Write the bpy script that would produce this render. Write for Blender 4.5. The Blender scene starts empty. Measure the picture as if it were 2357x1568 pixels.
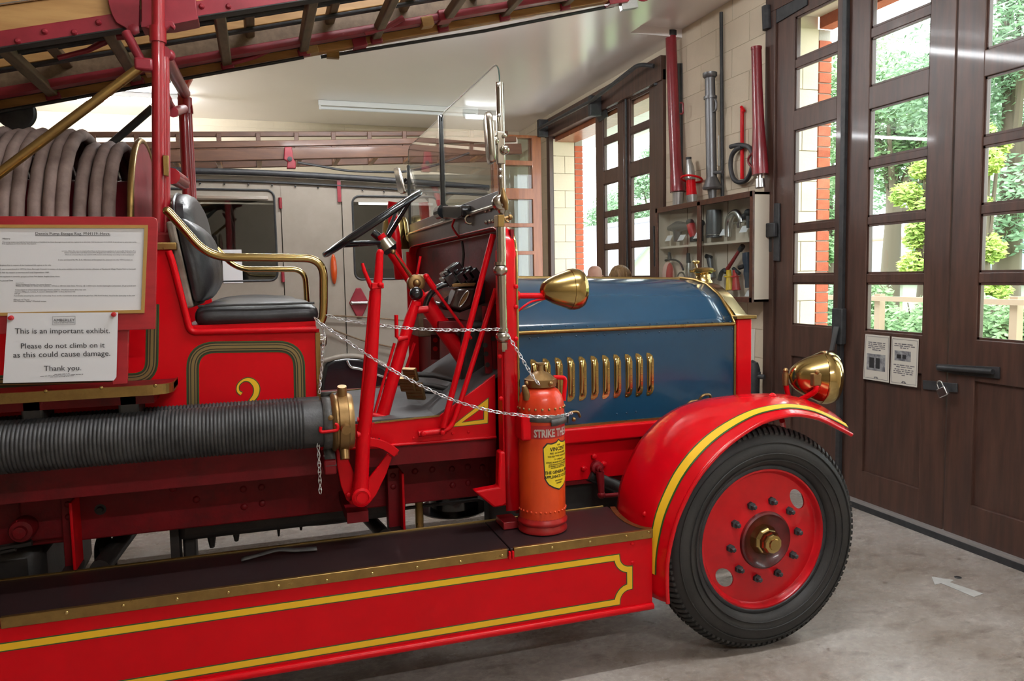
import bpy, bmesh, math, random
from mathutils import Vector, Matrix

SC = bpy.context.scene
COL = SC.collection
random.seed(7)
PI = math.pi
V = Vector

# ------------------------------------------------------------------ camera
F_PX, YAW, PITCH, ROLL = 1750.0, 0.31752, 0.08343, 0.01889
CAM_LOC = V((0.0, 0.0, 1.5))
_fwd = V((math.sin(YAW)*math.cos(PITCH), math.cos(YAW)*math.cos(PITCH), -math.sin(PITCH)))
_right = V((math.cos(YAW), -math.sin(YAW), 0))
_down = _fwd.cross(_right)
R_AX = _right*math.cos(ROLL) + _down*math.sin(ROLL)
D_AX = -_right*math.sin(ROLL) + _down*math.cos(ROLL)
cam_d = bpy.data.cameras.new('camera')
cam_d.sensor_fit = 'HORIZONTAL'; cam_d.sensor_width = 36.0
cam_d.lens = 36.0*F_PX/2357.0
cam_d.clip_start = 0.05; cam_d.clip_end = 300
cam_o = bpy.data.objects.new('camera', cam_d)
COL.objects.link(cam_o)
_m = Matrix.Identity(4)
for i in range(3):
    _m[i][0] = R_AX[i]; _m[i][1] = -D_AX[i]; _m[i][2] = -_fwd[i]; _m[i][3] = CAM_LOC[i]
cam_o.matrix_world = _m
SC.camera = cam_o

def at(px, py, x=None, y=None, z=None):
    """point of the place seen at a pixel of the photograph, on a plane of known distance"""
    d = R_AX*((px-1178.5)/F_PX) + D_AX*((py-784.0)/F_PX) + _fwd
    if x is not None: t = (x-CAM_LOC.x)/d.x
    elif y is not None: t = (y-CAM_LOC.y)/d.y
    else: t = (z-CAM_LOC.z)/d.z
    return CAM_LOC + d*t

# ------------------------------------------------------------------ world, exposure
SC.view_settings.view_transform = 'Standard'
SC.view_settings.look = 'None'
SC.view_settings.exposure = 0.36
SC.view_settings.gamma = 1.0
SC.view_settings.use_curve_mapping = False
world = bpy.data.worlds.new('overcast_sky'); SC.world = world
world.use_nodes = True
_nt = world.node_tree; _nt.nodes.clear()
_bg = _nt.nodes.new('ShaderNodeBackground'); _wo = _nt.nodes.new('ShaderNodeOutputWorld')
_bg.inputs['Color'].default_value = (0.90, 0.96, 1.0, 1); _bg.inputs['Strength'].default_value = 6.0
_nt.links.new(_bg.outputs[0], _wo.inputs[0])

def area_light(name, loc, sx, sy, power, color=(1, 0.96, 0.9), rot=(0, 0, 0)):
    l = bpy.data.lights.new(name, 'AREA'); l.shape = 'RECTANGLE'; l.size = sx; l.size_y = sy
    l.energy = power; l.color = color
    o = bpy.data.objects.new(name, l); COL.objects.link(o)
    o.location = loc; o.rotation_euler = rot
    return o

# fluorescent tubes of the room: (x0, x1, y, lit)
CEIL = 3.53
TUBES = [(-2.62, -0.73, 9.10, 1), (0.74, 2.55, 9.0, 0), (-0.05, 1.76, 5.45, 1), (-3.4, -1.6, 5.45, 0),
         (-3.4, -1.6, 1.9, 0), (0.4, 2.2, 1.9, 1), (0.4, 2.2, -1.7, 1)]
TUBE_E = 165.0      # emission of the lit tubes (they are the room's lamps)

# ------------------------------------------------------------------ helpers
W = {}
def _place(o, parent, M=None):
    M = M or Matrix.Identity(4)
    if parent is not None:
        o.parent = parent
        o.matrix_parent_inverse = W[parent.name].inverted()
    o.matrix_basis = M
    W[o.name] = M.copy()

def thing(name, label, cat, loc=(0, 0, 0), group=None):
    o = bpy.data.objects.new(name, None); COL.objects.link(o)
    o.empty_display_size = 0.05
    _place(o, None, Matrix.Translation(V(loc)))
    o['label'] = label; o['category'] = cat
    if group: o['group'] = group
    return o

def tag(o, label, cat, group=None):
    o['label'] = label; o['category'] = cat
    if group: o['group'] = group
    return o

class MB:
    def __init__(s): s.v = []; s.f = []
    def add(s, vs, fs):
        n = len(s.v)
        s.v += [V(p) for p in vs]; s.f += [tuple(i+n for i in f) for f in fs]
        return s
    def box(s, x0, x1, y0, y1, z0, z1, M=None):
        vs = [V((x, y, z)) for x in (x0, x1) for y in (y0, y1) for z in (z0, z1)]
        if M is not None: vs = [M @ p for p in vs]
        return s.add(vs, [(0, 1, 3, 2), (4, 6, 7, 5), (0, 4, 5, 1), (2, 3, 7, 6), (0, 2, 6, 4), (1, 5, 7, 3)])
    def prism(s, pts, vec):
        n = len(pts); vec = V(vec); pts = [V(p) for p in pts]
        vs = pts + [p+vec for p in pts]
        fs = [tuple(range(n-1, -1, -1)), tuple(range(n, 2*n))]
        fs += [(i, (i+1) % n, n+(i+1) % n, n+i) for i in range(n)]
        return s.add(vs, fs)
    def tube(s, pts, r, seg=10, closed=False, caps=True, flat=1.0):
        pts = [V(p) for p in pts]; n = len(pts)
        rs = r if isinstance(r, (list, tuple)) else [r]*n
        tang = []
        for i in range(n):
            a = pts[(i-1) % n] if (closed or i > 0) else pts[i]
            b = pts[(i+1) % n] if (closed or i < n-1) else pts[i]
            t = (b-a); tang.append(t.normalized() if t.length > 1e-9 else V((0, 0, 1)))
        up = V((0, 0, 1)) if abs(tang[0].z) < 0.9 else V((0, 1, 0))
        nrm = (up - tang[0]*up.dot(tang[0])).normalized()
        vs = []
        for i in range(n):
            nrm = (nrm - tang[i]*nrm.dot(tang[i]))
            nrm = nrm.normalized() if nrm.length > 1e-6 else tang[i].orthogonal().normalized()
            bn = tang[i].cross(nrm)
            for k in range(seg):
                a = 2*PI*k/seg
                vs.append(pts[i] + (nrm*math.cos(a)*flat + bn*math.sin(a))*rs[i])
        fs = []
        m = n if closed else n-1
        for i in range(m):
            j = (i+1) % n
            for k in range(seg):
                l = (k+1) % seg
                fs.append((i*seg+k, i*seg+l, j*seg+l, j*seg+k))
        if caps and not closed:
            fs.append(tuple(range(seg-1, -1, -1))); fs.append(tuple((n-1)*seg+k for k in range(seg)))
        return s.add(vs, fs)
    def lathe(s, prof, o, axis='Z', seg=32, M=None, caps=True):
        """prof: list of (radius, height along axis)"""
        o = V(o); vs = []; n = len(prof)
        for r, h in prof:
            for k in range(seg):
                a = 2*PI*k/seg
                c, q = r*math.cos(a), r*math.sin(a)
                p = {'Z': V((c, q, h)), 'X': V((h, c, q)), 'Y': V((q, h, c))}[axis]
                if M is not None: p = M @ p
                vs.append(o+p)
        fs = []
        for i in range(n-1):
            for k in range(seg):
                l = (k+1) % seg
                fs.append((i*seg+k, i*seg+l, (i+1)*seg+l, (i+1)*seg+k))
        if caps and prof[0][0] > 1e-6: fs.append(tuple(range(seg-1, -1, -1)))
        if caps and prof[-1][0] > 1e-6: fs.append(tuple((n-1)*seg+k for k in range(seg)))
        return s.add(vs, fs)
    def ball(s, c, r, seg=12, rings=8, sc=(1, 1, 1)):
        prof = [(max(math.sin(PI*i/rings), 1e-7), -math.cos(PI*i/rings)) for i in range(rings+1)]
        M = Matrix.Diagonal(V((sc[0]*r, sc[1]*r, sc[2]*r)))
        return s.lathe(prof, c, 'Z', seg, M)
    def torus(s, c, R, r, n, seg=32, rs=8, M=None):
        n = V(n).normalized(); a = n.orthogonal().normalized(); b = n.cross(a)
        pts = [V(c) + (a*math.cos(2*PI*k/seg)+b*math.sin(2*PI*k/seg))*R for k in range(seg)]
        return s.tube(pts, r, rs, closed=True)
    def strip(s, pts, w, nrm, th, closed=False):
        """flat ribbon of width w along pts, lying in the plane with normal nrm, th thick"""
        pts = [V(p) for p in pts]; nrm = V(nrm).normalized(); n = len(pts)
        ws = w if isinstance(w, (list, tuple)) else [w]*n
        L = []; Rr = []
        for i in range(n):
            a = pts[(i-1) % n] if (closed or i > 0) else pts[i]
            b = pts[(i+1) % n] if (closed or i < n-1) else pts[i]
            d1 = (pts[i]-a); d2 = (b-pts[i])
            if d1.length < 1e-9: d1 = d2
            if d2.length < 1e-9: d2 = d1
            d1 = d1.normalized(); d2 = d2.normalized()
            t = (d1+d2).normalized(); side = nrm.cross(t).normalized()
            k = max(0.35, side.dot(nrm.cross(d1).normalized()))
            L.append(pts[i]+side*ws[i]/2/k); Rr.append(pts[i]-side*ws[i]/2/k)
        vs = L+Rr+[p+nrm*th for p in L]+[p+nrm*th for p in Rr]
        fs = []
        m = n if closed else n-1
        for i in range(m):
            j = (i+1) % n
            fs += [(i, j, n+j, n+i), (2*n+i, 3*n+i, 3*n+j, 2*n+j), (i, 2*n+i, 2*n+j, j), (n+i, n+j, 3*n+j, 3*n+i)]
        if not closed:
            fs += [(0, n, 3*n, 2*n), (n-1, 3*n-1, 4*n-1, 2*n-1)]
        return s.add(vs, fs)
    def mesh(s, name, mat, smooth=True, angle=46):
        me = bpy.data.meshes.new(name)
        me.from_pydata([tuple(p) for p in s.v], [], s.f)
        bm = bmesh.new(); bm.from_mesh(me)
        bmesh.ops.recalc_face_normals(bm, faces=bm.faces)
        bm.to_mesh(me); bm.free()
        me.materials.append(mat)
        if smooth:
            me.shade_smooth(); me.set_sharp_from_angle(angle=math.radians(angle))
        return me
    def build(s, name, mat, parent=None, smooth=True, bevel=0, kind=None, label=None, angle=46, M=None, sub=0):
        o = bpy.data.objects.new(name, s.mesh(name, mat, smooth, angle)); COL.objects.link(o)
        _place(o, parent, M)
        if bevel:
            b = o.modifiers.new('bevel', 'BEVEL'); b.width = bevel; b.segments = 2
            b.limit_method = 'ANGLE'; b.angle_limit = math.radians(40)
        if sub:
            u = o.modifiers.new('sub', 'SUBSURF'); u.levels = sub; u.render_levels = sub
        if kind: o['kind'] = kind
        if label: o['label'] = label
        return o

def inst(me, name, parent, M, label=None, kind=None):
    o = bpy.data.objects.new(name, me); COL.objects.link(o)
    _place(o, parent, M)
    if label: o['label'] = label
    if kind: o['kind'] = kind
    return o

def px_poly(pts, y=None, x=None, z=None): return [at(a, b, y=y, x=x, z=z) for a, b in pts]

def plate(name, pts, y, th, mat, parent, bevel=0.0, **k):
    """flat plate standing in the plane at depth y, th thick away from the viewer"""
    return MB().prism(px_poly(pts, y=y), (0, th, 0)).build(name, mat, parent, bevel=bevel, **k)

def arc(c, r, a0, a1, n, ax=(1, 0, 0), ay=(0, 0, 1)):
    c = V(c); ax = V(ax); ay = V(ay)
    return [c+ax*r*math.cos(a0+(a1-a0)*i/n)+ay*r*math.sin(a0+(a1-a0)*i/n) for i in range(n+1)]

def smooth_path(pts, n=6):
    """Catmull-Rom through the points"""
    pts = [V(p) for p in pts]; out = []
    for i in range(len(pts)-1):
        p0 = pts[max(i-1, 0)]; p1 = pts[i]; p2 = pts[i+1]; p3 = pts[min(i+2, len(pts)-1)]
        for k in range(n):
            t = k/n
            out.append(0.5*((2*p1)+(p2-p0)*t+(2*p0-5*p1+4*p2-p3)*t*t+(3*p1-p0-3*p2+p3)*t**3))
    out.append(pts[-1]); return out

def round_path(pts, r, n=5):
    """polyline with rounded corners"""
    pts = [V(p) for p in pts]; out = [pts[0]]
    for i in range(1, len(pts)-1):
        a, b, c = pts[i-1], pts[i], pts[i+1]
        d1 = min(r, (a-b).length*0.48); d2 = min(r, (c-b).length*0.48)
        p = b+(a-b).normalized()*d1; q = b+(c-b).normalized()*d2
        for k in range(n+1):
            t = k/n; out.append(p*(1-t)**2+b*2*t*(1-t)+q*t*t)
    out.append(pts[-1]); return out

def text_mesh(body, size, mat, extrude=0.0004, align='LEFT', spacing=1.0, sx=1.0, bold=0.0):
    c = bpy.data.curves.new('lettering', 'FONT'); c.body = body; c.size = size
    c.align_x = align; c.extrude = extrude; c.resolution_u = 2; c.space_line = spacing; c.offset = bold
    o = bpy.data.objects.new('lettering', c); COL.objects.link(o)
    bpy.context.view_layer.update()
    me = bpy.data.meshes.new_from_object(o.evaluated_get(bpy.context.evaluated_depsgraph_get()))
    bpy.data.objects.remove(o); bpy.data.curves.remove(c)
    me.materials.clear(); me.materials.append(mat)
    for v in me.vertices: v.co.x *= sx
    return me

def lettering(body, size, loc, mat, parent, align='LEFT', rot=None, spacing=1.0, sx=1.0, name='lettering'):
    """flat print; default stands upright facing the viewer (-Y)"""
    me = text_mesh(body, size, mat, align=align, spacing=spacing, sx=sx)
    M = Matrix.Translation(V(loc)) @ (rot if rot is not None else Matrix.Rotation(PI/2, 4, 'X'))
    return inst(me, name, parent, M)

# ------------------------------------------------------------------ materials
def _node(nt, t, **kw):
    n = nt.nodes.new(t)
    for k, v in kw.items(): setattr(n, k, v)
    return n

def mat(name, col, rough=0.5, metal=0.0, coat=0.0, col2=None, scale=6.0, stretch=(1, 1, 1), amount=1.0,
        bump=0.0, bscale=80.0, spec=0.5, rvar=0.0, rand=0.0, lo=0.35, hi=0.65, dirt=None, dlo=0.55, dhi=0.75, dscale=3.0, trans=0.0):
    m = bpy.data.materials.new(name); m.use_nodes = True
    nt = m.node_tree; b = nt.nodes['Principled BSDF']
    b.inputs['Base Color'].default_value = (*col, 1); b.inputs['Roughness'].default_value = rough
    b.inputs['Metallic'].default_value = metal; b.inputs['Coat Weight'].default_value = coat
    b.inputs['Coat Roughness'].default_value = 0.06
    b.inputs['Specular IOR Level'].default_value = spec
    if trans: b.inputs['Transmission Weight'].default_value = trans
    tc = _node(nt, 'ShaderNodeTexCoord'); mp = _node(nt, 'ShaderNodeMapping')
    mp.inputs['Scale'].default_value = stretch
    nt.links.new(tc.outputs['Object'], mp.inputs[0])
    cur = None
    if col2 is not None:
        n = _node(nt, 'ShaderNodeTexNoise'); n.inputs['Scale'].default_value = scale; n.inputs['Detail'].default_value = 6
        n.inputs['Roughness'].default_value = 0.62
        nt.links.new(mp.outputs[0], n.inputs['Vector'])
        r = _node(nt, 'ShaderNodeValToRGB')
        r.color_ramp.elements[0].position = lo; r.color_ramp.elements[0].color = (*col, 1)
        r.color_ramp.elements[1].position = hi; r.color_ramp.elements[1].color = (*col2, 1)
        nt.links.new(n.outputs['Fac'], r.inputs[0]); cur = r.outputs[0]
        if rvar:
            mr = _node(nt, 'ShaderNodeMapRange'); mr.inputs['To Min'].default_value = max(0.02, rough-rvar); mr.inputs['To Max'].default_value = min(1, rough+rvar)
            mr.inputs['From Min'].default_value = 0.3; mr.inputs['From Max'].default_value = 0.7
            nt.links.new(n.outputs['Fac'], mr.inputs[0]); nt.links.new(mr.outputs[0], b.inputs['Roughness'])
    if dirt is not None:
        n2 = _node(nt, 'ShaderNodeTexNoise'); n2.inputs['Scale'].default_value = dscale; n2.inputs['Detail'].default_value = 8
        n2.inputs['Roughness'].default_value = 0.7
        nt.links.new(mp.outputs[0], n2.inputs['Vector'])
        r2 = _node(nt, 'ShaderNodeValToRGB'); r2.color_ramp.elements[0].position = dlo; r2.color_ramp.elements[1].position = dhi
        nt.links.new(n2.outputs['Fac'], r2.inputs[0])
        mx = _node(nt, 'ShaderNodeMix', data_type='RGBA'); mx.inputs['B'].default_value = (*dirt, 1)
        if cur is not None: nt.links.new(cur, mx.inputs['A'])
        else: mx.inputs['A'].default_value = (*col, 1)
        nt.links.new(r2.outputs[0], mx.inputs['Factor']); cur = mx.outputs['Result']
    if rand:
        oi = _node(nt, 'ShaderNodeObjectInfo'); hs = _node(nt, 'ShaderNodeHueSaturation')
        mr = _node(nt, 'ShaderNodeMapRange'); mr.inputs['To Min'].default_value = 1-rand; mr.inputs['To Max'].default_value = 1+rand
        nt.links.new(oi.outputs['Random'], mr.inputs[0]); nt.links.new(mr.outputs[0], hs.inputs['Value'])
        if cur is not None: nt.links.new(cur, hs.inputs['Color'])
        else: hs.inputs['Color'].default_value = (*col, 1)
        cur = hs.outputs[0]
    if cur is not None: nt.links.new(cur, b.inputs['Base Color'])
    if bump:
        n3 = _node(nt, 'ShaderNodeTexNoise'); n3.inputs['Scale'].default_value = bscale; n3.inputs['Detail'].default_value = 4
        nt.links.new(mp.outputs[0], n3.inputs['Vector'])
        bp = _node(nt, 'ShaderNodeBump'); bp.inputs['Strength'].default_value = bump; bp.inputs['Distance'].default_value = 0.01
        nt.links.new(n3.outputs['Fac'], bp.inputs['Height']); nt.links.new(bp.outputs[0], b.inputs['Normal'])
    return m

def glass_mat(name, tint=(0.96, 0.985, 0.98), rough=0.0, base=0.04):
    m = bpy.data.materials.new(name); m.use_nodes = True
    nt = m.node_tree; nt.nodes.clear()
    out = _node(nt, 'ShaderNodeOutputMaterial'); tr = _node(nt, 'ShaderNodeBsdfTransparent'); gl = _node(nt, 'ShaderNodeBsdfGlossy')
    lw = _node(nt, 'ShaderNodeLayerWeight'); lw.inputs[0].default_value = 0.5
    pw = _node(nt, 'ShaderNodeMath', operation='POWER'); pw.inputs[1].default_value = 5.0
    ma = _node(nt, 'ShaderNodeMath', operation='MULTIPLY_ADD'); ma.inputs[1].default_value = 1-base; ma.inputs[2].default_value = base
    mx = _node(nt, 'ShaderNodeMixShader')
    tr.inputs[0].default_value = (*tint, 1); gl.inputs['Roughness'].default_value = rough
    nt.links.new(lw.outputs['Facing'], pw.inputs[0]); nt.links.new(pw.outputs[0], ma.inputs[0])
    nt.links.new(ma.outputs[0], mx.inputs[0]); nt.links.new(tr.outputs[0], mx.inputs[1]); nt.links.new(gl.outputs[0], mx.inputs[2])
    nt.links.new(mx.outputs[0], out.inputs[0])
    return m

def emit_mat(name, col, st):
    m = bpy.data.materials.new(name); m.use_nodes = True
    b = m.node_tree.nodes['Principled BSDF']
    b.inputs['Base Color'].default_value = (0.8, 0.8, 0.8, 1)
    b.inputs['Emission Color'].default_value = (*col, 1); b.inputs['Emission Strength'].default_value = st
    return m

RED = mat('red_coach_paint', (0.64, 0.0013, 0.007), 0.36, coat=0.07, spec=0.18, col2=(0.57, 0.0011, 0.006), scale=3, dirt=(0.45, 0.003, 0.008), dlo=0.66, dhi=0.9, dscale=5)
RED_POST = mat('aged_gantry_red_paint', (0.36, 0.010, 0.018), 0.3, coat=0.3, col2=(0.30, 0.008, 0.014), scale=5, stretch=(1, 1, 0.3))
RED_GLOSS = mat('polished_red_paint', (0.66, 0.0012, 0.008), 0.2, coat=0.45, spec=0.3, col2=(0.58, 0.0012, 0.007), scale=3)
RED_GRIME = mat('red_chassis_paint', (0.21, 0.0025, 0.007), 0.5, spec=0.3, col2=(0.13, 0.0025, 0.005), scale=5, dirt=(0.03, 0.008, 0.007), dlo=0.52, dhi=0.78, dscale=4, bump=0.08)
RED_OLD = mat('red_ladder_paint', (0.29, 0.018, 0.032), 0.42, coat=0.12, col2=(0.21, 0.010, 0.020), scale=9)
RED_HUB = mat('red_wheel_paint', (0.64, 0.005, 0.012), 0.32, coat=0.2, spec=0.35, col2=(0.50, 0.005, 0.011), scale=6)
RED_HUB_DIRT = mat('greasy_red_wheel_centre', (0.16, 0.006, 0.008), 0.4, coat=0.3, col2=(0.05, 0.006, 0.006), scale=9)
RED_BOARD = mat('red_painted_board', (0.42, 0.02, 0.028), 0.35, coat=0.2, col2=(0.32, 0.012, 0.018), scale=5, stretch=(1, 1, 5), dirt=(0.5, 0.32, 0.28), dlo=0.72, dhi=0.78, dscale=22)
BLUE = mat('blue_bonnet_paint', (0.008, 0.042, 0.085), 0.2, coat=0.5, col2=(0.010, 0.052, 0.105), scale=2)
BRASS = mat('polished_brass', (0.56, 0.42, 0.17), 0.17, metal=1.0, col2=(0.46, 0.33, 0.12), scale=4, rvar=0.08)
BRASS_D = mat('dull_brass', (0.40, 0.26, 0.085), 0.36, metal=0.92, col2=(0.28, 0.175, 0.06), scale=14, rvar=0.12, dirt=(0.10, 0.065, 0.03), dlo=0.6, dhi=0.85, dscale=20)
BRONZE = mat('bronze_casting', (0.36, 0.22, 0.09), 0.42, metal=0.85, col2=(0.26, 0.155, 0.06), scale=10, bump=0.06)
NICKEL = mat('nickel_plate', (0.56, 0.52, 0.45), 0.2, metal=1.0, col2=(0.46, 0.43, 0.37), scale=8, rvar=0.08)
STEEL = mat('bright_steel', (0.62, 0.62, 0.62), 0.25, metal=1.0)
ZINC = mat('zinc_chain', (0.78, 0.80, 0.82), 0.28, metal=0.9)
ALU = mat('aluminium_casting', (0.50, 0.50, 0.49), 0.38, metal=0.85, col2=(0.40, 0.40, 0.39), scale=16)
RUBBER = mat('tyre_rubber', (0.016, 0.016, 0.016), 0.62, col2=(0.028, 0.026, 0.024), scale=7, bump=0.05, bscale=120)
RUBBER_H = mat('suction_hose_rubber', (0.022, 0.022, 0.023), 0.5, col2=(0.05, 0.05, 0.05), scale=16, stretch=(1, 1, 1), bump=0.1, bscale=140, dirt=(0.12, 0.12, 0.11), dlo=0.68, dhi=0.85, dscale=14)
REEL_HOSE = mat('aged_reel_hose_rubber', (0.24, 0.17, 0.145), 0.75, col2=(0.13, 0.085, 0.07), scale=9, bump=0.1)
BLACKP = mat('black_gloss_paint', (0.012, 0.013, 0.015), 0.2, coat=0.5)
BLACKM = mat('black_ironwork', (0.018, 0.019, 0.022), 0.55, col2=(0.04, 0.04, 0.042), scale=20, bump=0.06)
OILY = mat('oily_underframe_metal', (0.014, 0.012, 0.011), 0.5, col2=(0.03, 0.025, 0.022), scale=10, bump=0.08)
LEATHER = mat('black_seat_leather', (0.014, 0.014, 0.016), 0.36, col2=(0.030, 0.030, 0.032), scale=6, bump=0.12, bscale=60)
STRAPL = mat('strap_leather', (0.055, 0.054, 0.053), 0.6, col2=(0.10, 0.095, 0.088), scale=25, bump=0.15)
CANVAS = mat('worn_seat_back_canvas', (0.26, 0.21, 0.17), 0.85, col2=(0.16, 0.13, 0.10), scale=18)
LINO = mat('brown_black_linoleum', (0.026, 0.013, 0.013), 0.38, col2=(0.016, 0.010, 0.011), scale=3, dirt=(0.05, 0.035, 0.034), dlo=0.6, dhi=0.9, dscale=7)
MATGREY = mat('grey_rubber_mat', (0.085, 0.088, 0.088), 0.6, col2=(0.055, 0.055, 0.056), scale=5, dirt=(0.02, 0.018, 0.017), dlo=0.58, dhi=0.75, dscale=6, bump=0.05)
WOOD_L = mat('varnished_ladder_wood', (0.46, 0.22, 0.065), 0.36, coat=0.25, col2=(0.30, 0.125, 0.032), scale=5, stretch=(0.7, 6, 6), bump=0.05, bscale=30)
WOOD_P = mat('pale_ladder_wood', (0.52, 0.30, 0.11), 0.5, col2=(0.40, 0.21, 0.07), scale=5, stretch=(0.7, 6, 6), dirt=(0.16, 0.09, 0.04), dlo=0.62, dhi=0.8, dscale=4)
WOOD_R = mat('weathered_rung_wood', (0.20, 0.13, 0.075), 0.6, col2=(0.12, 0.075, 0.04), scale=8, stretch=(4, 1, 4))
WOOD_V = mat('old_roof_ladder_wood', (0.125, 0.050, 0.022), 0.5, coat=0.1, col2=(0.075, 0.028, 0.013), scale=6, stretch=(0.8, 6, 6), dirt=(0.30, 0.24, 0.22), dlo=0.68, dhi=0.78, dscale=9)
WOOD_D = mat('dark_door_wood', (0.092, 0.042, 0.028), 0.46, coat=0.12, col2=(0.050, 0.023, 0.016), scale=4, stretch=(6, 6, 0.6), dirt=(0.040, 0.022, 0.018), dlo=0.5, dhi=0.75, dscale=1.2, bump=0.04, bscale=40)
WOOD_O = mat('orange_door_wood', (0.36, 0.115, 0.045), 0.4, coat=0.2, col2=(0.24, 0.07, 0.028), scale=4, stretch=(6, 6, 0.6))
WOOD_C = mat('cabinet_wood', (0.10, 0.036, 0.020), 0.4, coat=0.2, col2=(0.06, 0.022, 0.013), scale=6, stretch=(1, 6, 6))
CREAM = mat('cream_painted_block', (0.66, 0.56, 0.42), 0.7, col2=(0.60, 0.505, 0.38), scale=3, bump=0.12, bscale=45, rand=0.03)
CREAM_J = mat('cream_painted_joint', (0.62, 0.53, 0.40), 0.8, bump=0.1)
WHITEC = mat('white_ceiling_board', (0.90, 0.85, 0.83), 0.22, col2=(0.88, 0.83, 0.81), scale=1.2, spec=0.9)
BRICK = mat('orange_brick', (0.52, 0.125, 0.055), 0.85, col2=(0.40, 0.085, 0.04), scale=14, bump=0.2, rand=0.14)
MORTAR = mat('grey_mortar', (0.40, 0.37, 0.33), 0.9, bump=0.2)
YELLOW = mat('yellow_lining_paint', (0.90, 0.53, 0.025), 0.4, spec=0.3)
GREENL = mat('green_lining_paint', (0.015, 0.09, 0.015), 0.35, coat=0.4)
GOLDL = mat('gold_beading', (0.28, 0.20, 0.08), 0.4, metal=0.6)
DARKL = mat('dark_beading_groove', (0.025, 0.022, 0.010), 0.5)
GLASS = glass_mat('clear_glass')
GLASSW = glass_mat('wired_door_glass', (0.96, 0.985, 0.97), 0.0, 0.03)
GLASSV = glass_mat('dusty_van_glass', (0.55, 0.57, 0.58), 0.02, 0.08)
PAPER = mat('white_paper', (0.80, 0.80, 0.82), 0.28, coat=0.4)
PAPER_L = mat('laminated_notice_paper', (0.82, 0.83, 0.86), 0.25, coat=0.7)
PAPER_C = mat('cream_poster_paper', (0.70, 0.66, 0.58), 0.6)
INK = mat('black_ink', (0.02, 0.02, 0.022), 0.6)
INK_G = mat('grey_ink', (0.16, 0.15, 0.16), 0.6)
PHOTO_G = mat('grey_photo_print', (0.10, 0.10, 0.12), 0.6, col2=(0.42, 0.42, 0.42), scale=30)
PIN = mat('red_pin_plastic', (0.5, 0.01, 0.02), 0.3, coat=0.4)
EXT_O = mat('orange_red_extinguisher_paint', (0.74, 0.075, 0.012), 0.34, coat=0.2, spec=0.35, col2=(0.60, 0.040, 0.010), scale=4, dirt=(0.55, 0.45, 0.38), dlo=0.76, dhi=0.8, dscale=30)
EXT_R = mat('dark_red_extinguisher_paint', (0.44, 0.012, 0.012), 0.3, coat=0.4, col2=(0.34, 0.01, 0.01), scale=8)
LABEL_Y = mat('yellow_transfer', (0.85, 0.62, 0.02), 0.35, coat=0.3)
WHITE_P = mat('white_lettering_paint', (0.82, 0.78, 0.70), 0.4)
VANP = mat('aged_cream_van_paint', (0.33, 0.285, 0.235), 0.5, coat=0.05, col2=(0.285, 0.245, 0.20), scale=5, dirt=(0.27, 0.23, 0.19), dlo=0.6, dhi=0.85, dscale=6)
AMBER = mat('amber_lens', (0.55, 0.07, 0.01), 0.15, coat=0.8)
DARKIN = mat('dark_interior_cloth', (0.03, 0.03, 0.032), 0.8)
SLATE = mat('grey_roof_slate', (0.30, 0.29, 0.32), 0.75, col2=(0.24, 0.23, 0.26), scale=8, stretch=(3, 3, 8))
SLATE_B = mat('blue_grey_roof_sheet', (0.26, 0.32, 0.40), 0.6, col2=(0.20, 0.26, 0.34), scale=6, stretch=(8, 8, 1))
RIDGE = mat('red_ridge_tile', (0.50, 0.22, 0.15), 0.8)
def leaf_mat(name, c, c2):
    m = mat(name, c, 0.6, col2=c2, scale=1.2, spec=0.25)
    return m
LEAF_A = leaf_mat('pale_green_leaf', (0.30, 0.44, 0.22), (0.20, 0.34, 0.15))
LEAF_B = leaf_mat('yellow_green_leaf', (0.50, 0.60, 0.14), (0.36, 0.52, 0.13))
LEAF_C = leaf_mat('grey_green_leaf', (0.25, 0.38, 0.22), (0.17, 0.29, 0.16))
GRASS = mat('rough_grass', (0.26, 0.42, 0.12), 0.8, col2=(0.18, 0.32, 0.09), scale=3, bump=0.3)
BARK = mat('tree_bark', (0.12, 0.09, 0.065), 0.9)
FENCEW = mat('weathered_fence_timber', (0.34, 0.25, 0.17), 0.8)
TARMAC = mat('light_bouncing_yard', (0.52, 0.50, 0.47), 0.85, col2=(0.45, 0.43, 0.41), scale=5)  # yard made paler so daylight bounces up onto the ceiling
SKIN = mat('skin', (0.52, 0.28, 0.20), 0.5)
HAIR = mat('fair_hair', (0.28, 0.17, 0.075), 0.55, col2=(0.18, 0.10, 0.04), scale=40, stretch=(1, 1, 0.3))
CLOTH_B = mat('navy_cloth', (0.03, 0.04, 0.08), 0.85)
CLOTH_G = mat('grey_cloth', (0.20, 0.20, 0.21), 0.85)
GREY_BAR = mat('silver_threshold', (0.42, 0.40, 0.39), 0.4, metal=0.5)
WHITE_T = mat('white_floor_tape', (0.60, 0.60, 0.58), 0.6, col2=(0.5, 0.5, 0.48), scale=20)
TUBE_ON = emit_mat('lit_fluorescent_tube', (0.95, 0.98, 1.0), TUBE_E)
TUBE_OFF = mat('unlit_fluorescent_tube', (0.80, 0.82, 0.86), 0.3)

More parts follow.
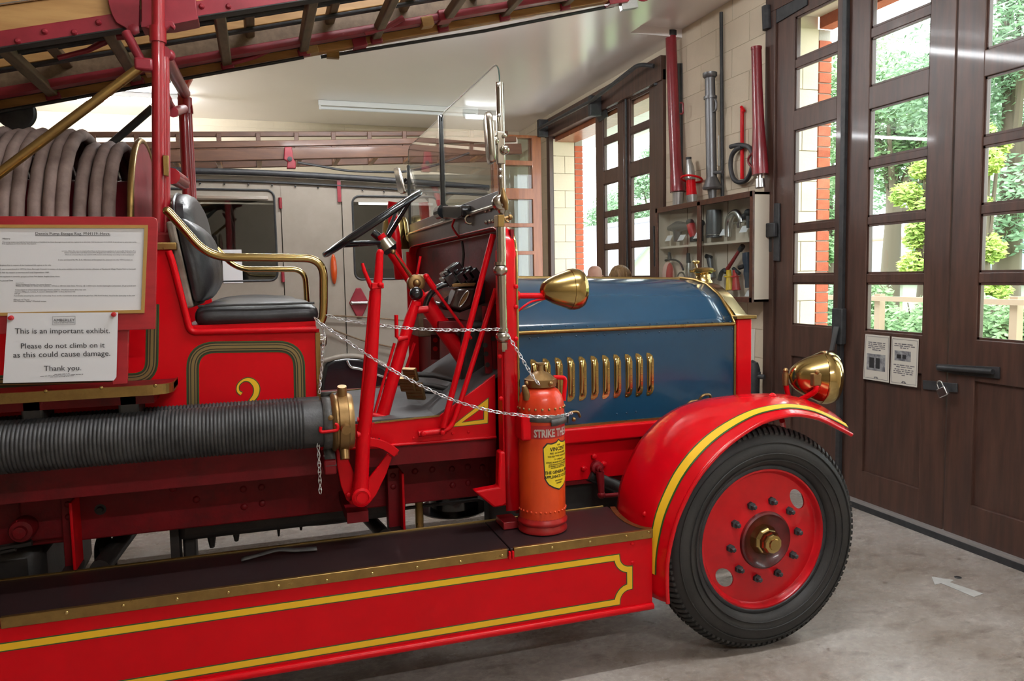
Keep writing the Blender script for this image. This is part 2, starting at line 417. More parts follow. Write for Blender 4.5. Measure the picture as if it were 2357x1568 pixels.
def concrete():
    m = bpy.data.materials.new('polished_stained_concrete'); m.use_nodes = True
    nt = m.node_tree; b = nt.nodes['Principled BSDF']
    tc = _node(nt, 'ShaderNodeTexCoord')
    def noise(scale, det, lo, hi, c0, c1, rough=0.65, st=(1, 1, 1)):
        mp = _node(nt, 'ShaderNodeMapping'); mp.inputs['Scale'].default_value = st
        nt.links.new(tc.outputs['Object'], mp.inputs[0])
        n = _node(nt, 'ShaderNodeTexNoise'); n.inputs['Scale'].default_value = scale; n.inputs['Detail'].default_value = det
        n.inputs['Roughness'].default_value = rough
        nt.links.new(mp.outputs[0], n.inputs['Vector'])
        r = _node(nt, 'ShaderNodeValToRGB'); e = r.color_ramp.elements
        e[0].position = lo; e[0].color = (*c0, 1); e[1].position = hi; e[1].color = (*c1, 1)
        nt.links.new(n.outputs['Fac'], r.inputs[0]); return n, r
    n1, r1 = noise(1.6, 8, 0.36, 0.64, (0.32, 0.265, 0.22), (0.52, 0.47, 0.43))
    n2, r2 = noise(5.5, 9, 0.52, 0.74, (1, 1, 1), (0.42, 0.36, 0.32), 0.72, (1, 1.8, 1))
    n3, r3 = noise(34, 6, 0.40, 0.70, (0.82, 0.82, 0.82), (1.12, 1.12, 1.12), 0.7)
    n5, r5 = noise(9, 4, 0.64, 0.70, (1, 1, 1), (0.5, 0.46, 0.44))
    cur = r1.outputs[0]
    for r in (r2, r3, r5):
        mx = _node(nt, 'ShaderNodeMix', data_type='RGBA', blend_type='MULTIPLY'); mx.inputs['Factor'].default_value = 1
        nt.links.new(cur, mx.inputs['A']); nt.links.new(r.outputs[0], mx.inputs['B']); cur = mx.outputs['Result']
    nt.links.new(cur, b.inputs['Base Color'])
    mr = _node(nt, 'ShaderNodeMapRange'); mr.inputs['From Min'].default_value = 0.3; mr.inputs['From Max'].default_value = 0.7
    mr.inputs['To Min'].default_value = 0.17; mr.inputs['To Max'].default_value = 0.36
    nt.links.new(n2.outputs['Fac'], mr.inputs[0]); nt.links.new(mr.outputs[0], b.inputs['Roughness'])
    bp = _node(nt, 'ShaderNodeBump'); bp.inputs['Strength'].default_value = 0.12; bp.inputs['Distance'].default_value = 0.004
    nt.links.new(n3.outputs['Fac'], bp.inputs['Height']); nt.links.new(bp.outputs[0], b.inputs['Normal'])
    return m
CONCRETE = concrete()
# ================================================================== the room
XW = 3.547
def struct(o): o['kind'] = 'structure'; return o
struct(MB().box(-6, 3.99, -4, 10.35, -0.12, 0).build('floor', CONCRETE, smooth=False))
XR, YR, ZR = 3.05, 5.94, 3.60
cb = MB()
cb.box(-6, XR, -4, 10.35, CEIL, CEIL+0.2); cb.box(XR, 3.6, YR, 10.35, CEIL, CEIL+0.2); cb.box(XR, 3.6, -4, YR, ZR, ZR+0.13)
struct(cb.build('ceiling', WHITEC, smooth=False))
struct(MB().box(-6.2, -6, -4, 10.35, 0, 3.6).build('wall_left', CREAM, smooth=False))
struct(MB().box(-6, 3.99, -4.2, -4, 0, 3.7).build('wall_near', CREAM, smooth=False))

# wall of painted blocks facing the engine's bonnet (doors stand in it)
D1 = (1.60, 4.76)      # near door opening along y
D2 = (6.28, 9.06)      # far door opening
HEAD = 3.30
wr = MB()
for (a, b, z0, z1) in ((-4, D1[0]-0.1, 0, 3.75), (4.615, 6.22, 0, 3.75), (9.072, 10.35, 0, 3.75), (D1[0]-0.1, 4.60, HEAD, 3.75), (6.22, 9.06, HEAD, 3.75)):
    wr.box(XW+0.004, 3.86, a, b, z0, z1)
wall_r = struct(wr.build('wall_right', CREAM_J, smooth=False))
BL, BH, J = 0.44, 0.215, 0.006
def block_mesh(name, l, h, d, m):
    return MB().box(0, d, 0, l-J, 0, h-J).mesh(name, m, smooth=False)
_bl_cache = {}
def lay_x_wall(y0, y1, z0, z1, x, parent, d=0.012):
    row = int(z0/BH)
    z = row*BH
    while z < z1-0.01:
        h = min(BH, z1-z)
        y = y0-(BL/2 if row % 2 else 0)
        while y < y1-0.01:
            a = max(y, y0); b = min(y+BL, y1)
            if b-a > 0.03:
                k = (round(b-a, 3), round(h, 3), 'x')
                if k not in _bl_cache: _bl_cache[k] = block_mesh('block', b-a, h, d, CREAM)
                inst(_bl_cache[k], 'block', parent, Matrix.Translation((x, a, z)))
            y += BL
        z += BH; row += 1
lay_x_wall(4.765, 6.22, 0, 3.6, XW, wall_r)
lay_x_wall(9.2, 10.3, 0, 3.53, XW, wall_r)
# back wall
wb = struct(MB().box(-6, 3.86, 10.304, 10.5, 0, 3.6).build('wall_back', CREAM_J, smooth=False))
def lay_y_wall(x0, x1, z0, z1, y, parent):
    row = int(z0/BH); z = row*BH
    me = MB().box(0, BL-J, 0, 0.014, 0, BH-J).mesh('block', CREAM, smooth=False)
    while z < z1-0.02:
        x = x0-(BL/2 if row % 2 else 0)
        me_r = me if z+BH <= z1 else MB().box(0, BL-J, 0, 0.014, 0, z1-z-J).mesh('block', CREAM, smooth=False)
        while x < x1:
            inst(me_r, 'block', parent, Matrix.Translation((x, y, z))); x += BL
        z += BH; row += 1
lay_y_wall(-5.9, 3.2, 2.15, 3.53, 10.30, wb)

# brick outer leaf and the door reveals: cream blocks then orange bricks
def reveal(y, side, name):
    """side=+1: jamb face looks towards -y, the wall lies beyond at +y"""
    r = MB()
    r.box(3.868, 3.968, y+0.012, y+1.6, 0, 3.22)
    leaf = struct(r.build(name, MORTAR, smooth=False))
    b1 = MB().box(0, 0.104, 0, 0.215, 0, 0.065).mesh('brick', BRICK, smooth=False)
    b2 = MB().box(0, 0.104, 0, 0.1025, 0, 0.065).mesh('brick', BRICK, smooth=False)
    z = 0.0; k = 0
    while z < 3.15:
        inst((b1, b2)[k % 2], 'brick', leaf, Matrix.Translation((3.866, y, z))); z += 0.075; k += 1
    z = 0; k = 0
    while z < 3.2:
        h = min(BH, 3.22-z)
        w1 = 0.155 if k % 2 else 0.29
        inst(MB().box(0, w1-J, 0, 0.02, 0, h-J).mesh('block', CREAM, smooth=False), 'block', leaf, Matrix.Translation((3.57, y, z)))
        if k % 2: inst(MB().box(0, 0.135-J, 0, 0.02, 0, h-J).mesh('block', CREAM, smooth=False), 'block', leaf, Matrix.Translation((3.725, y, z)))
        z += BH; k += 1
    return leaf
reveal(4.60, 1, 'wall_reveal_near')
reveal(9.055, 1, 'wall_reveal_far')
lo = MB()
lo.box(3.86, 3.97, -4, 1.4, 0, 3.9); lo.box(3.86, 3.97, 6.2, 6.22, 0, 3.9); lo.box(3.86, 3.97, 1.4, 4.6, 3.22, 3.9); lo.box(3.86, 3.97, 6.22, 9.06, 3.22, 3.9)
struct(lo.build('wall_outer_leaf', BRICK, smooth=False))
struct(MB().box(3.60, 4.6, 5.9, 9.6, 3.23, 3.3).build('trim_1', mat('white_soffit_board', (0.75, 0.74, 0.72), 0.6), smooth=False))

# ------------------------------------------------ door leaves
ROWS = [(1.127, 1.423), (1.477, 1.778), (1.824, 2.124), (2.17, 2.47), (2.604, 2.89), (2.948, 3.23)]
TOPZ = 3.34
def door_leaf(name, wood, y0, y1, xin, gl, st=(0.115, 0.115), M=None, ztop=TOPZ, bottom=0.05):
    """leaf standing in the plane x=xin; y0<y1; inner face towards -x"""
    th = 0.05
    root = struct(MB().box(xin, xin+th, y0, y0+st[0], bottom, ztop).box(xin, xin+th, y1-st[1], y1, bottom, ztop).build(name, wood, None, smooth=False, bevel=0.004, M=M))
    a, b = y0+st[0], y1-st[1]
    def rail(nm, z0, z1, d=0):
        MB().box(xin+d, xin+th-d, a-0.002, b+0.002, z0, z1).build(nm, wood, root, smooth=False, bevel=0.004)
    rail('top_rail', ROWS[-1][1], ztop); rail('middle_rail', ROWS[0][0]-0.22, ROWS[0][0]); rail('bottom_rail', bottom, bottom+0.19)
    for i in range(len(ROWS)-1):
        rail('rail' if i == 3 else 'glazing_bar', ROWS[i][1], ROWS[i+1][0], 0.0 if i == 3 else 0.006)
    for z0, z1 in ROWS:
        MB().box(xin+0.024, xin+0.028, a-0.004, b+0.004, z0-0.004, z1+0.004).build('pane', gl, root, smooth=False)
        # glazing bead
        m = MB(); w = 0.012
        for (p, q, r_, s_) in ((a, a+w, z0, z1), (b-w, b, z0, z1), (a, b, z0, z0+w), (a, b, z1-w, z1)):
            m.box(xin+0.010, xin+0.023, p, q, r_, s_)
        m.build('glazing_bead', wood, root, smooth=False)
    z0, z1 = bottom+0.19, ROWS[0][0]-0.22
    MB().box(xin+0.016, xin+0.036, a-0.005, b+0.005, z0-0.005, z1+0.005).build('panel', wood, root, smooth=False)
    return root
leaf1 = door_leaf('door_1', WOOD_D, 3.975, 4.655, XW, GLASSW, st=(0.085, 0.185))
leaf2 = door_leaf('door_2', WOOD_D, 3.185, 3.965, XW, GLASSW, st=(0.165, 0.18))
leaf3 = door_leaf('door_3', WOOD_D, 2.395, 3.175, XW, GLASSW, st=(0.165, 0.165))
leaf4 = door_leaf('door_4', WOOD_D, 1.605, 2.385, XW, GLASSW, st=(0.165, 0.165))
struct(MB().box(XW-0.02, XW+0.06, 4.655, 4.765, 0, 3.34).build('trim_2', WOOD_D, smooth=False, bevel=0.004))
struct(MB().box(XW-0.02, XW+0.06, 1.5, 4.765, 3.34, 3.47).build('trim_3', WOOD_D, smooth=False, bevel=0.004))
th = MB().box(XW-0.035, XW+0.01, 1.5, 4.76, 0.0, 0.035)
struct(th.build('trim_4', BLACKM, smooth=False))
struct(MB().box(XW-0.03, XW+0.02, 1.5, 4.76, 0.035, 0.052).build('trim_5', GREY_BAR, smooth=False))
# far doors: two leaves shut, two folded open into the room
leaf5 = door_leaf('door_5', WOOD_D, 6.36, 7.06, XW, GLASSW, st=(0.17, 0.13), ztop=3.30)
leaf6 = door_leaf('door_6', WOOD_D, 7.07, 7.74, XW, GLASSW, st=(0.13, 0.19), ztop=3.30)
struct(MB().box(XW-0.03, XW+0.06, 6.22, 6.36, 0, 3.34).build('trim_6', WOOD_D, smooth=False, bevel=0.004))
struct(MB().box(XW-0.03, XW+0.06, 9.06, 9.16, 0, 3.34).build('trim_7', WOOD_D, smooth=False, bevel=0.004))
struct(MB().box(XW-0.05, XW+0.06, 6.22, 9.16, 3.24, 3.46).build('trim_8', WOOD_D, smooth=False, bevel=0.006))
struct(MB().box(XW+0.05, 3.87, 6.30, 9.06, 3.18, 3.24).build('trim_9', WOOD_O, smooth=False))
def open_leaf(name, x0, x1, y):
    th = 0.05; st = 0.12
    root = struct(MB().box(x0, x0+st, y, y+th, 0.05, 3.26).box(x1-st, x1, y, y+th, 0.05, 3.26).build(name, WOOD_O, None, smooth=False, bevel=0.004))
    a, b = x0+st, x1-st
    def rail(nm, z0, z1): MB().box(a-0.002, b+0.002, y, y+th, z0, z1).build(nm, WOOD_O, root, smooth=False, bevel=0.003)
    rail('top_rail', ROWS[-1][1], 3.26); rail('middle_rail', 0.92, 1.127); rail('bottom_rail', 0.05, 0.24)
    for i in range(len(ROWS)-1): rail('rail' if i == 3 else 'glazing_bar', ROWS[i][1], ROWS[i+1][0])
    for z0, z1 in ROWS: MB().box(a-0.004, b+0.004, y+0.022, y+0.026, z0-0.004, z1+0.004).build('pane', GLASSW, root, smooth=False)
    MB().box(a-0.005, b+0.005, y+0.016, y+0.034, 0.235, 0.925).build('panel', WOOD_O, root, smooth=False)
open_leaf('door_7', 2.80, 3.43, 9.12)
open_leaf('door_8', 2.80, 3.42, 9.20)

# wall and ceiling ironwork -------------------------------------------------
rail_t = thing('door_track', 'black iron bent guide rail along the head beam of the far doorway', 'door rail', (XW-0.12, 6.5, 3.3))
pts = round_path([at(1505, 152, x=3.44), at(1470, 148, x=3.36), at(1362, 232, x=3.36), at(1240, 296, x=3.36)], 0.08)
MB().tube(pts, 0.02, 8).build('rail', BLACKM, rail_t)
for (px, py) in ((1362, 232), (1243, 285)):
    p = at(px, py, x=3.40)
    MB().box(p.x-0.03, p.x+0.1, p.y-0.035, p.y+0.035, p.z-0.16, p.z+0.05).build('bracket', BLACKM, rail_t, bevel=0.008)
def hinge_strap(x, pts, parent, name='hinge'):
    MB().prism(px_poly(pts, x=x), (-0.012, 0, 0)).build(name, BLACKM, parent, bevel=0.003)
hinge_strap(XW-0.001, [(1449, 204), (1455, 213), (1510, 190), (1505, 172)], leaf5)
hinge_strap(XW-0.001, [(1375, 268), (1380, 282), (1400, 268), (1396, 250)], leaf6)
MB().tube([at(1512, 163, x=XW-0.02), at(1512, 197, x=XW-0.02)], 0.03, 10).build('hinge_knuckle', BLACKM, leaf5)
MB().tube([at(1440, 195, x=XW-0.015), at(1444, 640, x=XW-0.015)], 0.012, 8).build('espagnolette_bar', BLACKM, leaf5)
MB().tube(round_path([at(1505, 522, x=XW-0.01), at(1505, 522, x=XW-0.07), at(1507, 612, x=XW-0.07), at(1507, 612, x=XW-0.01)], 0.03), 0.010, 8).build('pull_handle', BLACKM, leaf5)
# near door furniture
hinge_strap(XW-0.001, [(1760, 40), (1783, 58), (1860, 12), (1860, -16), (1800, 5)], leaf1)
MB().tube([at(1764, 15, x=XW-0.03), at(1766, 68, x=XW-0.03)], 0.034, 10).build('hinge_knuckle', BLACKM, leaf1)
MB().prism(px_poly([(1783, 468), (1797, 468), (1797, 602), (1783, 600)], x=XW-0.001), (-0.015, 0, 0)).build('hinge_plate', BLACKM, leaf1, bevel=0.004)
MB().prism(px_poly([(1751, 516), (1790, 512), (1790, 545), (1752, 548)], x=XW-0.02), (-0.03, 0, 0)).build('hinge_knuckle', BLACKM, leaf1, bevel=0.008)
MB().prism(px_poly([(1764, 548), (1779, 546), (1779, 580), (1764, 580)], x=XW-0.01), (-0.012, 0, 0)).build('hinge_plate', BLACKM, leaf1, bevel=0.004)
MB().box(XW-0.03, XW-0.002, 3.952, 3.988, 0.06, 3.33).build('bolt_bar', BLACKM, leaf1, bevel=0.004)
p = at(1931, 760, x=XW-0.03)
MB().box(p.x-0.02, p.x+0.02, p.y-0.045, p.y+0.045, p.z-0.09, p.z+0.14).build('bolt_box', BLACKM, leaf1, bevel=0.006)
MB().prism(px_poly([(1922, 752), (1932, 752), (1920, 807), (1912, 807)], x=XW-0.06), (-0.012, 0, 0)).build('bolt_lever', mat('worn_grey_iron', (0.16, 0.165, 0.17), 0.45, metal=0.5), leaf1, bevel=0.002)
MB().prism(px_poly([(2156, 838), (2303, 845), (2303, 872), (2206, 862), (2158, 852)], x=XW-0.001), (-0.01, 0, 0)).build('bolt_plate', BLACKM, leaf3, bevel=0.002)
MB().tube([at(2160, 846, x=XW-0.03), at(2285, 856, x=XW-0.03)], 0.014, 10).build('bolt', BLACKM, leaf3)
MB().prism(px_poly([(2126, 875), (2205, 883), (2206, 904), (2127, 896)], x=XW-0.001), (-0.009, 0, 0)).build('hasp', BLACKM, leaf2, bevel=0.002)
pl = thing('padlock', 'small steel padlock hanging tilted from the black door hasp', 'padlock', at(2172, 902, x=XW-0.04))
c = at(2170, 902, x=XW-0.045)
Mp = Matrix.Translation(c) @ Matrix.Rotation(-0.5, 4, 'X')
MB().box(-0.011, 0.011, -0.030, 0.030, -0.028, 0.024, Mp).build('body', STEEL, pl, bevel=0.005)
MB().tube([Mp @ q for q in [V((0, -0.017, 0.02)), V((0, -0.017, 0.045))]+arc((0, 0, 0.045), 0.017, PI, 0, 8, (0, 1, 0), (0, 0, 1))+[V((0, 0.017, 0.02))]], 0.0045, 8).build('shackle', STEEL, pl)
# two posters under the middle panes
def word_dashes(mb, org, ux, uz, nrm, w, h, rows, lh, seed, align='C'):
    """print too small to read: word-length marks in rows; rows = list of (z fraction, length fraction)"""
    rg = random.Random(seed)
    for zf, lf in rows:
        L = w*lf; x = -L/2 if align == 'C' else -w/2
        xe = x+L
        while x < xe-lh:
            wl = min(rg.uniform(1.2, 5.0)*lh, xe-x)
            p = V(org)+V(ux)*x+V(uz)*(zf*h)
            mb.strip([p, p+V(ux)*wl], lh*rg.uniform(0.5, 0.75), nrm, 0.0002)
            x += wl+lh*0.75
def poster(px, label, rows, photo):
    o = thing('poster', label, 'poster', at(px[0][0], px[2][1], x=XW-0.003))
    q = px_poly(px, x=XW-0.004)
    MB().prism(q, (-0.0012, 0, 0)).build('sheet', PAPER_C, o, smooth=False)
    c = sum(q, V())/4; w = (q[1]-q[0]).length; h = (q[3]-q[0]).length
    qq = [c+(p_-c)*0.92+V((-0.0016, 0, 0)) for p_ in q]
    MB().strip(qq, 0.0022, (-1, 0, 0), 0.0002, closed=True).build('printed_border', INK_G, o, smooth=False)
    t = MB()
    word_dashes(t, (XW-0.0058, c.y, c.z), (0, -1, 0), (0, 0, 1), (-1, 0, 0), w*0.78, h, rows, w*0.045, int(px[0][0]))
    t.build('small_print', INK_G, o, smooth=False, kind='stuff')
    ph = MB().box(XW-0.0064, XW-0.0054, c.y-w*photo[2], c.y+w*photo[3], c.z+h*photo[0], c.z+h*photo[1])
    pho = ph.build('printed_photograph', PHOTO_G, o, smooth=False)
    dk = MB()
    for (f0, f1) in ((0.15, 0.42), (0.50, 0.72)):
        yy0 = c.y+w*photo[3]-(photo[2]+photo[3])*w*f0; yy1 = c.y+w*photo[3]-(photo[2]+photo[3])*w*f1
        dk.box(XW-0.0068, XW-0.0066, min(yy0, yy1), max(yy0, yy1), c.z+h*(photo[0]+0.05), c.z+h*(photo[1]-0.08))
    dk.build('dark_doorways', INK, pho, smooth=False)
poster([(1992, 769), (2048, 774), (2046, 881), (1987, 872)], 'left of two cream posters pinned side by side below the door pane',
       [(0.33, 0.9), (0.29, 0.88), (0.25, 0.9), (0.21, 0.9), (0.17, 0.45), (-0.42, 0.16), (-0.44, 0.22)], (-0.28, 0.08, 0.36, 0.40))
poster([(2053, 775), (2115, 781), (2111, 892), (2049, 883)], 'right of two cream posters pinned side by side below the door pane',
       [(0.36, 0.95), (0.32, 0.98), (0.28, 0.4), (-0.08, 1.0), (-0.12, 0.75), (-0.17, 0.9), (-0.21, 1.0), (-0.25, 1.0), (-0.29, 0.2), (-0.42, 0.16), (-0.44, 0.22)], (0.01, 0.22, 0.24, 0.36))
# arrow on the floor, drain mark
ar = MB().prism(px_poly([(2144, 1328), (2196, 1336), (2186, 1341), (2264, 1367), (2242, 1375), (2166, 1343), (2152, 1347)], z=0.0008), (0, 0, 0.0012))
tag(ar.build('floor_arrow', WHITE_T, smooth=False), 'white tape arrow stuck on the concrete floor by the doors', 'floor marking')
p = at(2205, 1330, z=0.0)
tag(MB().lathe([(0.016, 0), (0.016, 0.003), (0.012, 0.005), (0, 0.005)], p, 'Z', 14).build('floor_bolt', BLACKM), 'dark round bolt head in the floor beside the white arrow', 'bolt')

# fluorescent battens
_lit_lab = ['lit fluorescent batten on the ceiling near the far wall, behind the red gantry post', 'unlit white fluorescent tube on the far ceiling, seen beside the windscreen',
            'lit fluorescent batten above the engine bonnet', 'unlit fluorescent batten above the rear of the engine', 'unlit fluorescent batten nearest the left wall beside the viewer',
            'lit fluorescent batten overhead between the viewer and the near doors', 'lit fluorescent batten in the middle of the near bay']
for i, (x0, x1, y, lit) in enumerate(TUBES):
    t = thing('ceiling_light', _lit_lab[i], 'light', ((x0+x1)/2, y, CEIL), 'fluorescent ceiling lights')
    MB().box(x0-0.03, x1+0.03, y-0.022, y+0.022, CEIL-0.06, CEIL-0.001).build('batten', mat('white_batten_enamel', (0.75, 0.75, 0.75), 0.4) if i == 0 else bpy.data.materials['white_batten_enamel'], t, bevel=0.004)
    MB().tube([(x0, y, CEIL-0.085), (x1, y, CEIL-0.085)], 0.019, 10).build('tube', TUBE_ON if lit else TUBE_OFF, t)
    for xx in (x0-0.012, x1+0.012):
        MB().box(xx-0.012, xx+0.012, y-0.014, y+0.014, CEIL-0.105, CEIL-0.055).build('lampholder', bpy.data.materials['white_batten_enamel'], t)
# ================================================================== the fire engine
YS, YG, YB, YP, YC = 2.50, 2.44, 2.83, 2.80, 3.54
ZB = 0.538
fe = thing('fire_engine', 'vintage red open-cab fire engine with blue bonnet and brass fittings', 'fire engine', (0.5, YC, 0))
def mir(pts): return [V((p.x, 2*YC-p.y, p.z)) for p in pts]
def rivets(name, pts, r, nrm, m, parent, h=0.5):
    mb = MB(); nrm = V(nrm)
    for p in pts:
        ax = 'Y' if abs(nrm.y) > 0.5 else ('X' if abs(nrm.x) > 0.5 else 'Z')
        sg = -1 if (nrm.x+nrm.y+nrm.z) < 0 else 1
        prof = [(r, 0), (r*0.86, sg*r*h*0.6), (r*0.5, sg*r*h*0.95), (1e-6, sg*r*h)]
        mb.lathe(prof, p, ax, 8)
    return mb.build(name, m, parent, kind='stuff')

# ---- running board and skirt
X0R, X1R = -1.7, 1.365
xs = at(1175, 1283, y=YS).x
bo = MB().box(X0R, xs-0.002, YS+0.006, YB, ZB-0.03, ZB).build('running_board', LINO, fe, smooth=False, bevel=0.003)
MB().box(xs+0.002, X1R-0.03, YS+0.006, YB, ZB-0.03, ZB).build('running_board', LINO, fe, smooth=False, bevel=0.003)
for a, b in ((X0R, -0.79), (-0.76, xs-0.012), (xs+0.012, X1R)):
    tr = MB().box(a, b, YS-0.006, YS+0.010, ZB-0.030, ZB+0.004).build('brass_edging', BRASS_D, bo, bevel=0.002)
MB().tube([(X0R, YB, ZB+0.001), (X1R-0.05, YB, ZB+0.001)], 0.005, 6).build('brass_edging', BRASS_D, bo)
ce = [at(1410, 1168, z=ZB), at(1422, 1185, z=ZB), at(1445, 1203, z=ZB), at(1475, 1215, z=ZB), at(1500, 1218, z=ZB)]
MB().strip(smooth_path(ce, 4), 0.022, (0, 0, 1), 0.003).build('curved_brass_edging', BRASS_D, bo)
rivets('edging_screws', [at(px, py, y=YS-0.006) for px, py in ((153, 1411), (283, 1395), (407, 1380), (525, 1365), (641, 1350), (752, 1337), (857, 1321), (960, 1307), (1060, 1294), (1156, 1280), (1271, 1262), (1358, 1248), (1442, 1235), (1494, 1226))]
       + [V((x, YS-0.006, ZB-0.014)) for x in (-1.55, -1.35, -1.15, -0.95)], 0.006, (0, -1, 0), BRASS, bo)
for x in (xs, -0.775):
    MB().box(x-0.010, x-0.002, YS-0.016, YS-0.004, ZB-0.032, ZB-0.004).box(x+0.002, x+0.010, YS-0.016, YS-0.004, ZB-0.032, ZB-0.004).build('joint_lug', RED, bo, bevel=0.002)
sk = MB().box(X0R, X1R, YS, YS+0.012, 0.245, ZB-0.028).build('skirt_panel', RED, fe, smooth=False, bevel=0.002)
MB().tube([(X0R, YS-0.002, 0.243), (X1R, YS-0.002, 0.243)], 0.013, 10).build('bottom_bead', RED, sk)
yl = [at(-500, 1555, y=YS), at(0, 1486, y=YS), at(700, 1388, y=YS), at(1419, 1276, y=YS)]
yl = [V((-1.7, YS, yl[1].z))]+[V((p.x, YS, yl[1].z)) for p in yl[2:3]]+[V((at(1421, 1278, y=YS).x, YS, yl[1].z))]
zt = at(1000, 1345.0, y=YS).z; zb = at(1000, 1456.0, y=YS).z
xr = at(1449, 1310, y=YS).x; xc = at(1420, 1310, y=YS).x; rr = xr-xc
path = [V((-1.7, YS, zt)), V((xc, YS, zt))] + [V((xr, YS, zt))+V((math.cos(a)*rr, 0, math.sin(a)*rr)) for a in [PI+ (PI/2)*k/7 for k in range(1, 8)]]
path += [V((xr, YS, zb))+V((math.cos(a)*rr, 0, math.sin(a)*rr)) for a in [PI/2+(PI/2)*k/7 for k in range(0, 7)]] + [V((xc, YS, zb)), V((-1.7, YS, zb))]
MB().strip(path, 0.0275, (0, -1, 0), 0.0010).build('lining_edge', GREENL, sk, smooth=False)
MB().strip(path, 0.0205, (0, -1, 0), 0.0016).build('lining', YELLOW, sk, smooth=False)
rivets('skirt_bolts', [at(1455, 1252, y=YS), at(1456, 1296, y=YS)], 0.008, (0, -1, 0), RED, sk)

MB().box(X0R, X1R, 2*YC-YS-0.012, 2*YC-YS, 0.245, ZB-0.028).build('skirt_panel', RED, fe, smooth=False)
MB().box(X0R, X1R-0.03, 2*YC-YB, 2*YC-YS-0.006, ZB-0.03, ZB).build('running_board', LINO, fe, smooth=False)
MB().box(-2.3, -0.80, 3.12, 3.95, 0.20, 0.56).build('rear_dark_box', OILY, fe, bevel=0.05)  # dark box added to darken the underside and floor at the rear
MB().tube([(-1.6, 3.0, 0.30), (-0.60, 3.02, 0.36)], 0.06, 12).build('silencer', OILY, fe)
# ---- front wheels
def tyre_mesh():
    R, w = 0.440, 0.19
    prof = [(0.295, 0.050), (0.300, 0.030), (0.315, 0.012), (0.345, 0.001), (0.372, 0.0), (0.398, 0.010), (0.418, 0.026), (0.431, 0.044), (0.437, 0.062), (0.440, 0.095)]
    prof = prof + [(r, w-h) for r, h in reversed(prof[:-1])]
    mb = MB(); seg = 96
    mb.lathe(prof, (0, 0, 0), 'Y', seg, caps=False)
    # raised sidewall rings
    for rad, h in ((0.352, -0.002), (0.325, 0.004), (0.395, 0.006)):
        mb.torus((0, h, 0), rad, 0.0028, (0, 1, 0), 72, 6)
    # tread blocks over both shoulders
    n = 108
    for k in range(n):
        a = 2*PI*k/n
        for side in (0, 1):
            pts = []
            for rad, h, da in ((0.424, 0.028, 0.0), (0.4395, 0.046, 0.010), (0.4455, 0.066, 0.020)):
                hh = h if side == 0 else w-h
                pts.append((rad, hh, a+da))
            wdt = 0.0165
            vs = []
            for rad, hh, aa in pts:
                for da in (-wdt, wdt):
                    for dr in (-0.006, 0.0045):
                        vs.append(V(((rad+dr)*math.sin(aa+da), hh, (rad+dr)*math.cos(aa+da))))
            fs = []
            for i in range(2):
                b = i*4
                fs += [(b, b+4, b+5, b+1), (b+2, b+3, b+7, b+6), (b+1, b+5, b+7, b+3), (b, b+2, b+6, b+4)]
            fs += [(0, 1, 3, 2), (8, 10, 11, 9)]
            mb.add(vs, fs)
    for h in (0.080, 0.095, 0.110):
        mb.torus((0, h, 0), 0.4405, 0.0045, (0, 1, 0), 72, 6)
    return mb.mesh('tyre', RUBBER)
TY = tyre_mesh()
RIMM = MB().lathe([(0.302, 0.046), (0.302, 0.036), (0.296, 0.030), (0.286, 0.030), (0.281, 0.036)], (0, 0, 0), 'Y', 72, caps=False).mesh('rim_ring', BLACKM)
HOLES = (math.radians(50), math.radians(231))
def disc():
    mb = MB()
    prof = [(0.284, 0.034), (0.276, 0.032), (0.271, 0.040), (0.268, 0.052), (0.262, 0.058), (0.240, 0.055), (0.20, 0.046), (0.15, 0.036), (0.112, 0.030)]
    mb.lathe(prof, (0, 0, 0), 'Y', 96, caps=False)
    back = [(r, h+0.006) for r, h in reversed(prof)]
    mb.lathe(back, (0, 0, 0), 'Y', 96, caps=False)
    n = len(prof)*96
    for k in range(96):          # close the inner and outer edges
        l = (k+1) % 96
        mb.f += [(k, l, n+(len(prof)-1)*96+l, n+(len(prof)-1)*96+k), ((len(prof)-1)*96+k, (len(prof)-1)*96+l, n+l, n+k)]
    o = bpy.data.objects.new('tmp', mb.mesh('tmp', RED_HUB)); COL.objects.link(o)
    cut = MB()
    for ang in HOLES:
        c = V((0.219*math.sin(ang), -0.1, 0.219*math.cos(ang))); t = V((math.cos(ang), 0, -math.sin(ang))); rd = V((math.sin(ang), 0, math.cos(ang)))
        cut.prism([c+t*0.047*math.cos(2*PI*k/28)+rd*0.031*math.sin(2*PI*k/28) for k in range(28)], (0, 0.4, 0))
    co = bpy.data.objects.new('tmp_cut', cut.mesh('tmp_cut', RED_HUB)); COL.objects.link(co)
    md = o.modifiers.new('b', 'BOOLEAN'); md.object = co; md.operation = 'DIFFERENCE'; md.solver = 'EXACT'
    bpy.context.view_layer.update()
    me = bpy.data.meshes.new_from_object(o.evaluated_get(bpy.context.evaluated_depsgraph_get()))
    me.name = 'wheel_disc'; bpy.data.objects.remove(o); bpy.data.objects.remove(co)
    me.shade_smooth(); me.set_sharp_from_angle(angle=math.radians(40))
    return me
DISC = disc()
CENTRE = MB().lathe([(0.116, 0.032), (0.113, 0.020), (0.106, 0.016), (0.100, 0.024), (0.080, 0.040), (0.05, 0.044)], (0, 0, 0), 'Y', 48, caps=False).mesh('wheel_centre', RED_HUB_DIRT)
HUBCAP = MB().lathe([(0.062, 0.045), (0.060, 0.022), (0.052, 0.008), (0.046, 0.002), (0.044, -0.012), (0.036, -0.026), (0.024, -0.028), (0.022, -0.034), (1e-6, -0.034)], (0, 0, 0), 'Y', 10).mesh('hub_cap', BRASS, angle=25)
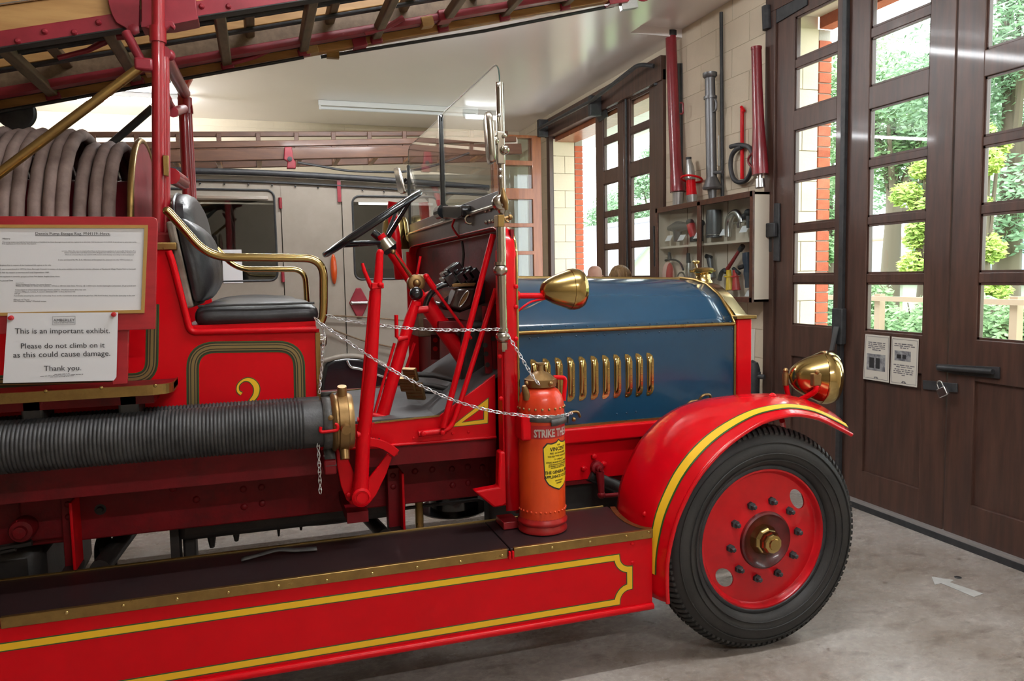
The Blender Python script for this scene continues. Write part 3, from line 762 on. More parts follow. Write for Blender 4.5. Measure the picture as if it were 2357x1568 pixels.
_nb = MB(); _nb.lathe([(0.0165, 0.014), (0.0165, -0.006), (0.011, -0.008), (0.0105, -0.024), (0.006, -0.028), (1e-6, -0.028)], (0, 0, 0), 'Y', 6)
NUT = _nb.mesh('nut', BLACKM, angle=25)
def wheel(cx, cy, cz, parent, flip=False):
    M = Matrix.Translation((cx, cy, cz)) @ (Matrix.Rotation(PI, 4, 'Z') if flip else Matrix.Identity(4))
    w = inst(TY, 'front_wheel' if cx > 1 else 'rear_wheel', parent, M, label='black ribbed tyre with red disc wheel and brass hub cap')
    inst(RIMM, 'rim_ring', w, M); inst(DISC, 'wheel_disc', w, M); inst(CENTRE, 'wheel_centre', w, M); inst(HUBCAP, 'hub_cap', w, M)
    for k in range(10):
        a = 2*PI*(k+0.35)/10
        inst(NUT, 'nut', w, M @ Matrix.Translation((0.156*math.sin(a), 0.032, 0.156*math.cos(a))))
    return w
wheel(1.850, 2.445, 0.445, fe)
wheel(1.850, 2*YC-2.445, 0.445, fe, True)
# front axle beam and springs
MB().box(1.80, 1.90, 2.62, 2*YC-2.62, 0.38, 0.45).build('front_axle', OILY, fe, bevel=0.01)
for s in (3.05, 2*YC-3.05):
    MB().tube(smooth_path([(1.35, s, 0.62), (1.6, s, 0.50), (1.85, s, 0.47), (2.1, s, 0.50), (2.35, s, 0.62)], 5), 0.03, 8).build('leaf_spring', OILY, fe)

# ---- front mudguards
def resample(pts, n):
    d = [0]
    for i in range(1, len(pts)): d.append(d[-1]+(pts[i]-pts[i-1]).length)
    out = []
    for k in range(n):
        t = d[-1]*k/(n-1); i = 0
        while i < len(d)-2 and d[i+1] < t: i += 1
        f = (t-d[i])/max(1e-9, d[i+1]-d[i]); out.append(pts[i].lerp(pts[i+1], f))
    return out
g_out = [at(px, py, y=YG) for px, py in ((1537, 1389), (1535, 1340), (1537, 1287), (1549, 1228), (1563, 1185), (1592, 1124), (1628, 1073), (1679, 1022), (1744, 978), (1788, 962), (1830, 955), (1870, 960), (1900, 970), (1960, 1001))]
g_in = [V((1.345, 2.80, 0.30)), V((1.350, 2.80, 0.42))]+[at(px, py, y=2.80) for px, py in ((1420, 1165), (1425, 1120), (1440, 1075), (1475, 1010), (1530, 955), (1600, 923), (1680, 911), (1720, 908), (1790, 908), (1850, 922))]+[V((2.36, 2.80, 0.885))]
NG = 44
go = resample(smooth_path(g_out, 5), NG); gi = resample(smooth_path(g_in, 5), NG)
def guard_pt(i, f):
    """f: 0 inner edge .. 1 outer edge, with a rounded shoulder"""
    a, b = gi[i], go[i]
    lift = 0.030*math.sin(PI*min(1, f*1.02))**0.8 if 0 < f < 1 else 0
    p = a.lerp(b, f)
    # centre of the wheel arch gives the outward direction
    c = V((1.85, p.y, 0.40)); n = (p-c); n.y = 0; n.normalize()
    fall = -0.020*max(0, (f-0.72)/0.28)**2
    return p + n*(lift+fall*0)
def guard(mirror, parent):
    fs_ = [0, 0.08, 0.2, 0.35, 0.5, 0.62, 0.74, 0.84, 0.92, 0.97, 1.0]
    def build(mb, grid, th=0.004):
        n, m = len(grid), len(grid[0])
        vs = [p for row in grid for p in row]
        fs = [(i*m+j, i*m+j+1, (i+1)*m+j+1, (i+1)*m+j) for i in range(n-1) for j in range(m-1)]
        mb.add(vs, fs)
    grid = [[guard_pt(i, f) for f in fs_] for i in range(NG)]
    if mirror: grid = [mir(r) for r in grid]
    mb = MB(); build(mb, grid)
    o = mb.build('front_mudguard', RED_GLOSS, parent)
    so = o.modifiers.new('solid', 'SOLIDIFY'); so.thickness = 0.005; so.offset = -1
    edge = [guard_pt(i, 1.0) for i in range(NG)]
    if mirror: edge = mir(edge)
    MB().tube(edge, 0.0085, 8).build('rolled_edge', RED_GLOSS, o)
    if not mirror:
        line = [guard_pt(i, 0.80) for i in range(3, NG-1)]
        wv = [guard_pt(i, 0.765) for i in range(3, NG-1)]; wu = [guard_pt(i, 0.845) for i in range(3, NG-1)]
        def rib(f0, f1, lift, m, nm):
            mb = MB(); n = NG-3
            A = []; B = []
            for i in range(3, NG):
                a, b = guard_pt(i, f0), guard_pt(i, f1)
                nn = (guard_pt(i, f1)-guard_pt(i, f0)).cross(guard_pt(min(i+1, NG-1), f0)-guard_pt(i-1, f0)).normalized()
                c = V((1.85, a.y, 0.4)); 
                if nn.dot(a-c) < 0: nn = -nn
                mid = guard_pt(i, (f0+f1)/2)
                A.append(a+nn*lift); B.append(b+nn*lift)
            vs = A+B; k = len(A)
            mb.add(vs, [(i, i+1, k+i+1, k+i) for i in range(k-1)])
            mb.build(nm, m, o)
        rib(0.755, 0.875, 0.0022, GREENL, 'lining_edge'); rib(0.772, 0.858, 0.0032, YELLOW, 'lining')
        rivets('guard_bolts', [guard_pt(9, 0.62)], 0.011, (0, -1, 0), RED, o)
        p = guard_pt(33, 0.45)
        MB().lathe([(0.016, 0), (0.014, 0.006), (0.006, 0.012), (1e-6, 0.012)], p+V((0, 0, 0.0)), 'Z', 10).build('guard_bolt', RED, o)
    return o
guard(False, fe); guard(True, fe)
MB().box(1.0, 2.0, 3.16, 3.92, 0.36, 0.82).build('engine_block', OILY, fe, bevel=0.04)
MB().box(0.9, 2.05, 3.09, 3.20, 0.40, 0.60).build('under_bonnet_dark_box', OILY, fe, bevel=0.02)  # added dark box that blackens the open gap under the bonnet
# wing stays
MB().tube([at(1800, 968, y=2.72), at(1803, 985, y=2.85)], 0.012, 8).build('wing_stay', RED, fe)

# ---- bonnet
YH = 3.05; XF = 2.10; XB = 0.93
def hood_sec(x):
    t = (x-XB)/(XF-XB)
    pts = [(3.052, 1.262), (3.078, 1.297), (3.165, 1.380+0.010*(1-t)), (3.190, 1.397+0.014*(1-t)), (3.29, 1.445+0.020*(1-t)), (3.40, 1.465+0.026*(1-t)), (YC, 1.475+0.030*(1-t))]
    full = [V((x, y, z)) for y, z in pts]
    return full + list(reversed(mir(full[:-1])))
n = 14; grid = [hood_sec(XB+(XF-XB)*i/(n-1)) for i in range(n)]
mb = MB(); m_ = len(grid[0])
mb.add([p for r in grid for p in r], [(i*m_+j, i*m_+j+1, (i+1)*m_+j+1, (i+1)*m_+j) for i in range(n-1) for j in range(m_-1)])
bon = mb.build('bonnet_top', BLUE, fe, angle=20)
_s = bon.modifiers.new('solid', 'SOLIDIFY'); _s.thickness = 0.004
side = MB().box(XB, XF, YH, YH+0.006, 0.847, 1.262).build('bonnet_side', BLUE, fe, bevel=0.001)
MB().box(XB, XF, 2*YC-YH-0.006, 2*YC-YH, 0.847, 1.262).build('bonnet_side', BLUE, fe, bevel=0.001)
hng = MB().tube([(XB, YH-0.002, 1.262), (XF, YH-0.002, 1.262)], 0.0085, 10).build('side_hinge', BRASS_D, bon)
kn = MB()
for k in range(1, 13): kn.tube([(XB+k*0.09-0.0012, YH-0.002, 1.262), (XB+k*0.09+0.0012, YH-0.002, 1.262)], 0.0089, 10)
kn.build('hinge_joints', BRONZE, hng, kind='stuff')
MB().tube([(XB, YC, 1.503), (XF, YC, 1.473)], 0.008, 8).build('top_hinge', BRASS_D, bon)
MB().box(XB, XF+0.01, YH-0.008, YH+0.008, 0.836, 0.849).build('bottom_edging', BRASS_D, side)
MB().box(XF-0.004, XF+0.006, YH-0.006, YH+0.006, 0.847, 1.258).build('front_edging', BRASS_D, side)
fe_edge = MB(); fe_edge.tube([p+V((0.004, 0, 0.002)) for p in hood_sec(XF)], 0.009, 8); fe_edge.build('front_edging', BRASS_D, bon)
pts = []
for (px, py) in ((1193, 756), (1212, 754), (1248, 753), (1266, 751), (1301, 751), (1318, 751), (1350, 750), (1367, 749), (1400, 749), (1417, 747), (1447, 746), (1463, 746), (1494, 745), (1510, 744), (1538, 743), (1553, 743), (1581, 742), (1596, 742), (1623, 741), (1637, 741), (1663, 741), (1678, 741)):
    pts.append(at(px, py, y=YH+0.004)+V((0, -0.010, 0)))
    pts.append(V((pts[-1].x+0.05, YH, 1.238)))
rivets('bonnet_rivets', pts+[at(px, py, y=YH) for px, py in ((1420, 953), (1442, 951), (1464, 948))], 0.0045, (0, -1, 0), BLUE, bon)
# louvres
def louvre_mesh():
    h, w = 0.196, 0.034
    mb = MB()
    out = [(0, 0.012), (w*0.25, 0.0), (w*0.75, 0.022), (w, 0.055), (w, h*0.93), (w*0.9, h), (w*0.55, h), (0, h-0.06)]
    # plate: pointed ends sweeping to the left at top and bottom
    poly = [(-0.002, h), (0.012, h-0.002), (0.027, h-0.014), (w, h-0.035), (w, 0.030), (0.028, 0.012), (0.013, 0.001), (-0.002, 0.0), (-0.004, 0.012), (0.0, 0.03), (0.0, h-0.03), (-0.004, h-0.012)]
    mb.prism([V((x, 0, z)) for x, z in poly], (0, -0.0022, 0))
    # raised hood, open towards the rear
    k = 9
    prof = [(0.003, 0), (0.004, 0.010), (0.009, 0.013), (0.015, 0.0115), (0.020, 0.006), (0.022, 0)]
    zs = [0.018, 0.024, 0.034, 0.05, h-0.05, h-0.034, h-0.024, h-0.018]
    sc = [0.05, 0.5, 0.85, 1, 1, 0.85, 0.5, 0.05]
    vs = []
    for z, s_ in zip(zs, sc):
        for x, d in prof: vs.append(V((x+(1-s_)*0.002, -0.0018-d*s_, z)))
    m = len(prof)
    mb.add(vs, [(i*m+j, i*m+j+1, (i+1)*m+j+1, (i+1)*m+j) for i in range(len(zs)-1) for j in range(m-1)])
    for z in (0.036, 0.068, 0.1, 0.132, 0.164):
        mb.lathe([(0.0036, -0.0018), (0.003, -0.0036), (1e-6, -0.0046)], (0.0275, 0, z), 'Y', 6)
    for z in (0.008, h-0.009): mb.lathe([(0.0036, -0.0018), (0.003, -0.0036), (1e-6, -0.0046)], (0.004, 0, z), 'Y', 6)
    return mb.mesh('louvre', BRASS)
LOUV = louvre_mesh()
for lx, ly in ((1220, 827), (1248, 825), (1276, 823), (1304, 822), (1331, 820.5), (1358.5, 819), (1385, 817.5), (1411, 816), (1437.5, 815), (1462, 813.5), (1487, 812)):
    p = at(lx, ly, y=YH)
    inst(LOUV, 'louvre', side, Matrix.Translation((p.x+0.004, YH, p.z-0.196)))
for (px, py) in ((1318, 955), (1593, 930), (1622, 915)):   # bonnet catches
    p = at(px, py, y=YH-0.02); mb = MB()
    mb.tube(round_path([p+V((-0.035, 0, -0.02)), p+V((-0.02, -0.012, 0.014)), p+V((0.02, -0.012, 0.016)), p+V((0.035, 0, -0.012))], 0.015), 0.006, 6)
    mb.ball(p+V((0, -0.012, -0.018)), 0.010, 8, 6); mb.lathe([(0.013, 0), (0.013, -0.01), (0.006, -0.014), (1e-6, -0.014)], p+V((-0.034, 0.012, -0.02)), 'Y', 8)
    mb.build('bonnet_catch', BRONZE, side)
# ---- radiator
MB().box(XF+0.008, XF+0.088, YH-0.012, YH+0.06, 0.88, 1.282).build('radiator_side', RED, fe, bevel=0.006)
MB().box(XF+0.008, XF+0.088, 2*YC-YH-0.06, 2*YC-YH+0.012, 0.88, 1.282).build('radiator_side', RED, fe, bevel=0.006)
MB().box(XF+0.03, XF+0.075, YH+0.05, 2*YC-YH-0.05, 0.62, 1.28).build('radiator_core', OILY, fe)
MB().box(XF+0.0, XF+0.11, YH-0.02, YH+0.07, 1.283, 1.300).box(XF+0.0, XF+0.11, 2*YC-YH-0.07, 2*YC-YH+0.02, 1.283, 1.300).build('radiator_flange', BRASS_D, fe, bevel=0.003)
sec = [(3.045, 1.300), (3.058, 1.312), (3.165, 1.388), (3.190, 1.404), (3.29, 1.452), (3.40, 1.472), (YC, 1.481)]
tank = MB()
f0 = [V((XF+0.006, y, z)) for y, z in sec]; f0 = f0+list(reversed(mir(f0[:-1])))
f1 = [V((XF+0.085, YC+(p.y-YC)*0.97, p.z-0.012 if p.z > 1.31 else p.z)) for p in f0]
k_ = len(f0)
tank.add(f0+f1, [(i, i+1, k_+i+1, k_+i) for i in range(k_-1)]+[tuple(range(k_)), tuple(range(2*k_-1, k_-1, -1)), (0, k_, 2*k_-1, k_-1)])
rt = tank.build('radiator_tank', BRASS, fe, bevel=0.008)
pc = at(1618, 655, x=XF+0.045); pc = V((XF+0.05, at(1618, 655, x=XF+0.05).y, 1.450))
capm = MB().lathe([(0.050, 0), (0.047, 0.012), (0.040, 0.020), (0.038, 0.045), (0.046, 0.050), (0.048, 0.054), (0.048, 0.066), (0.044, 0.070), (0.044, 0.076), (0.030, 0.080), (1e-6, 0.080)], pc, 'Z', 20).build('filler_neck', BRASS, rt)
MB().lathe([(0.050, 0.058), (0.053, 0.062), (0.053, 0.073), (0.044, 0.078), (1e-6, 0.081)], pc, 'Z', 20).build('filler_cap', BRASS_D, rt)
MB().tube([pc+V((-0.075, 0, 0.062)), pc+V((0.07, 0, 0.062))], 0.007, 8).tube([pc+V((-0.045, -0.01, 0.08)), pc+V((-0.05, -0.01, 0.105))], 0.006, 6).ball(pc+V((-0.058, -0.01, 0.108)), 0.009, 8, 6).ball(pc+V((-0.036, -0.01, 0.108)), 0.009, 8, 6).build('cap_wing_nut', BRASS, rt)

# ---- lamps
def bullet_lamp(name, tail, length, R, parent, m, axis=(1, 0, 0)):
    prof = [(1e-6, 0.0)]
    for k in range(1, 13):
        t = k/12; prof.append((R*t**0.45, length*0.66*t))
    ax = V(axis).normalized(); q = V((1, 0, 0)).rotation_difference(ax).to_matrix()
    body = MB().lathe(prof, tail, 'X', 40, q).build(name, m, parent)
    rim = [(R*0.99, length*0.655), (R*1.035, length*0.66), (R*1.045, length*0.69), (R*1.06, length*0.76), (R*1.03, length*0.86), (R*0.93, length*0.95), (R*0.80, length*0.985), (R*0.80, length*0.97)]
    MB().lathe(rim, tail, 'X', 40, q).build('lamp_rim', m, body)
    MB().lathe([(R*0.80, length*0.965), (R*0.5, length*0.985), (1e-6, length*0.99)], tail, 'X', 40, q).build('lens', GLASS, body)
    return body
tl = at(1242, 668, y=2.70); fl = at(1343, 662, y=2.70)
hl = bullet_lamp('scuttle_lamp', tl, (fl.x-tl.x)*1.0, 0.075, fe, BRASS)
MB().tube([at(1186, 681, y=2.70), at(1250, 681, y=2.70)], 0.011, 10).build('lamp_arm', RED, hl)
MB().lathe([(0.02, 0), (0.018, 0.012), (0.012, 0.016)], at(1187, 681, y=2.70), 'X', 10).build('lamp_arm_flange', RED, hl)
MB().tube(smooth_path([at(1187, 722, y=2.70), at(1205, 706, y=2.69), at(1225, 694, y=2.69), at(1255, 688, y=2.70)], 5), 0.004, 6).build('red_lamp_cable', RED, hl)
MB().tube(smooth_path([at(1200, 714, y=2.70), at(1220, 706, y=2.69), at(1255, 688, y=2.70)], 5), 0.0028, 6).build('tan_lamp_cable', CANVAS, hl)
tl = at(1818, 866, y=2.84); 
h2 = bullet_lamp('headlamp', tl+V((-0.008, 0, 0.0)), 0.215, 0.114, fe, BRASS, (0.93, -0.36, -0.05))
p = at(1880, 878, y=2.70)
MB().box(p.x-0.02, p.x+0.02, p.y-0.006, p.y+0.02, p.z-0.02, p.z+0.035).ball(p+V((0, 0, 0.04)), 0.012, 8, 6).build('lamp_clamp', BRONZE, h2, bevel=0.006)
MB().tube(smooth_path([p+V((0, 0.01, -0.01)), p+V((0, 0.005, -0.04)), p+V((-0.015, 0.05, -0.075)), p+V((-0.04, 0.09, -0.10))], 5), 0.012, 8).build('lamp_fork', RED, h2)
p = at(1808, 872, y=2.84)
MB().lathe([(0.013, 0), (0.014, 0.05), (0.010, 0.062), (0.012, 0.068), (0.006, 0.078), (1e-6, 0.078)], p+V((0, 0, -0.03)), 'Z', 10).build('lamp_clamp', BRONZE, h2)
MB().tube([p+V((0, 0, -0.02)), at(1818, 930, y=2.84)], 0.012, 8).build('lamp_fork', RED, h2)
h3 = bullet_lamp('headlamp', V((tl.x, 2*YC-tl.y, tl.z)), 0.205, 0.108, fe, BRASS, (1, 0, 0))
MB().tube([V((tl.x+0.08, 2*YC-tl.y, tl.z-0.1)), V((tl.x+0.08, 2*YC-tl.y, 0.93))], 0.014, 8).build('lamp_fork', RED, h3)

# ---- chassis
YR_ = 3.05
def rail_side(y, s):
    r = MB()
    r.box(-2.4, 2.30, y, y+s*0.06, 0.575, 0.79)
    o = r.build('chassis_rail', RED_GRIME, fe, bevel=0.006)
    MB().box(-2.4, 0.86, y-s*0.012, y+s*0.06, 0.80, 0.93).build('body_bearer', RED_GRIME, o, bevel=0.004)
    MB().tube([(-2.4, y-s*0.012, 0.796), (0.86, y-s*0.012, 0.796)], 0.008, 8).build('bearer_bead', RED_GRIME, o)
    return o
cr = rail_side(YR_, 1); rail_side(2*YC-YR_, -1)
MB().box(0.95, 2.2, YR_-0.035, YR_+0.01, 0.770, 0.838).build('front_frame_ledge', RED, cr, bevel=0.008)
MB().box(1.0, 1.60, YR_-0.008, YR_, 0.60, 0.77).build('front_frame_plate', RED, cr, bevel=0.002)
rivets('chassis_rivets', [at(px, py, y=YR_) for px, py in ((398, 1126), (452, 1150), (560, 1126), (602, 1122), (562, 1167), (604, 1159), (955, 1085), (995, 1081), (1040, 1080), (1077, 1075), (1042, 1117), (1078, 1112), (1110, 1076), (1132, 1074), (1122, 1090))], 0.014, (0, -1, 0), RED_GRIME, cr)
p = at(231, 1173, y=YR_); MB().lathe([(0.020, 0), (0.020, -0.002), (0.012, -0.002), (0.010, -0.016), (1e-6, -0.016)], p, 'Y', 12).build('dark_stud', OILY, cr)
# running board brackets
for (a, b, bt) in (((890, 1078), (925, 1075), 1232), ((140, 1142), (178, 1138), 1318)):
    q0 = at(a[0], a[1], y=3.0); q1 = at(b[0], b[1], y=3.0); z0 = at(a[0]+10, bt, y=2.86).z
    br = MB().box(q0.x, q1.x-0.012, 2.99, 3.05, 0.50, q0.z).build('board_bracket', RED_GRIME, fe, bevel=0.003)
    MB().box(q1.x-0.014, q1.x-0.004, 2.93, 3.05, 0.50, q0.z-0.01).build('bracket_web', RED, br, bevel=0.003)
    rivets('bracket_bolts', [V((q0.x+0.022, 2.99, q0.z-0.03)), V((q0.x+0.022, 2.99, q0.z-0.075))], 0.012, (0, -1, 0), RED_GRIME, br)
    MB().box(q0.x, q1.x, 2.6, 3.04, 0.49, 0.507).build('bracket_foot', OILY, br)
# spring shackle and hanger at the left
p = at(50, 1222, y=2.97)
sh = MB().lathe([(0.040, 0.06), (0.042, 0.0), (0.036, -0.012), (0.022, -0.014), (0.020, -0.03), (1e-6, -0.032)], p, 'Y', 20).build('spring_hanger', RED_GRIME, fe)
MB().box(p.x-0.02, p.x+0.13, 3.02, 3.05, p.z-0.06, p.z+0.13).build('hanger_plate', RED_GRIME, sh, bevel=0.01)
for k in range(5): MB().tube(smooth_path([(p.x-0.6, 3.0, p.z-0.03-k*0.016), (p.x-0.3, 3.0, p.z-0.075-k*0.014), (p.x+0.02-k*0.05, 3.0, p.z-0.055-k*0.013)], 4), 0.012, 6).build('spring_leaf', OILY, sh)
MB().torus((-0.62, 3.25, 0.40), 0.10, 0.028, (0.9, 0.3, 0), 24, 8).build('brake_drum_ring', OILY, fe)
# gearbox, shafts and pipes below the frame
ub = MB().box(-0.35, 0.55, 3.15, 3.85, 0.49, 0.70).build('gearbox', OILY, fe, bevel=0.03)
for (px, w_, l_) in ((485, 0.028, 0.10), (542, 0.024, 0.085), (640, 0.012, 0.085), (662, 0.022, 0.05), (692, 0.014, 0.07)):
    q = at(px, 1195, y=3.3)
    MB().lathe([(w_, 0.06), (w_, 0), (w_*0.35, -l_), (1e-6, -l_-0.004)], (q.x, 3.3, 0.51), 'Z', 8).build('sump_stud', OILY, ub)
MB().box(at(395, 1240, y=3.2).x, at(415, 1240, y=3.2).x, 3.15, 3.25, 0.30, 0.55).build('brake_hanger', OILY, ub)
MB().box(at(420, 1240, y=3.2).x, at(450, 1240, y=3.2).x, 3.2, 3.3, 0.36, 0.55).build('brake_hanger', OILY, ub, bevel=0.01)
MB().tube([at(310, 1205, y=3.4), at(230, 1310, y=3.0)], 0.035, 10).build('exhaust_pipe', OILY, fe)
MB().tube([(-2.2, 3.54, 0.5), (0, 3.54, 0.56)], 0.04, 10).build('propeller_shaft', OILY, fe)
MB().tube([at(845, 1190, y=3.5), at(885, 1232, y=3.3)], 0.03, 8).build('exhaust_pipe', OILY, fe)
MB().tube(smooth_path([at(560, 1195, y=3.2), at(680, 1208, y=3.2), at(800, 1198, y=3.2), at(900, 1175, y=3.2), at(1100, 1150, y=3.2)], 5), 0.008, 6).build('copper_pipe', OILY, fe)
q = at(1050, 1175, y=3.45)
MB().lathe([(0.17, 0.0), (0.16, -0.01), (0.12, -0.015), (0.11, 0.22), (0.11, 0.3)], (q.x, 3.5, 0.40), 'Z', 28).build('flywheel_housing', BLACKP, fe)
q = at(965, 1180, y=3.2)
tp = MB().tube([(q.x, 3.2, 0.42), (q.x, 3.2, 0.60)], 0.018, 10).build('drain_cock', BRASS_D, fe)
MB().tube([(q.x-0.04, 3.18, 0.575), (q.x+0.05, 3.16, 0.60)], 0.007, 6).ball((q.x+0.05, 3.16, 0.60), 0.011, 8, 6).build('cock_handle', BRASS, tp)
# starting lever on the frame behind the mudguard
p = at(1372, 1075, y=YR_-0.01)
kb = MB().lathe([(0.030, 0), (0.028, -0.02), (0.017, -0.024), (0.015, -0.045), (0.009, -0.047), (0.008, -0.06), (1e-6, -0.06)], p, 'Y', 14).build('drop_arm_boss', RED_GRIME, cr)
for dx, dz in ((-0.062, 0.0), (0.035, 0.012), (-0.012, 0.05)):
    MB().lathe([(0.013, 0), (0.013, -0.012), (0.008, -0.016), (1e-6, -0.016)], p+V((dx, 0.0, dz)), 'Y', 6).build('boss_bolt', RED, kb)
MB().tube([p+V((0, -0.04, -0.01)), p+V((0.004, -0.045, -0.11))], [0.020, 0.014], 8).ball(p+V((0.004, -0.045, -0.115)), 0.018, 10, 8).tube([p+V((0.004, -0.045, -0.12)), p+V((0.5, -0.045, -0.14))], 0.010, 8).build('drop_arm', RED_GRIME, kb)

# ---- seat box and body side
pan = plate('seat_box_side', [(-420, 578), (392, 574), (398, 592), (440, 764), (735, 757), (739, 1010), (-420, 1050)], YP, 0.02, RED, fe, bevel=0.003)
x1 = at(735, 757, y=YP).x; zs_ = at(600, 760, y=YP).z
MB().box(-0.22, x1-0.004, YP+0.02, 2*YC-YP-0.02, 0.93, zs_-0.012).build('seat_box', RED, fe)
MB().prism([V((p.x, 2*YC-YP-0.02, p.z)) for p in px_poly([(-420, 578), (392, 574), (398, 592), (440, 764), (735, 757), (739, 1010), (-420, 1050)], y=YP)], (0, 0.02, 0)).build('seat_box_side', RED, fe)
MB().tube(round_path([at(388, 578, y=YP-0.004), at(396, 600, y=YP-0.004), at(438, 765, y=YP-0.004), at(728, 758, y=YP-0.004)], 0.02), 0.0115, 10).build('side_bead', RED, pan)
MB().prism(px_poly([(725, 766), (737, 765), (741, 985), (731, 985)], y=YP-0.003), (0, 0.01, 0)).build('corner_strip', BRASS_D, pan, bevel=0.002)
MB().box(-1.9, at(407, 566, y=YP).x, YP-0.012, YP+0.06, at(390, 575, y=YP-0.012).z, at(390, 558, y=YP-0.012).z).build('brass_ledge', BRASS_D, pan, bevel=0.003)
def beading(pts, parent):
    for w_, th_, m, nm in ((0.040, 0.0012, GREENL, 'lining_edge'), (0.033, 0.0022, DARKL, 'beading'), (0.024, 0.0034, GOLDL, 'beading'), (0.016, 0.0042, DARKL, 'beading'), (0.009, 0.0054, GOLDL, 'beading')):
        MB().strip(pts, w_, (0, -1, 0), th_).build(nm, m, parent)
beading(round_path([at(445, 1000, y=YP), at(443, 800, y=YP), at(688, 797, y=YP), at(692, 1000, y=YP)], 0.075, 8), pan)
beading(round_path([at(352, 700, y=YP), at(349, 872, y=YP), at(-300, 884, y=YP)], 0.06, 8), pan)
# figure 2
two = smooth_path([at(px, py, y=YP) for px, py in ((556, 907), (548, 900), (549, 886), (562, 875), (578, 876), (590, 890), (589, 908), (577, 924), (560, 938), (545, 948))], 4)
tw = [0.016, 0.016, 0.015, 0.014, 0.012, 0.012, 0.011, 0.010, 0.010, 0.010, 0.010, 0.011, 0.013, 0.015, 0.018, 0.020, 0.023, 0.026, 0.028, 0.029, 0.030, 0.030, 0.029, 0.028, 0.027, 0.026, 0.024, 0.022, 0.020, 0.018, 0.016, 0.014, 0.013, 0.012, 0.011, 0.010, 0.010]
tw = [w_*0.62 for w_ in tw]
tw = (tw+[tw[-1]]*50)[:len(two)]
MB().strip(two, [w_+0.006 for w_ in tw], (0, -1, 0), 0.0008).build('figure_edge', GREENL, pan, smooth=False)
MB().strip(two, tw, (0, -1, 0), 0.0014).build('figure_two', YELLOW, pan, smooth=False)
# brass edged shelf over the hose
zsf = at(100, 905, y=2.60).z
sh_p = [V((-1.9, 2.60, 0)), V((at(385, 890, y=2.60).x-0.05, 2.60, 0))]
xe = at(398, 892, y=2.64).x
outl = round_path([V((-1.9, 2.60, zsf)), V((xe, 2.60, zsf)), V((xe, 2.80, zsf))], 0.07, 8)
poly = outl+[V((-1.9, 2.80, zsf))]
shf = MB().prism(poly, (0, 0, -0.02)).build('side_shelf', RED_GRIME, fe)
mb = MB()
for i in range(len(outl)-1):
    a, b = outl[i], outl[i+1]
    mb.add([a+V((0, -0.003, 0.006)), b+V((0, -0.003, 0.006)), b+V((0, -0.003, -0.026)), a+V((0, -0.003, -0.026))], [(0, 1, 2, 3)])
    mb.add([a+V((0, 0.012, 0.006)), b+V((0, 0.012, 0.006)), b+V((0, -0.003, 0.006)), a+V((0, -0.003, 0.006))], [(0, 1, 2, 3)])
mb.build('shelf_edging', BRASS_D, shf)
rivets('shelf_screws', [at(px, py, y=2.597) for px, py in ((105, 901), (233, 893), (357, 888))], 0.006, (0, -1, 0), BRASS, shf)
MB().box(-1.9, xe-0.06, 2.66, 2.80, zsf-0.06, zsf-0.02).build('shelf_bearer', RED_GRIME, shf)
for px in (80, 300): 
    q = at(px, 925, y=2.7); MB().box(q.x-0.03, q.x+0.03, 2.66, 2.80, zsf-0.10, zsf-0.02).build('shelf_bracket', OILY, shf, bevel=0.008)
MB().box(-1.9, 0.20, YP-0.004, YP+0.02, 0.80, 0.96).build('lower_body_side', RED_GRIME, fe)

# ---- cab floor, toe board and sill
ZF = 0.985
sill = plate('cab_sill', [(735, 985), (862, 973), (1010, 958), (1140, 862), (1142, 1003), (862, 1034), (738, 1040)], 2.78, 0.016, RED, fe, bevel=0.002)
xk = at(1000, 955, z=ZF).x; pt = at(1140, 862, y=2.78)
MB().box(x1-0.02, xk, 2.785, 3.60, ZF-0.02, ZF).build('cab_floor', MATGREY, fe)
MB().add([V((xk, 2.785, ZF)), V((xk, 3.60, ZF)), V((pt.x+0.03, 3.60, pt.z+0.015)), V((pt.x+0.03, 2.785, pt.z+0.015)), V((xk, 2.785, ZF-0.02)), V((xk, 3.60, ZF-0.02)), V((pt.x+0.03, 3.60, pt.z)), V((pt.x+0.03, 2.785, pt.z))],
         [(0, 1, 2, 3), (4, 7, 6, 5), (0, 3, 7, 4), (1, 5, 6, 2)]).build('toe_board', MATGREY, fe)
MB().strip([at(735, 908, z=ZF), at(890, 889, z=ZF)], 0.008, (0, 0, 1), 0.004).build('floor_edging', BRASS_D, fe)
MB().strip([at(862, 973, y=2.78), at(1012, 957, y=2.78)], 0.006, (0, -1, 0), 0.003).build('floor_edging', BRASS_D, fe)
tri = px_poly([(1050, 978), (1118, 970), (1119, 926)], y=2.78)
MB().strip(tri, 0.020, (0, -1, 0), 0.0008, closed=True).build('lining_edge', GREENL, sill, smooth=False)
MB().strip(tri, 0.0145, (0, -1, 0), 0.0014, closed=True).build('lining', YELLOW, sill, smooth=False)
MB().tube([at(738, 1038, y=2.78), at(1142, 1006, y=2.78)], 0.006, 8).build('sill_bead', RED, sill)
plate('lower_sill', [(735, 1040), (1142, 1006), (1142, 1050), (735, 1086)], 2.80, 0.3, RED_GRIME, fe)
rivets('sill_rivets', [at(952, 1009, y=2.78), at(1042, 998, y=2.78), at(1078, 995, y=2.78)], 0.006, (0, -1, 0), RED, sill)

# ---- scuttle (dash) and windscreen
XD = 0.86
YN, YFAR = 2.68, 4.52
dash = MB().box(XD+0.028, XD+0.040, YN+0.012, YFAR, 0.60, 1.675).build('dash_panel', RED_GRIME, fe)
MB().box(XD-0.03, XD+0.05, YFAR-0.02, YFAR, 0.65, 1.66).build('dash_far_side', RED, dash)
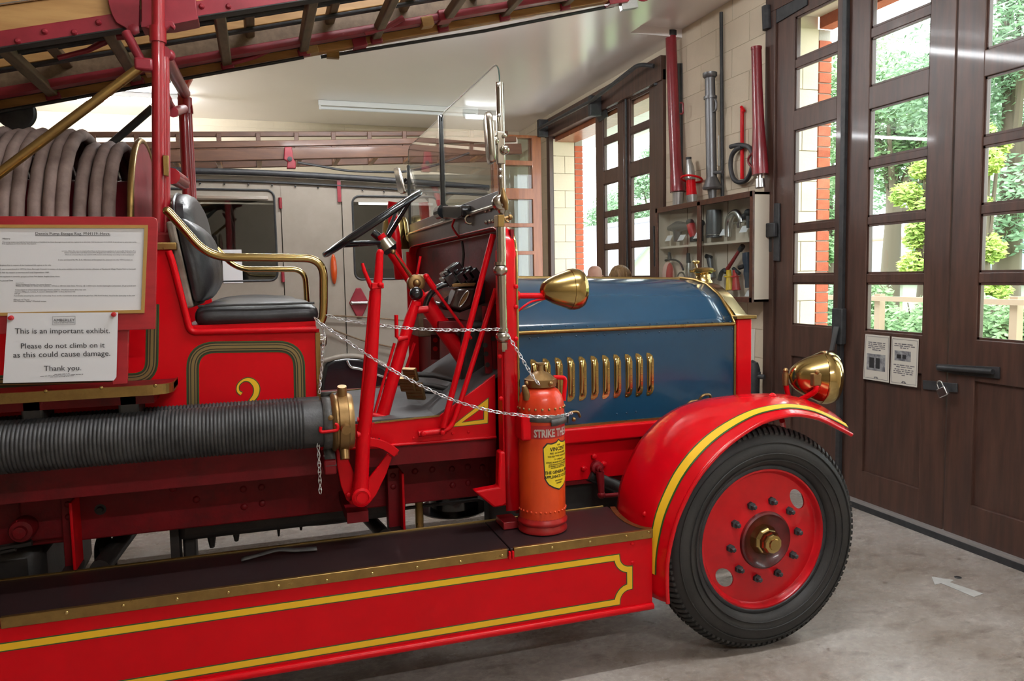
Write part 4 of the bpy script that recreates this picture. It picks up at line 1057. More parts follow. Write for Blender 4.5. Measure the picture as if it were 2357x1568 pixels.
# rounded hood of the scuttle over the dash
co = MB(); prof = []
rim = round_path([V((0, YN, 0.62)), V((0, YN, 1.685)), V((0, YFAR, 1.685)), V((0, YFAR, 0.62))], 0.12, 10)
vs = []
for p in rim:
    for dx, sc_ in ((-0.015, 0), (-0.004, 0.004), (0.018, 0.006), (0.034, 0.0), (0.042, -0.012)):
        q = V((XD+dx, p.y, p.z)); c = V((XD, YC, 1.2)); d = (V((XD, p.y, p.z))-c); 
        q.y += (1 if p.y > YC else -1)*sc_ if abs(p.z-1.685) > 0.12 else 0
        q.z += sc_ if p.z > 1.6 else 0
        vs.append(q)
co.add(vs, [(i*5+j, i*5+j+1, (i+1)*5+j+1, (i+1)*5+j) for i in range(len(rim)-1) for j in range(4)])
cow = co.build('scuttle_rim', RED_GLOSS, fe); _s = cow.modifiers.new('solid', 'SOLIDIFY'); _s.thickness = 0.006; _s.offset = 1
MB().tube([V((XD+0.043, p.y, p.z)) for p in rim], 0.006, 8).build('scuttle_brass_bead', BRASS, cow)
# flange towards the driver and curled bottom
MB().box(XD-0.022, XD-0.012, YN-0.002, YN+0.055, 0.64, 1.60).build('scuttle_flange', RED, cow, bevel=0.003)
plate('scuttle_foot', [(1150, 1040), (1187, 1040), (1187, 1117), (1184, 1144), (1172, 1158), (1159, 1166), (1138, 1170), (1092, 1132), (1148, 1122)], YN-0.004, 0.05, RED, cow, bevel=0.008)
rivets('scuttle_bolts', [at(1150, 820, y=YN-0.008), at(1153, 918, y=YN-0.008), at(1188, 660, y=YN-0.01), at(1188, 707, y=YN-0.01), at(1188, 780, y=YN-0.01)], 0.009, (0, -1, 0), RED, cow)
# grey-brown windscreen base board
zt_, zb_ = at(1140, 448, x=XD-0.01).z, at(1130, 527, x=XD-0.01).z
BOARDM = mat('tarnished_windscreen_board', (0.13, 0.105, 0.088), 0.38, metal=0.35, col2=(0.09, 0.065, 0.055), scale=5)
wbd = MB().box(XD-0.012, XD+0.004, YN+0.02, YFAR, zb_, zt_-0.045).build('windscreen_board', BOARDM, fe, bevel=0.003)
MB().box(XD-0.008, XD+0.004, YN+0.02, YFAR, zt_-0.043, zt_+0.012).build('windscreen_sill', BOARDM, wbd, bevel=0.003)
MB().tube([(XD-0.018, YN+0.05, zt_-0.043), (XD-0.018, YFAR, zt_-0.043)], 0.008, 8).build('sill_rail', NICKEL, wbd)
for (px, py) in ((1083, 505), (1086, 520)):
    q = at(px, py, x=XD-0.014); MB().torus(q+V((-0.004, 0, 0)), 0.018, 0.005, (0.3, 1, 0), 14, 6).build('board_knob', NICKEL, wbd); break
for (px, py) in ((1118, 486), (1128, 483), (1119, 512), (1128, 510), (1135, 509)):
    q = at(px, py, x=XD-0.014); MB().ball(q, 0.008, 8, 6).build('board_stud', NICKEL, wbd)
ztop = 2.285
gl = round_path([V((XD, 3.655, zt_)), V((XD, 3.655, ztop)), V((XD, YN+0.035, ztop)), V((XD, YN+0.035, zt_))], 0.07, 8)
g1 = MB().prism(gl, (0.006, 0, 0)).build('windscreen_glass', GLASS, fe, smooth=False)
gl2 = round_path([V((XD, 3.66, zt_)), V((XD, 3.66, ztop-0.01)), V((XD, YFAR, ztop-0.015)), V((XD, YFAR, zt_))], 0.07, 8)
g2 = MB().prism(gl2, (0.006, 0, 0)).build('windscreen_glass', GLASS, fe, smooth=False)
GEDGE = mat('green_glass_edge', (0.03, 0.06, 0.05), 0.15, coat=0.5)
MB().tube([p+V((0.003, 0, 0)) for p in gl], 0.0028, 6).build('glass_edge', GEDGE, g1)
MB().tube([p+V((0.003, 0, 0)) for p in gl2], 0.0022, 6).build('glass_edge', GEDGE, g2)
MB().box(XD-0.010, XD+0.014, 3.645, 3.668, zt_-0.03, ztop).build('windscreen_divider', BLACKP, fe, bevel=0.004)
MB().box(XD-0.008, XD+0.012, YFAR-0.008, YFAR+0.010, zt_-0.14, at(936, 383, x=XD).z).build('far_windscreen_post', BLACKP, fe, bevel=0.003)
# near post: slotted bar, clamp, tube with ball joints
MB().box(XD-0.014, XD+0.012, YN+0.006, YN+0.032, at(1150, 455, y=YN).z, at(1145, 187, y=YN).z).build('windscreen_channel', NICKEL, fe, bevel=0.006)
post = MB().tube([at(1149, 190, y=YN-0.005), at(1156, 455, y=YN-0.005)], 0.014, 10, flat=1.0).build('windscreen_post', NICKEL, fe)
rivets('post_screws', [at(px, py, y=YN-0.018) for px, py in ((1147, 195), (1149, 266), (1152, 391), (1152, 407))], 0.008, (0, -1, 0), STEEL, post)
dk_ = at(1153, 466, y=YN-0.02)
MB().lathe([(0.030, 0.02), (0.030, -0.004), (0.024, -0.012), (0.012, -0.014), (1e-6, -0.015)], dk_, 'Y', 20).build('clamp_disc', NICKEL, post)
MB().tube(smooth_path([at(1157, 433, y=YN-0.045), at(1160, 455, y=YN-0.045), at(1164, 470, y=YN-0.045), at(1166, 484, y=YN-0.045)], 4), [0.005, 0.007, 0.009, 0.011, 0.012, 0.013, 0.013, 0.012, 0.010, 0.009, 0.008, 0.007, 0.006], 8).build('clamp_lever', BRONZE, post)
MB().tube([at(1154, 470, y=YN-0.012), at(1156, 492, y=YN-0.012)], [0.026, 0.012], 10).build('clamp_socket', NICKEL, post)
MB().prism(px_poly([(1146, 494), (1162, 494), (1161, 523), (1146, 523)], y=YN-0.03), (0, 0.05, 0)).build('brass_block', BRASS_D, post, bevel=0.003)
MB().tube([at(1160, 503, y=YN-0.01), at(1172, 500, y=YN-0.01)], 0.006, 8).ball(at(1174, 500, y=YN-0.01), 0.011, 8, 6).tube(smooth_path([at(1161, 502, y=YN-0.02), at(1164, 508, y=YN-0.02), at(1170, 511, y=YN-0.02)], 3), 0.004, 6).build('thumb_screw', BRONZE, post)
MB().tube([at(1153, 523, y=YN-0.012), at(1158, 780, y=YN-0.012)], 0.0175, 14).build('post_tube', NICKEL, post)
for (px, py) in ((1152, 622), (1157, 775)):
    q = at(px, py, y=YN-0.02)
    MB().ball(q, 0.027, 16, 10, (1, 1, 0.85)).tube([q+V((0, 0, 0.018)), q+V((0, 0, 0.030))], 0.022, 14).build('ball_joint', NICKEL, post)
q = at(1158, 797, y=YN-0.012); MB().lathe([(0.019, -0.012), (0.019, 0.014), (0.019, 0.014)], q, 'Z', 6).lathe([(0.008, -0.02), (0.008, -0.01)], q, 'Z', 8).build('post_nut', NICKEL, post, angle=20)
# driving mirror on the post
mi = thing('driving_mirror', 'small nickel-backed driving mirror clamped on the near windscreen post', 'mirror', at(1150, 318, y=YN))
fr_ = [at(1125, 258, y=YN-0.02), at(1133, 378, y=YN-0.02)]
c = (fr_[0]+fr_[1])/2; hh = (fr_[0]-fr_[1]).length/2
Mm = Matrix.Translation(c) @ Matrix.Rotation(math.radians(-8), 4, 'Z') @ Matrix.Rotation(math.radians(-3.5), 4, 'Y')
sq = [Mm @ p for p in round_path([V((0, 0, -hh)), V((0, 0.0, -hh))], 0.01)]
ring = [(0.045*math.copysign(abs(math.cos(t))**0.45, math.cos(t)), hh*math.copysign(abs(math.sin(t))**0.45, math.sin(t))) for t in [2*PI*k/36 for k in range(36)]]
mo = MB()
layers = [(-0.016, 0.88), (-0.013, 0.97), (-0.004, 1.0), (0.004, 0.97), (0.009, 0.88), (0.011, 0.6)]
vs = [Mm @ V((x, a*s_, b*s_)) for x, s_ in layers for a, b in ring]
k = len(ring)
mo.add(vs, [(i*k+j, i*k+(j+1) % k, (i+1)*k+(j+1) % k, (i+1)*k+j) for i in range(len(layers)-1) for j in range(k)]+[tuple(range(k)), tuple(range((len(layers)-1)*k, len(layers)*k))])
mo.build('mirror_shell', NICKEL, mi)
MB().tube([Mm @ V((0.008, 0, -0.01)), at(1147, 316, y=YN-0.005)], 0.011, 8).ball(Mm @ V((0.014, 0, -0.01)), 0.017, 10, 8).build('mirror_stem', NICKEL, mi)
q = at(1152, 316, y=YN-0.02)
MB().box(q.x-0.014, q.x+0.014, q.y-0.006, q.y+0.016, q.z-0.095, q.z+0.02).ball(q+V((0.012, -0.01, -0.045)), 0.018, 10, 8).ball(q+V((0.012, -0.012, 0.004)), 0.009, 8, 6).build('mirror_clamp', NICKEL, mi, bevel=0.005)
# far mirror
m2 = thing('driving_mirror', 'narrow chrome driving mirror on the far windscreen post above the steering wheel', 'mirror', at(921, 415, x=XD-0.03))
MB().prism(px_poly([(905, 388), (911, 385), (916, 387), (929, 440), (928, 446), (921, 447), (915, 440)], x=XD-0.04), (0.018, 0, 0)).build('mirror_shell', NICKEL, m2, bevel=0.006)
MB().tube([at(928, 420, x=XD-0.02), at(936, 412, x=XD)], 0.010, 8).build('mirror_stem', BLACKP, m2)
# wiper motor
wm = MB().prism(px_poly([(1018, 474), (1060, 473), (1063, 482), (1062, 500), (1045, 505), (1020, 503), (1016, 490)], x=XD-0.05), (0.045, 0, 0)).build('wiper_motor', BLACKP, fe, bevel=0.006)
q0 = at(1016, 489, x=XD-0.03); MB().tube([q0+V((0, 0.03, 0.0)), q0+V((0, -0.06, 0))], 0.034, 14).tube([q0+V((0, 0.05, 0.01)), q0+V((0, 0.09, 0.01))], 0.006, 6).build('motor_can', BLACKP, wm)
q1 = at(1066, 480, x=XD-0.03); MB().tube([q1+V((0, 0.05, 0)), q1+V((0, -0.02, 0))], 0.016, 10).build('motor_neck', BLACKP, wm)
MB().tube(smooth_path([at(1046, 505, x=XD-0.03), at(1041, 520, x=XD-0.03), at(1047, 533, x=XD-0.025), at(1056, 545, x=XD-0.015)], 5), 0.005, 6).build('red_motor_cable', RED, wm)
# ---- instruments behind the struts
ins = MB().prism(px_poly([(1010, 700), (1048, 668), (1100, 640), (1140, 640), (1140, 690), (1060, 720), (1018, 712)], y=3.05), (0, 0.25, 0)).build('dynamo_box', BLACKP, fe, bevel=0.02)
lid = [at(1018, 705, y=2.99), at(1030, 668, y=2.99), at(1082, 668, y=2.99), at(1072, 708, y=2.99)]
MB().prism(px_poly([(1035, 706), (1052, 663), (1096, 664), (1086, 706), (1066, 716)], y=2.97), (0, 0.1, 0)).build('dynamo_cover', mat('brown_black_bakelite', (0.035, 0.02, 0.016), 0.25, coat=0.5), ins, bevel=0.01)
MB().tube([*arc(at(1068, 688, y=2.965), 0.036, 0.3, 0.3+2*PI, 20, V((0.55, 0, 0.85)), V((0.22, 0, -0.15)))], 0.0035, 6).build('cover_rim', STEEL, ins)
MB().prism([at(1068, 688, y=2.966)+V((0.55, 0, 0.85))*0.034*math.cos(t)+V((0.22, 0, -0.15))*0.034*math.sin(t) for t in [2*PI*k/20 for k in range(20)]], (0, -0.002, 0)).build('cover_plate', BRONZE, ins)
MB().tube(arc(at(1040, 715, y=3.0), 0.11, math.radians(70), math.radians(170), 10), 0.012, 8).build('dynamo_band', BLACKP, ins)
MB().prism(px_poly([(1038, 653), (1096, 651), (1092, 659), (1042, 661)], y=2.98), (0, 0.08, 0)).build('terminal_bar', BRONZE, ins, bevel=0.002)
for k in range(4):
    q = at(1036+k*15+(10 if k > 0 else 0), 640-k*4, y=2.98)
    Mq = Matrix.Translation(q) @ Matrix.Rotation(-0.6, 4, 'Y')
    MB().box(-0.022, 0.022, 0, 0.10, -0.030, 0.014, Mq).box(-0.010, 0.010, 0.01, 0.09, 0.012, 0.03, Mq).build('fuse_block', BLACKP, ins, bevel=0.004)
q = at(1053, 625, y=3.0); MB().box(-0.03, 0.03, 0, 0.08, -0.02, 0.03, Matrix.Translation(q) @ Matrix.Rotation(-0.6, 4, 'Y')).build('switch_block', BLACKP, ins, bevel=0.006)
MB().box(at(985, 735, y=3.2).x, at(1050, 735, y=3.2).x, 3.0, 3.3, at(985, 760, y=3.2).z, at(985, 735, y=3.2).z).build('dash_shelf', RED_GRIME, dash, bevel=0.003)
MB().box(XD-0.09, XD+0.04, 3.0, 3.1, 1.0, 1.32).build('engine_unit', OILY, dash, bevel=0.02)
MB().box(at(960, 740, y=3.45).x, at(1010, 740, y=3.45).x, 3.42, 3.62, at(960, 775, y=3.45).z, at(960, 718, y=3.45).z).build('battery_box', WOOD_R, dash, bevel=0.003)
for (px, py, px2, py2) in ((1110, 705, 1118, 860), (1128, 700, 1136, 850)):
    MB().prism(px_poly([(px, py), (px+16, py), (px2+16, py2), (px2, py2)], y=2.84), (0, 0.01, 0)).build('perforated_strut', RED_GRIME, dash)
for (px, py) in ((1117, 795), (1119, 815), (1122, 840), (1135, 780)):
    q = at(px, py, y=2.838); MB().lathe([(0.010, 0), (0.010, -0.001)], q, 'Y', 10).build('strut_hole', OILY, dash)
MB().prism(px_poly([(992, 770), (1012, 770), (1012, 828), (992, 828)], y=3.3), (0, 0.01, 0)).build('perforated_strut', RED_GRIME, dash)
for (px, py) in ((1002, 783), (1002, 803)):
    q = at(px, py, y=3.298); MB().lathe([(0.011, 0), (0.011, -0.001)], q, 'Y', 10).build('strut_bolt', RED, dash)
MB().tube(smooth_path([at(1063, 555, y=3.2), at(1067, 585, y=3.2), at(1064, 615, y=3.2)], 4), 0.006, 6).build('dash_cable', BLACKP, dash)
rivets('dash_bolts', [at(px, py, x=XD+0.05) for px, py in ((997, 617), (1004, 636), (1000, 612), (1130, 612), (990, 622))], 0.012, (-1, 0, 0), RED_GRIME, dash)
# side struts
MB().tube([at(1135, 540, y=2.74), at(1020, 985, y=2.74)], 0.0115, 10).build('scuttle_strut', RED, fe)
MB().tube(round_path([at(1142, 665, y=2.80), at(1060, 925, y=2.76), at(1040, 983, y=2.75), at(1018, 993, y=2.75)], 0.04), 0.010, 10).build('scuttle_strut', RED, fe)
ph_ = MB().tube([at(963, 999, y=2.76), at(1026, 992, y=2.76)], 0.0125, 10).build('strut_foot', RED, fe)
for (px, py) in ((973, 998), (1018, 995)): MB().lathe([(0.010, 0), (0.010, -0.012), (0.006, -0.015), (1e-6, -0.015)], at(px, py, y=2.745), 'Y', 6).build('foot_bolt', RED, ph_)
MB().tube([at(955, 660, y=3.3), at(968, 590, y=3.3)], 0.006, 8).build('long_rod', RED, fe)
MB().tube([at(955, 790, y=3.3), at(935, 850, y=3.3)], 0.008, 8).build('long_rod', RED, fe)

# ---- steering gear
SY = 3.05
h0 = at(884, 556, y=SY); h1 = at(1092, 862, y=SY); sd = (h1-h0).normalized()
MB().tube([h0-sd*0.03, h0+sd*0.10, h0+(h1-h0)*0.45], 0.020, 14).build('steering_column', RED, fe)
colm = MB().tube([h0+(h1-h0)*0.42, h1], 0.034, 14).build('column_casing', RED, fe)
MB().tube([h0+(h1-h0)*0.40, h0+(h1-h0)*0.46], 0.038, 14).tube([h0+(h1-h0)*0.60, h0+(h1-h0)*0.62], 0.039, 14).build('casing_collar', RED, colm)
sw = MB().torus(at(858, 514, y=SY), 0.222, 0.0125, sd, 56, 10).build('steering_wheel', BLACKP, fe)
wc = at(858, 514, y=SY)
nn = sd; a_ = V((0, 1, 0)); b_ = nn.cross(a_).normalized()
for k in range(4):
    t = PI/4+k*PI/2
    MB().tube([h0+sd*0.005, wc+(a_*math.cos(t)+b_*math.sin(t))*0.218], [0.010, 0.0065], 8).build('wheel_spoke', BLACKP, sw)
MB().tube([h0-sd*0.012, h0+sd*0.03], [0.034, 0.040], 14).build('wheel_boss', NICKEL, sw)
MB().tube([h0+sd*0.032, h0+sd*0.05], [0.036, 0.026], 14).build('boss_collar', BLACKP, sw)
MB().tube([at(858, 534, y=SY), at(884, 556, y=SY)], 0.016, 8).build('throttle_lever', BLACKP, sw)
# bronze quadrant arm with black knob
q0 = at(905, 580, y=2.96); q1 = at(948, 640, y=2.96); qc = at(957, 652, y=2.96)
br_ = MB().tube([q0, q1], [0.005, 0.014], 8, flat=0.6).ball(q0, 0.010, 8, 6).build('bronze_lever', BRONZE, colm)
MB().lathe([(0.034, 0.016), (0.034, -0.016), (0.030, -0.020), (0.016, -0.020), (0.014, -0.03), (0.008, -0.036), (1e-6, -0.036)], qc, 'Y', 20).build('lever_eye', BRONZE, colm)
MB().tube([at(962, 643, y=2.96), at(985, 640, y=2.96)], [0.02, 0.012], 8).build('eye_arm', BRONZE, colm)
MB().tube([at(983, 640, y=2.95), at(1000, 665, y=2.95)], 0.012, 8).ball(at(981, 637, y=2.95), 0.013, 8, 6).tube([at(1000, 665, y=2.95), at(1085, 780, y=2.95)], 0.006, 8).build('control_rod', RED, colm)
MB().tube([at(955, 715, y=2.95), at(985, 712, y=2.95)], 0.014, 8).build('column_clip', RED, colm)
# ---- gear lever with black knob
gl_ = MB().tube([at(957, 695, y=2.88), at(944, 735, y=2.88), at(868, 1000, y=2.88)], [0.017, 0.022, 0.026], 12).build('gear_lever', RED, fe)
MB().ball(at(958, 676, y=2.88), 0.026, 20, 14).build('lever_knob', BLACKP, gl_)
MB().tube([at(958, 694, y=2.88), at(957, 704, y=2.88)], 0.019, 12).build('knob_collar', RED, gl_)
MB().tube([at(912, 725, y=2.86), at(913, 775, y=2.86), at(920, 780, y=2.86)], 0.0075, 8).tube([at(916, 782, y=2.86), at(938, 776, y=2.86)], 0.010, 8).build('gear_trigger', RED, gl_)
MB().tube([at(908, 790, y=2.86), at(858, 965, y=2.86)], 0.0055, 8).build('trigger_rod', RED, gl_)
MB().tube([at(855, 955, y=2.86), at(886, 962, y=2.86)], 0.011, 8).build('rod_guide', RED, gl_)
MB().tube([at(860, 985, y=2.86), at(885, 992, y=2.86)], 0.012, 8).build('rod_guide', RED, gl_)
# ---- hand brake lever on its quadrant
HB = 2.70
hb = MB().tube([at(874, 582, y=HB), at(871, 640, y=HB), at(869, 652, y=HB)], [0.013, 0.0155, 0.0155], 12).build('hand_brake_grip', RED, fe)
lv = MB().tube([at(866, 652, y=HB), at(853, 860, y=HB), at(836, 1010, y=HB), at(832, 1100, y=HB), at(829, 1135, y=HB)], [0.019, 0.023, 0.025, 0.026, 0.030], 14).build('hand_brake_lever', RED, fe)
MB().ball(at(875, 582, y=HB), 0.013, 10, 8).build('grip_end', RED, hb)
MB().box(-0.021, 0.021, -0.02, 0.02, -0.011, 0.009, Matrix.Translation(at(868, 657, y=HB))).build('lever_clamp', RED, lv, bevel=0.003)
MB().tube([at(834, 606, y=HB), at(838, 622, y=HB), at(853, 658, y=HB), at(857, 664, y=HB)], [0.005, 0.007, 0.008, 0.008], 8).build('release_trigger', RED, lv)
MB().tube([at(856, 664, y=HB-0.012), at(876, 660, y=HB-0.012)], 0.009, 8).ball(at(875, 656, y=HB-0.02), 0.010, 8, 6).build('trigger_pivot', RED, lv)
MB().tube([at(854, 670, y=HB), at(826, 995, y=HB)], 0.0055, 8).build('release_rod', RED, lv)
MB().tube([at(822, 966, y=HB), at(842, 966, y=HB)], 0.009, 8).build('rod_guide', RED, lv)
MB().tube([at(822, 1001, y=HB-0.01), at(848, 999, y=HB-0.01)], 0.012, 8).build('rod_guide', RED, lv)
MB().lathe([(0.034, 0.03), (0.034, -0.03), (0.026, -0.034), (0.024, -0.030), (0.018, -0.030), (0.018, -0.036), (1e-6, -0.036)], at(830, 1141, y=HB), 'Y', 20).build('lever_boss', RED, lv)
qd = plate('brake_quadrant', [(773, 1035), (790, 1028), (806, 1068), (815, 1090), (818, 1105), (845, 1107), (862, 1085), (893, 1045), (903, 1052), (890, 1090), (866, 1140), (852, 1158), (835, 1165), (815, 1164), (798, 1152), (785, 1120), (776, 1075)], HB+0.03, 0.016, RED, fe, bevel=0.003)
MB().strip(smooth_path([at(px, py, y=HB+0.024) for px, py in ((778, 1031), (815, 1018), (850, 1016), (885, 1025), (912, 1043))], 6), 0.030, (0, -1, 0), 0.014).build('quadrant_arc', RED, qd, bevel=0.002)
te = MB()
for k in range(8):
    q = at(815+k*8.0, 1013+0.05*k*k, y=HB+0.012); te.add([q+V((-0.007, 0, -0.004)), q+V((0.005, 0, -0.004)), q+V((0.005, 0, 0.010)), q+V((-0.007, 0.012, -0.004)), q+V((0.005, 0.012, -0.004)), q+V((0.005, 0.012, 0.010))], [(0, 1, 2), (5, 4, 3), (0, 2, 5, 3), (1, 4, 5, 2), (0, 3, 4, 1)])
te.build('ratchet_teeth', OILY, qd)
for (px, py) in ((909, 1042), (802, 1138), (810, 1154), (845, 1152)):
    MB().lathe([(0.010, 0), (0.010, -0.012), (0.006, -0.015), (1e-6, -0.015)], at(px, py, y=HB+0.03), 'Y', 6).build('quadrant_bolt', RED, qd)
MB().box(at(800, 1140, y=HB).x, at(850, 1140, y=HB).x, HB+0.045, YR_, 0.62, 0.66).build('quadrant_bracket', RED_GRIME, qd)
# pedals
for (px, py, s_) in ((938, 885, 1.0), (955, 900, 1.2), (945, 862, 0.9)):
    q = at(px, py, y=3.05); Mq = Matrix.Translation(q) @ Matrix.Rotation(0.85, 4, 'Z') @ Matrix.Rotation(-0.35, 4, 'Y')
    pd = MB().box(-0.008, 0.008, -0.035*s_, 0.035*s_, -0.032*s_, 0.032*s_, Mq).build('foot_pedal', BRONZE, fe, bevel=0.004)
    rb = MB()
    for k in range(5): rb.box(-0.012, -0.007, -0.030*s_, 0.030*s_, (-0.026+k*0.013)*s_, (-0.020+k*0.013)*s_, Mq)
    rb.build('pedal_ribs', BRONZE, pd)
    MB().tube([q+V((0.01, 0, 0)), q+V((0.10, 0, -0.01)), q+V((0.20, 0, -0.04))], 0.011, 8).build('pedal_arm', OILY, pd)

# ---- seats
def cushion(name, x0, x1_, y0, y1, z0, z1, parent, M=None, puff=0.02, m=LEATHER):
    mb = MB(); nx, ny = 7, 7; vs = []; 
    for i in range(nx):
        for j in range(ny):
            u, v = i/(nx-1), j/(ny-1)
            b = (math.sin(PI*u)**0.5)*(math.sin(PI*v)**0.5) if 0 < i < nx-1 and 0 < j < ny-1 else 0
            vs.append(V((x0+(x1_-x0)*u, y0+(y1-y0)*v, z1-puff*(1-b)+0.004*math.sin(9*u+7*v))))
    n0 = len(vs)
    for i in range(nx):
        for j in range(ny):
            u, v = i/(nx-1), j/(ny-1); vs.append(V((x0+(x1_-x0)*u, y0+(y1-y0)*v, z0)))
    fs = []
    for i in range(nx-1):
        for j in range(ny-1):
            a = i*ny+j; fs += [(a, a+ny, a+ny+1, a+1), (n0+a, n0+a+1, n0+a+ny+1, n0+a+ny)]
    for i in range(nx-1):
        a = i*ny; fs.append((a, n0+a, n0+a+ny, a+ny)); a = i*ny+ny-1; fs.append((a, a+ny, n0+a+ny, n0+a))
    for j in range(ny-1):
        a = j; fs.append((a, a+1, n0+a+1, n0+a)); a = (nx-1)*ny+j; fs.append((a, n0+a, n0+a+1, a+1))
    if M is not None: vs = [M @ p for p in vs]
    mb.add(vs, fs)
    return mb.build(name, m, parent, sub=2)
sx0, sx1 = at(443, 740, y=2.82).x, at(738, 725, y=2.82).x
sz = at(600, 752, y=2.82).z
st1 = cushion('seat_cushion', sx0, sx1, 2.815, 3.42, sz+0.0, sz+0.095, fe)
MB().tube([(sx0+0.02, 2.82, sz+0.078), (sx1-0.02, 2.82, sz+0.078)], 0.004, 6).build('seat_piping', LEATHER, st1)
cushion('seat_cushion', sx0, sx1-0.02, 3.50, 4.24, sz+0.0, sz+0.095, fe)
MB().box(sx0-0.02, x1-0.01, YP+0.03, 2*YC-YP-0.03, sz-0.03, sz+0.012).build('seat_base', RED, fe)
# lower back rest
bkx = at(425, 640, y=2.84).x
Mb = Matrix.Translation((bkx, 2.83, sz+0.07)) @ Matrix.Rotation(math.radians(-9), 4, 'Y')
mb = MB(); nz_, ny_ = 8, 10; vs = []
for lay in (0, 1):
    for i in range(nz_+1):
        for j in range(ny_+1):
            u, v = i/nz_, j/ny_; e = (1-(2*u-1)**4)*(1-(2*v-1)**6)
            x = 0.024 if lay == 0 else 0.06+0.065*e+0.010*math.sin(v*23)*e
            vs.append(Mb @ V((x, 0.62*v, 0.01+0.30*u+(0.012*e if u == 1 else 0))))
m0 = (nz_+1)*(ny_+1); W_ = ny_+1; fs = []
for i in range(nz_):
    for j in range(ny_):
        a = i*W_+j; fs += [(a, a+1, a+W_+1, a+W_), (m0+a, m0+a+W_, m0+a+W_+1, m0+a+1)]
for i in range(nz_):
    a = i*W_; fs.append((a, a+W_, m0+a+W_, m0+a)); a = i*W_+ny_; fs.append((a, m0+a, m0+a+W_, a+W_))
for j in range(ny_):
    fs.append((j, m0+j, m0+j+1, j+1)); a = nz_*W_+j; fs.append((a, a+1, m0+a+1, m0+a))
mb.add(vs, fs); cb_ = mb.build('back_cushion', LEATHER, fe, sub=1, angle=80)
MB().box(-0.002, 0.024, -0.004, 0.62, 0.0, 0.30, Mb).build('cushion_back_cloth', CANVAS, cb_, bevel=0.008)
# upper back pads of the two seats
def upper_pad(y0, y1):
    x0 = at(393, 480, y=2.97).x
    prof = [at(px, py, y=2.90) for px, py in ((392, 440), (404, 432), (432, 452), (455, 490), (485, 545), (491, 570), (487, 592), (470, 590), (430, 568), (405, 545), (396, 500))]
    d0 = prof[0]
    mb = MB()
    z0, z1 = 1.575, at(408, 432, y=3.10).z
    # rounded pad standing across the cab
    ring = [(y0+(y1-y0)/2+(y1-y0)/2*math.copysign(abs(math.cos(t))**0.85, math.cos(t)), (z0+z1)/2+(z1-z0)/2*math.copysign(abs(math.sin(t))**0.9, math.sin(t))) for t in [2*PI*k/40 for k in range(40)]]
    lay = [(0.0, 0.93), (0.012, 1.0), (0.035, 1.0), (0.055, 0.93), (0.065, 0.75), (0.07, 0.4)]
    cy, cz = (y0+y1)/2, (z0+z1)/2
    vs = [V((x0+x+0.10*(z1-(cz+(b-cz)*s_)), cy+(a-cy)*s_, cz+(b-cz)*s_)) for x, s_ in lay for a, b in ring]
    k = 40
    mb.add(vs, [(i*k+j, i*k+(j+1) % k, (i+1)*k+(j+1) % k, (i+1)*k+j) for i in range(len(lay)-1) for j in range(k)]+[tuple(range(k)), tuple(range((len(lay)-1)*k, len(lay)*k))])
    o = mb.build('upper_back_pad', LEATHER, fe)
    MB().tube([V((x0+0.004+0.10*(z1-b), a, b)) for a, b in ring], 0.006, 6, closed=True).build('pad_piping', LEATHER, o)
upper_pad(2.90, 4.10)
# brass arm rails
def armrail(y, pts, r, nm='arm_rail'):
    return MB().tube(round_path([at(px, py, y=y) for px, py in pts], 0.07, 8), r, 14).build(nm, BRASS, fe)
ar1 = armrail(2.79, ((385, 485), (392, 492), (480, 592), (745, 595), (745, 728), (738, 742)), 0.0145)
MB().ball(at(385, 486, y=2.79), 0.0150, 12, 8).build('rail_end', BRASS, ar1)
armrail(4.22, ((498, 572), (545, 620), (702, 620), (707, 700)), 0.0145)
# dash-side lamp bracket and cap behind seat corner
q = at(732, 785, y=2.84); MB().lathe([(0.022, -0.02), (0.022, 0.02), (0.016, 0.024)], (x1+0.004, 2.86, q.z), 'X', 16).build('side_lamp_socket', NICKEL, pan)

# ---- gantry for the escape
XG = -0.318; YN_, YF_ = 2.97, 4.13
zt = at(368, -60, y=YN_).z
gp = MB().tube([at(365, 548, y=YN_), at(364, -60, y=YN_)], 0.0215, 14).build('gantry_post', RED_POST, fe)
MB().tube([at(381, 548, y=YN_+0.012), at(378, 132, y=YN_+0.012)], 0.0175, 14).build('gantry_stay_tube', RED_POST, gp)
MB().tube([at(363, 62, y=YN_), at(364, 98, y=YN_)], 0.0275, 16).build('post_collar', RED_POST, gp)
MB().box(XG-0.05, XG+0.05, YN_-0.03, YN_+0.05, 1.615, 1.68)  .build('post_socket', RED_POST, gp, bevel=0.01)
MB().prism(px_poly([(374, 357), (388, 358), (388, 406), (376, 404)], y=YN_-0.025), (0, 0.012, 0)).build('brass_plate', BRASS_D, gp, bevel=0.002)
gf = MB().tube([V((XG-0.006, YF_, 1.60)), V((XG, YF_, at(426, 175, y=YF_).z))], 0.0255, 14).tube([V((XG+0.016, YF_, 1.60)), V((XG+0.014, YF_, at(426, 255, y=YF_).z))], 0.022, 12).build('gantry_post', RED_POST, fe)
MB().tube([at(425, 225, y=YF_), at(426, 262, y=YF_)], 0.034, 14).build('post_collar', RED_POST, gf)
MB().tube([at(428, 252, y=YF_), at(444, 252, y=YF_)], 0.022, 10).build('collar_lug', RED_POST, gf)
MB().prism(px_poly([(412, 182), (443, 170), (442, 180), (434, 195), (432, 215), (415, 215)], y=YF_-0.02), (0, 0.05, 0)).build('gantry_saddle', RED_POST, gf, bevel=0.008)
cross = MB().tube([at(374, 122, y=YN_), at(425, 215, y=YF_)], 0.027, 14).build('gantry_crossbar', RED_OLD, fe)
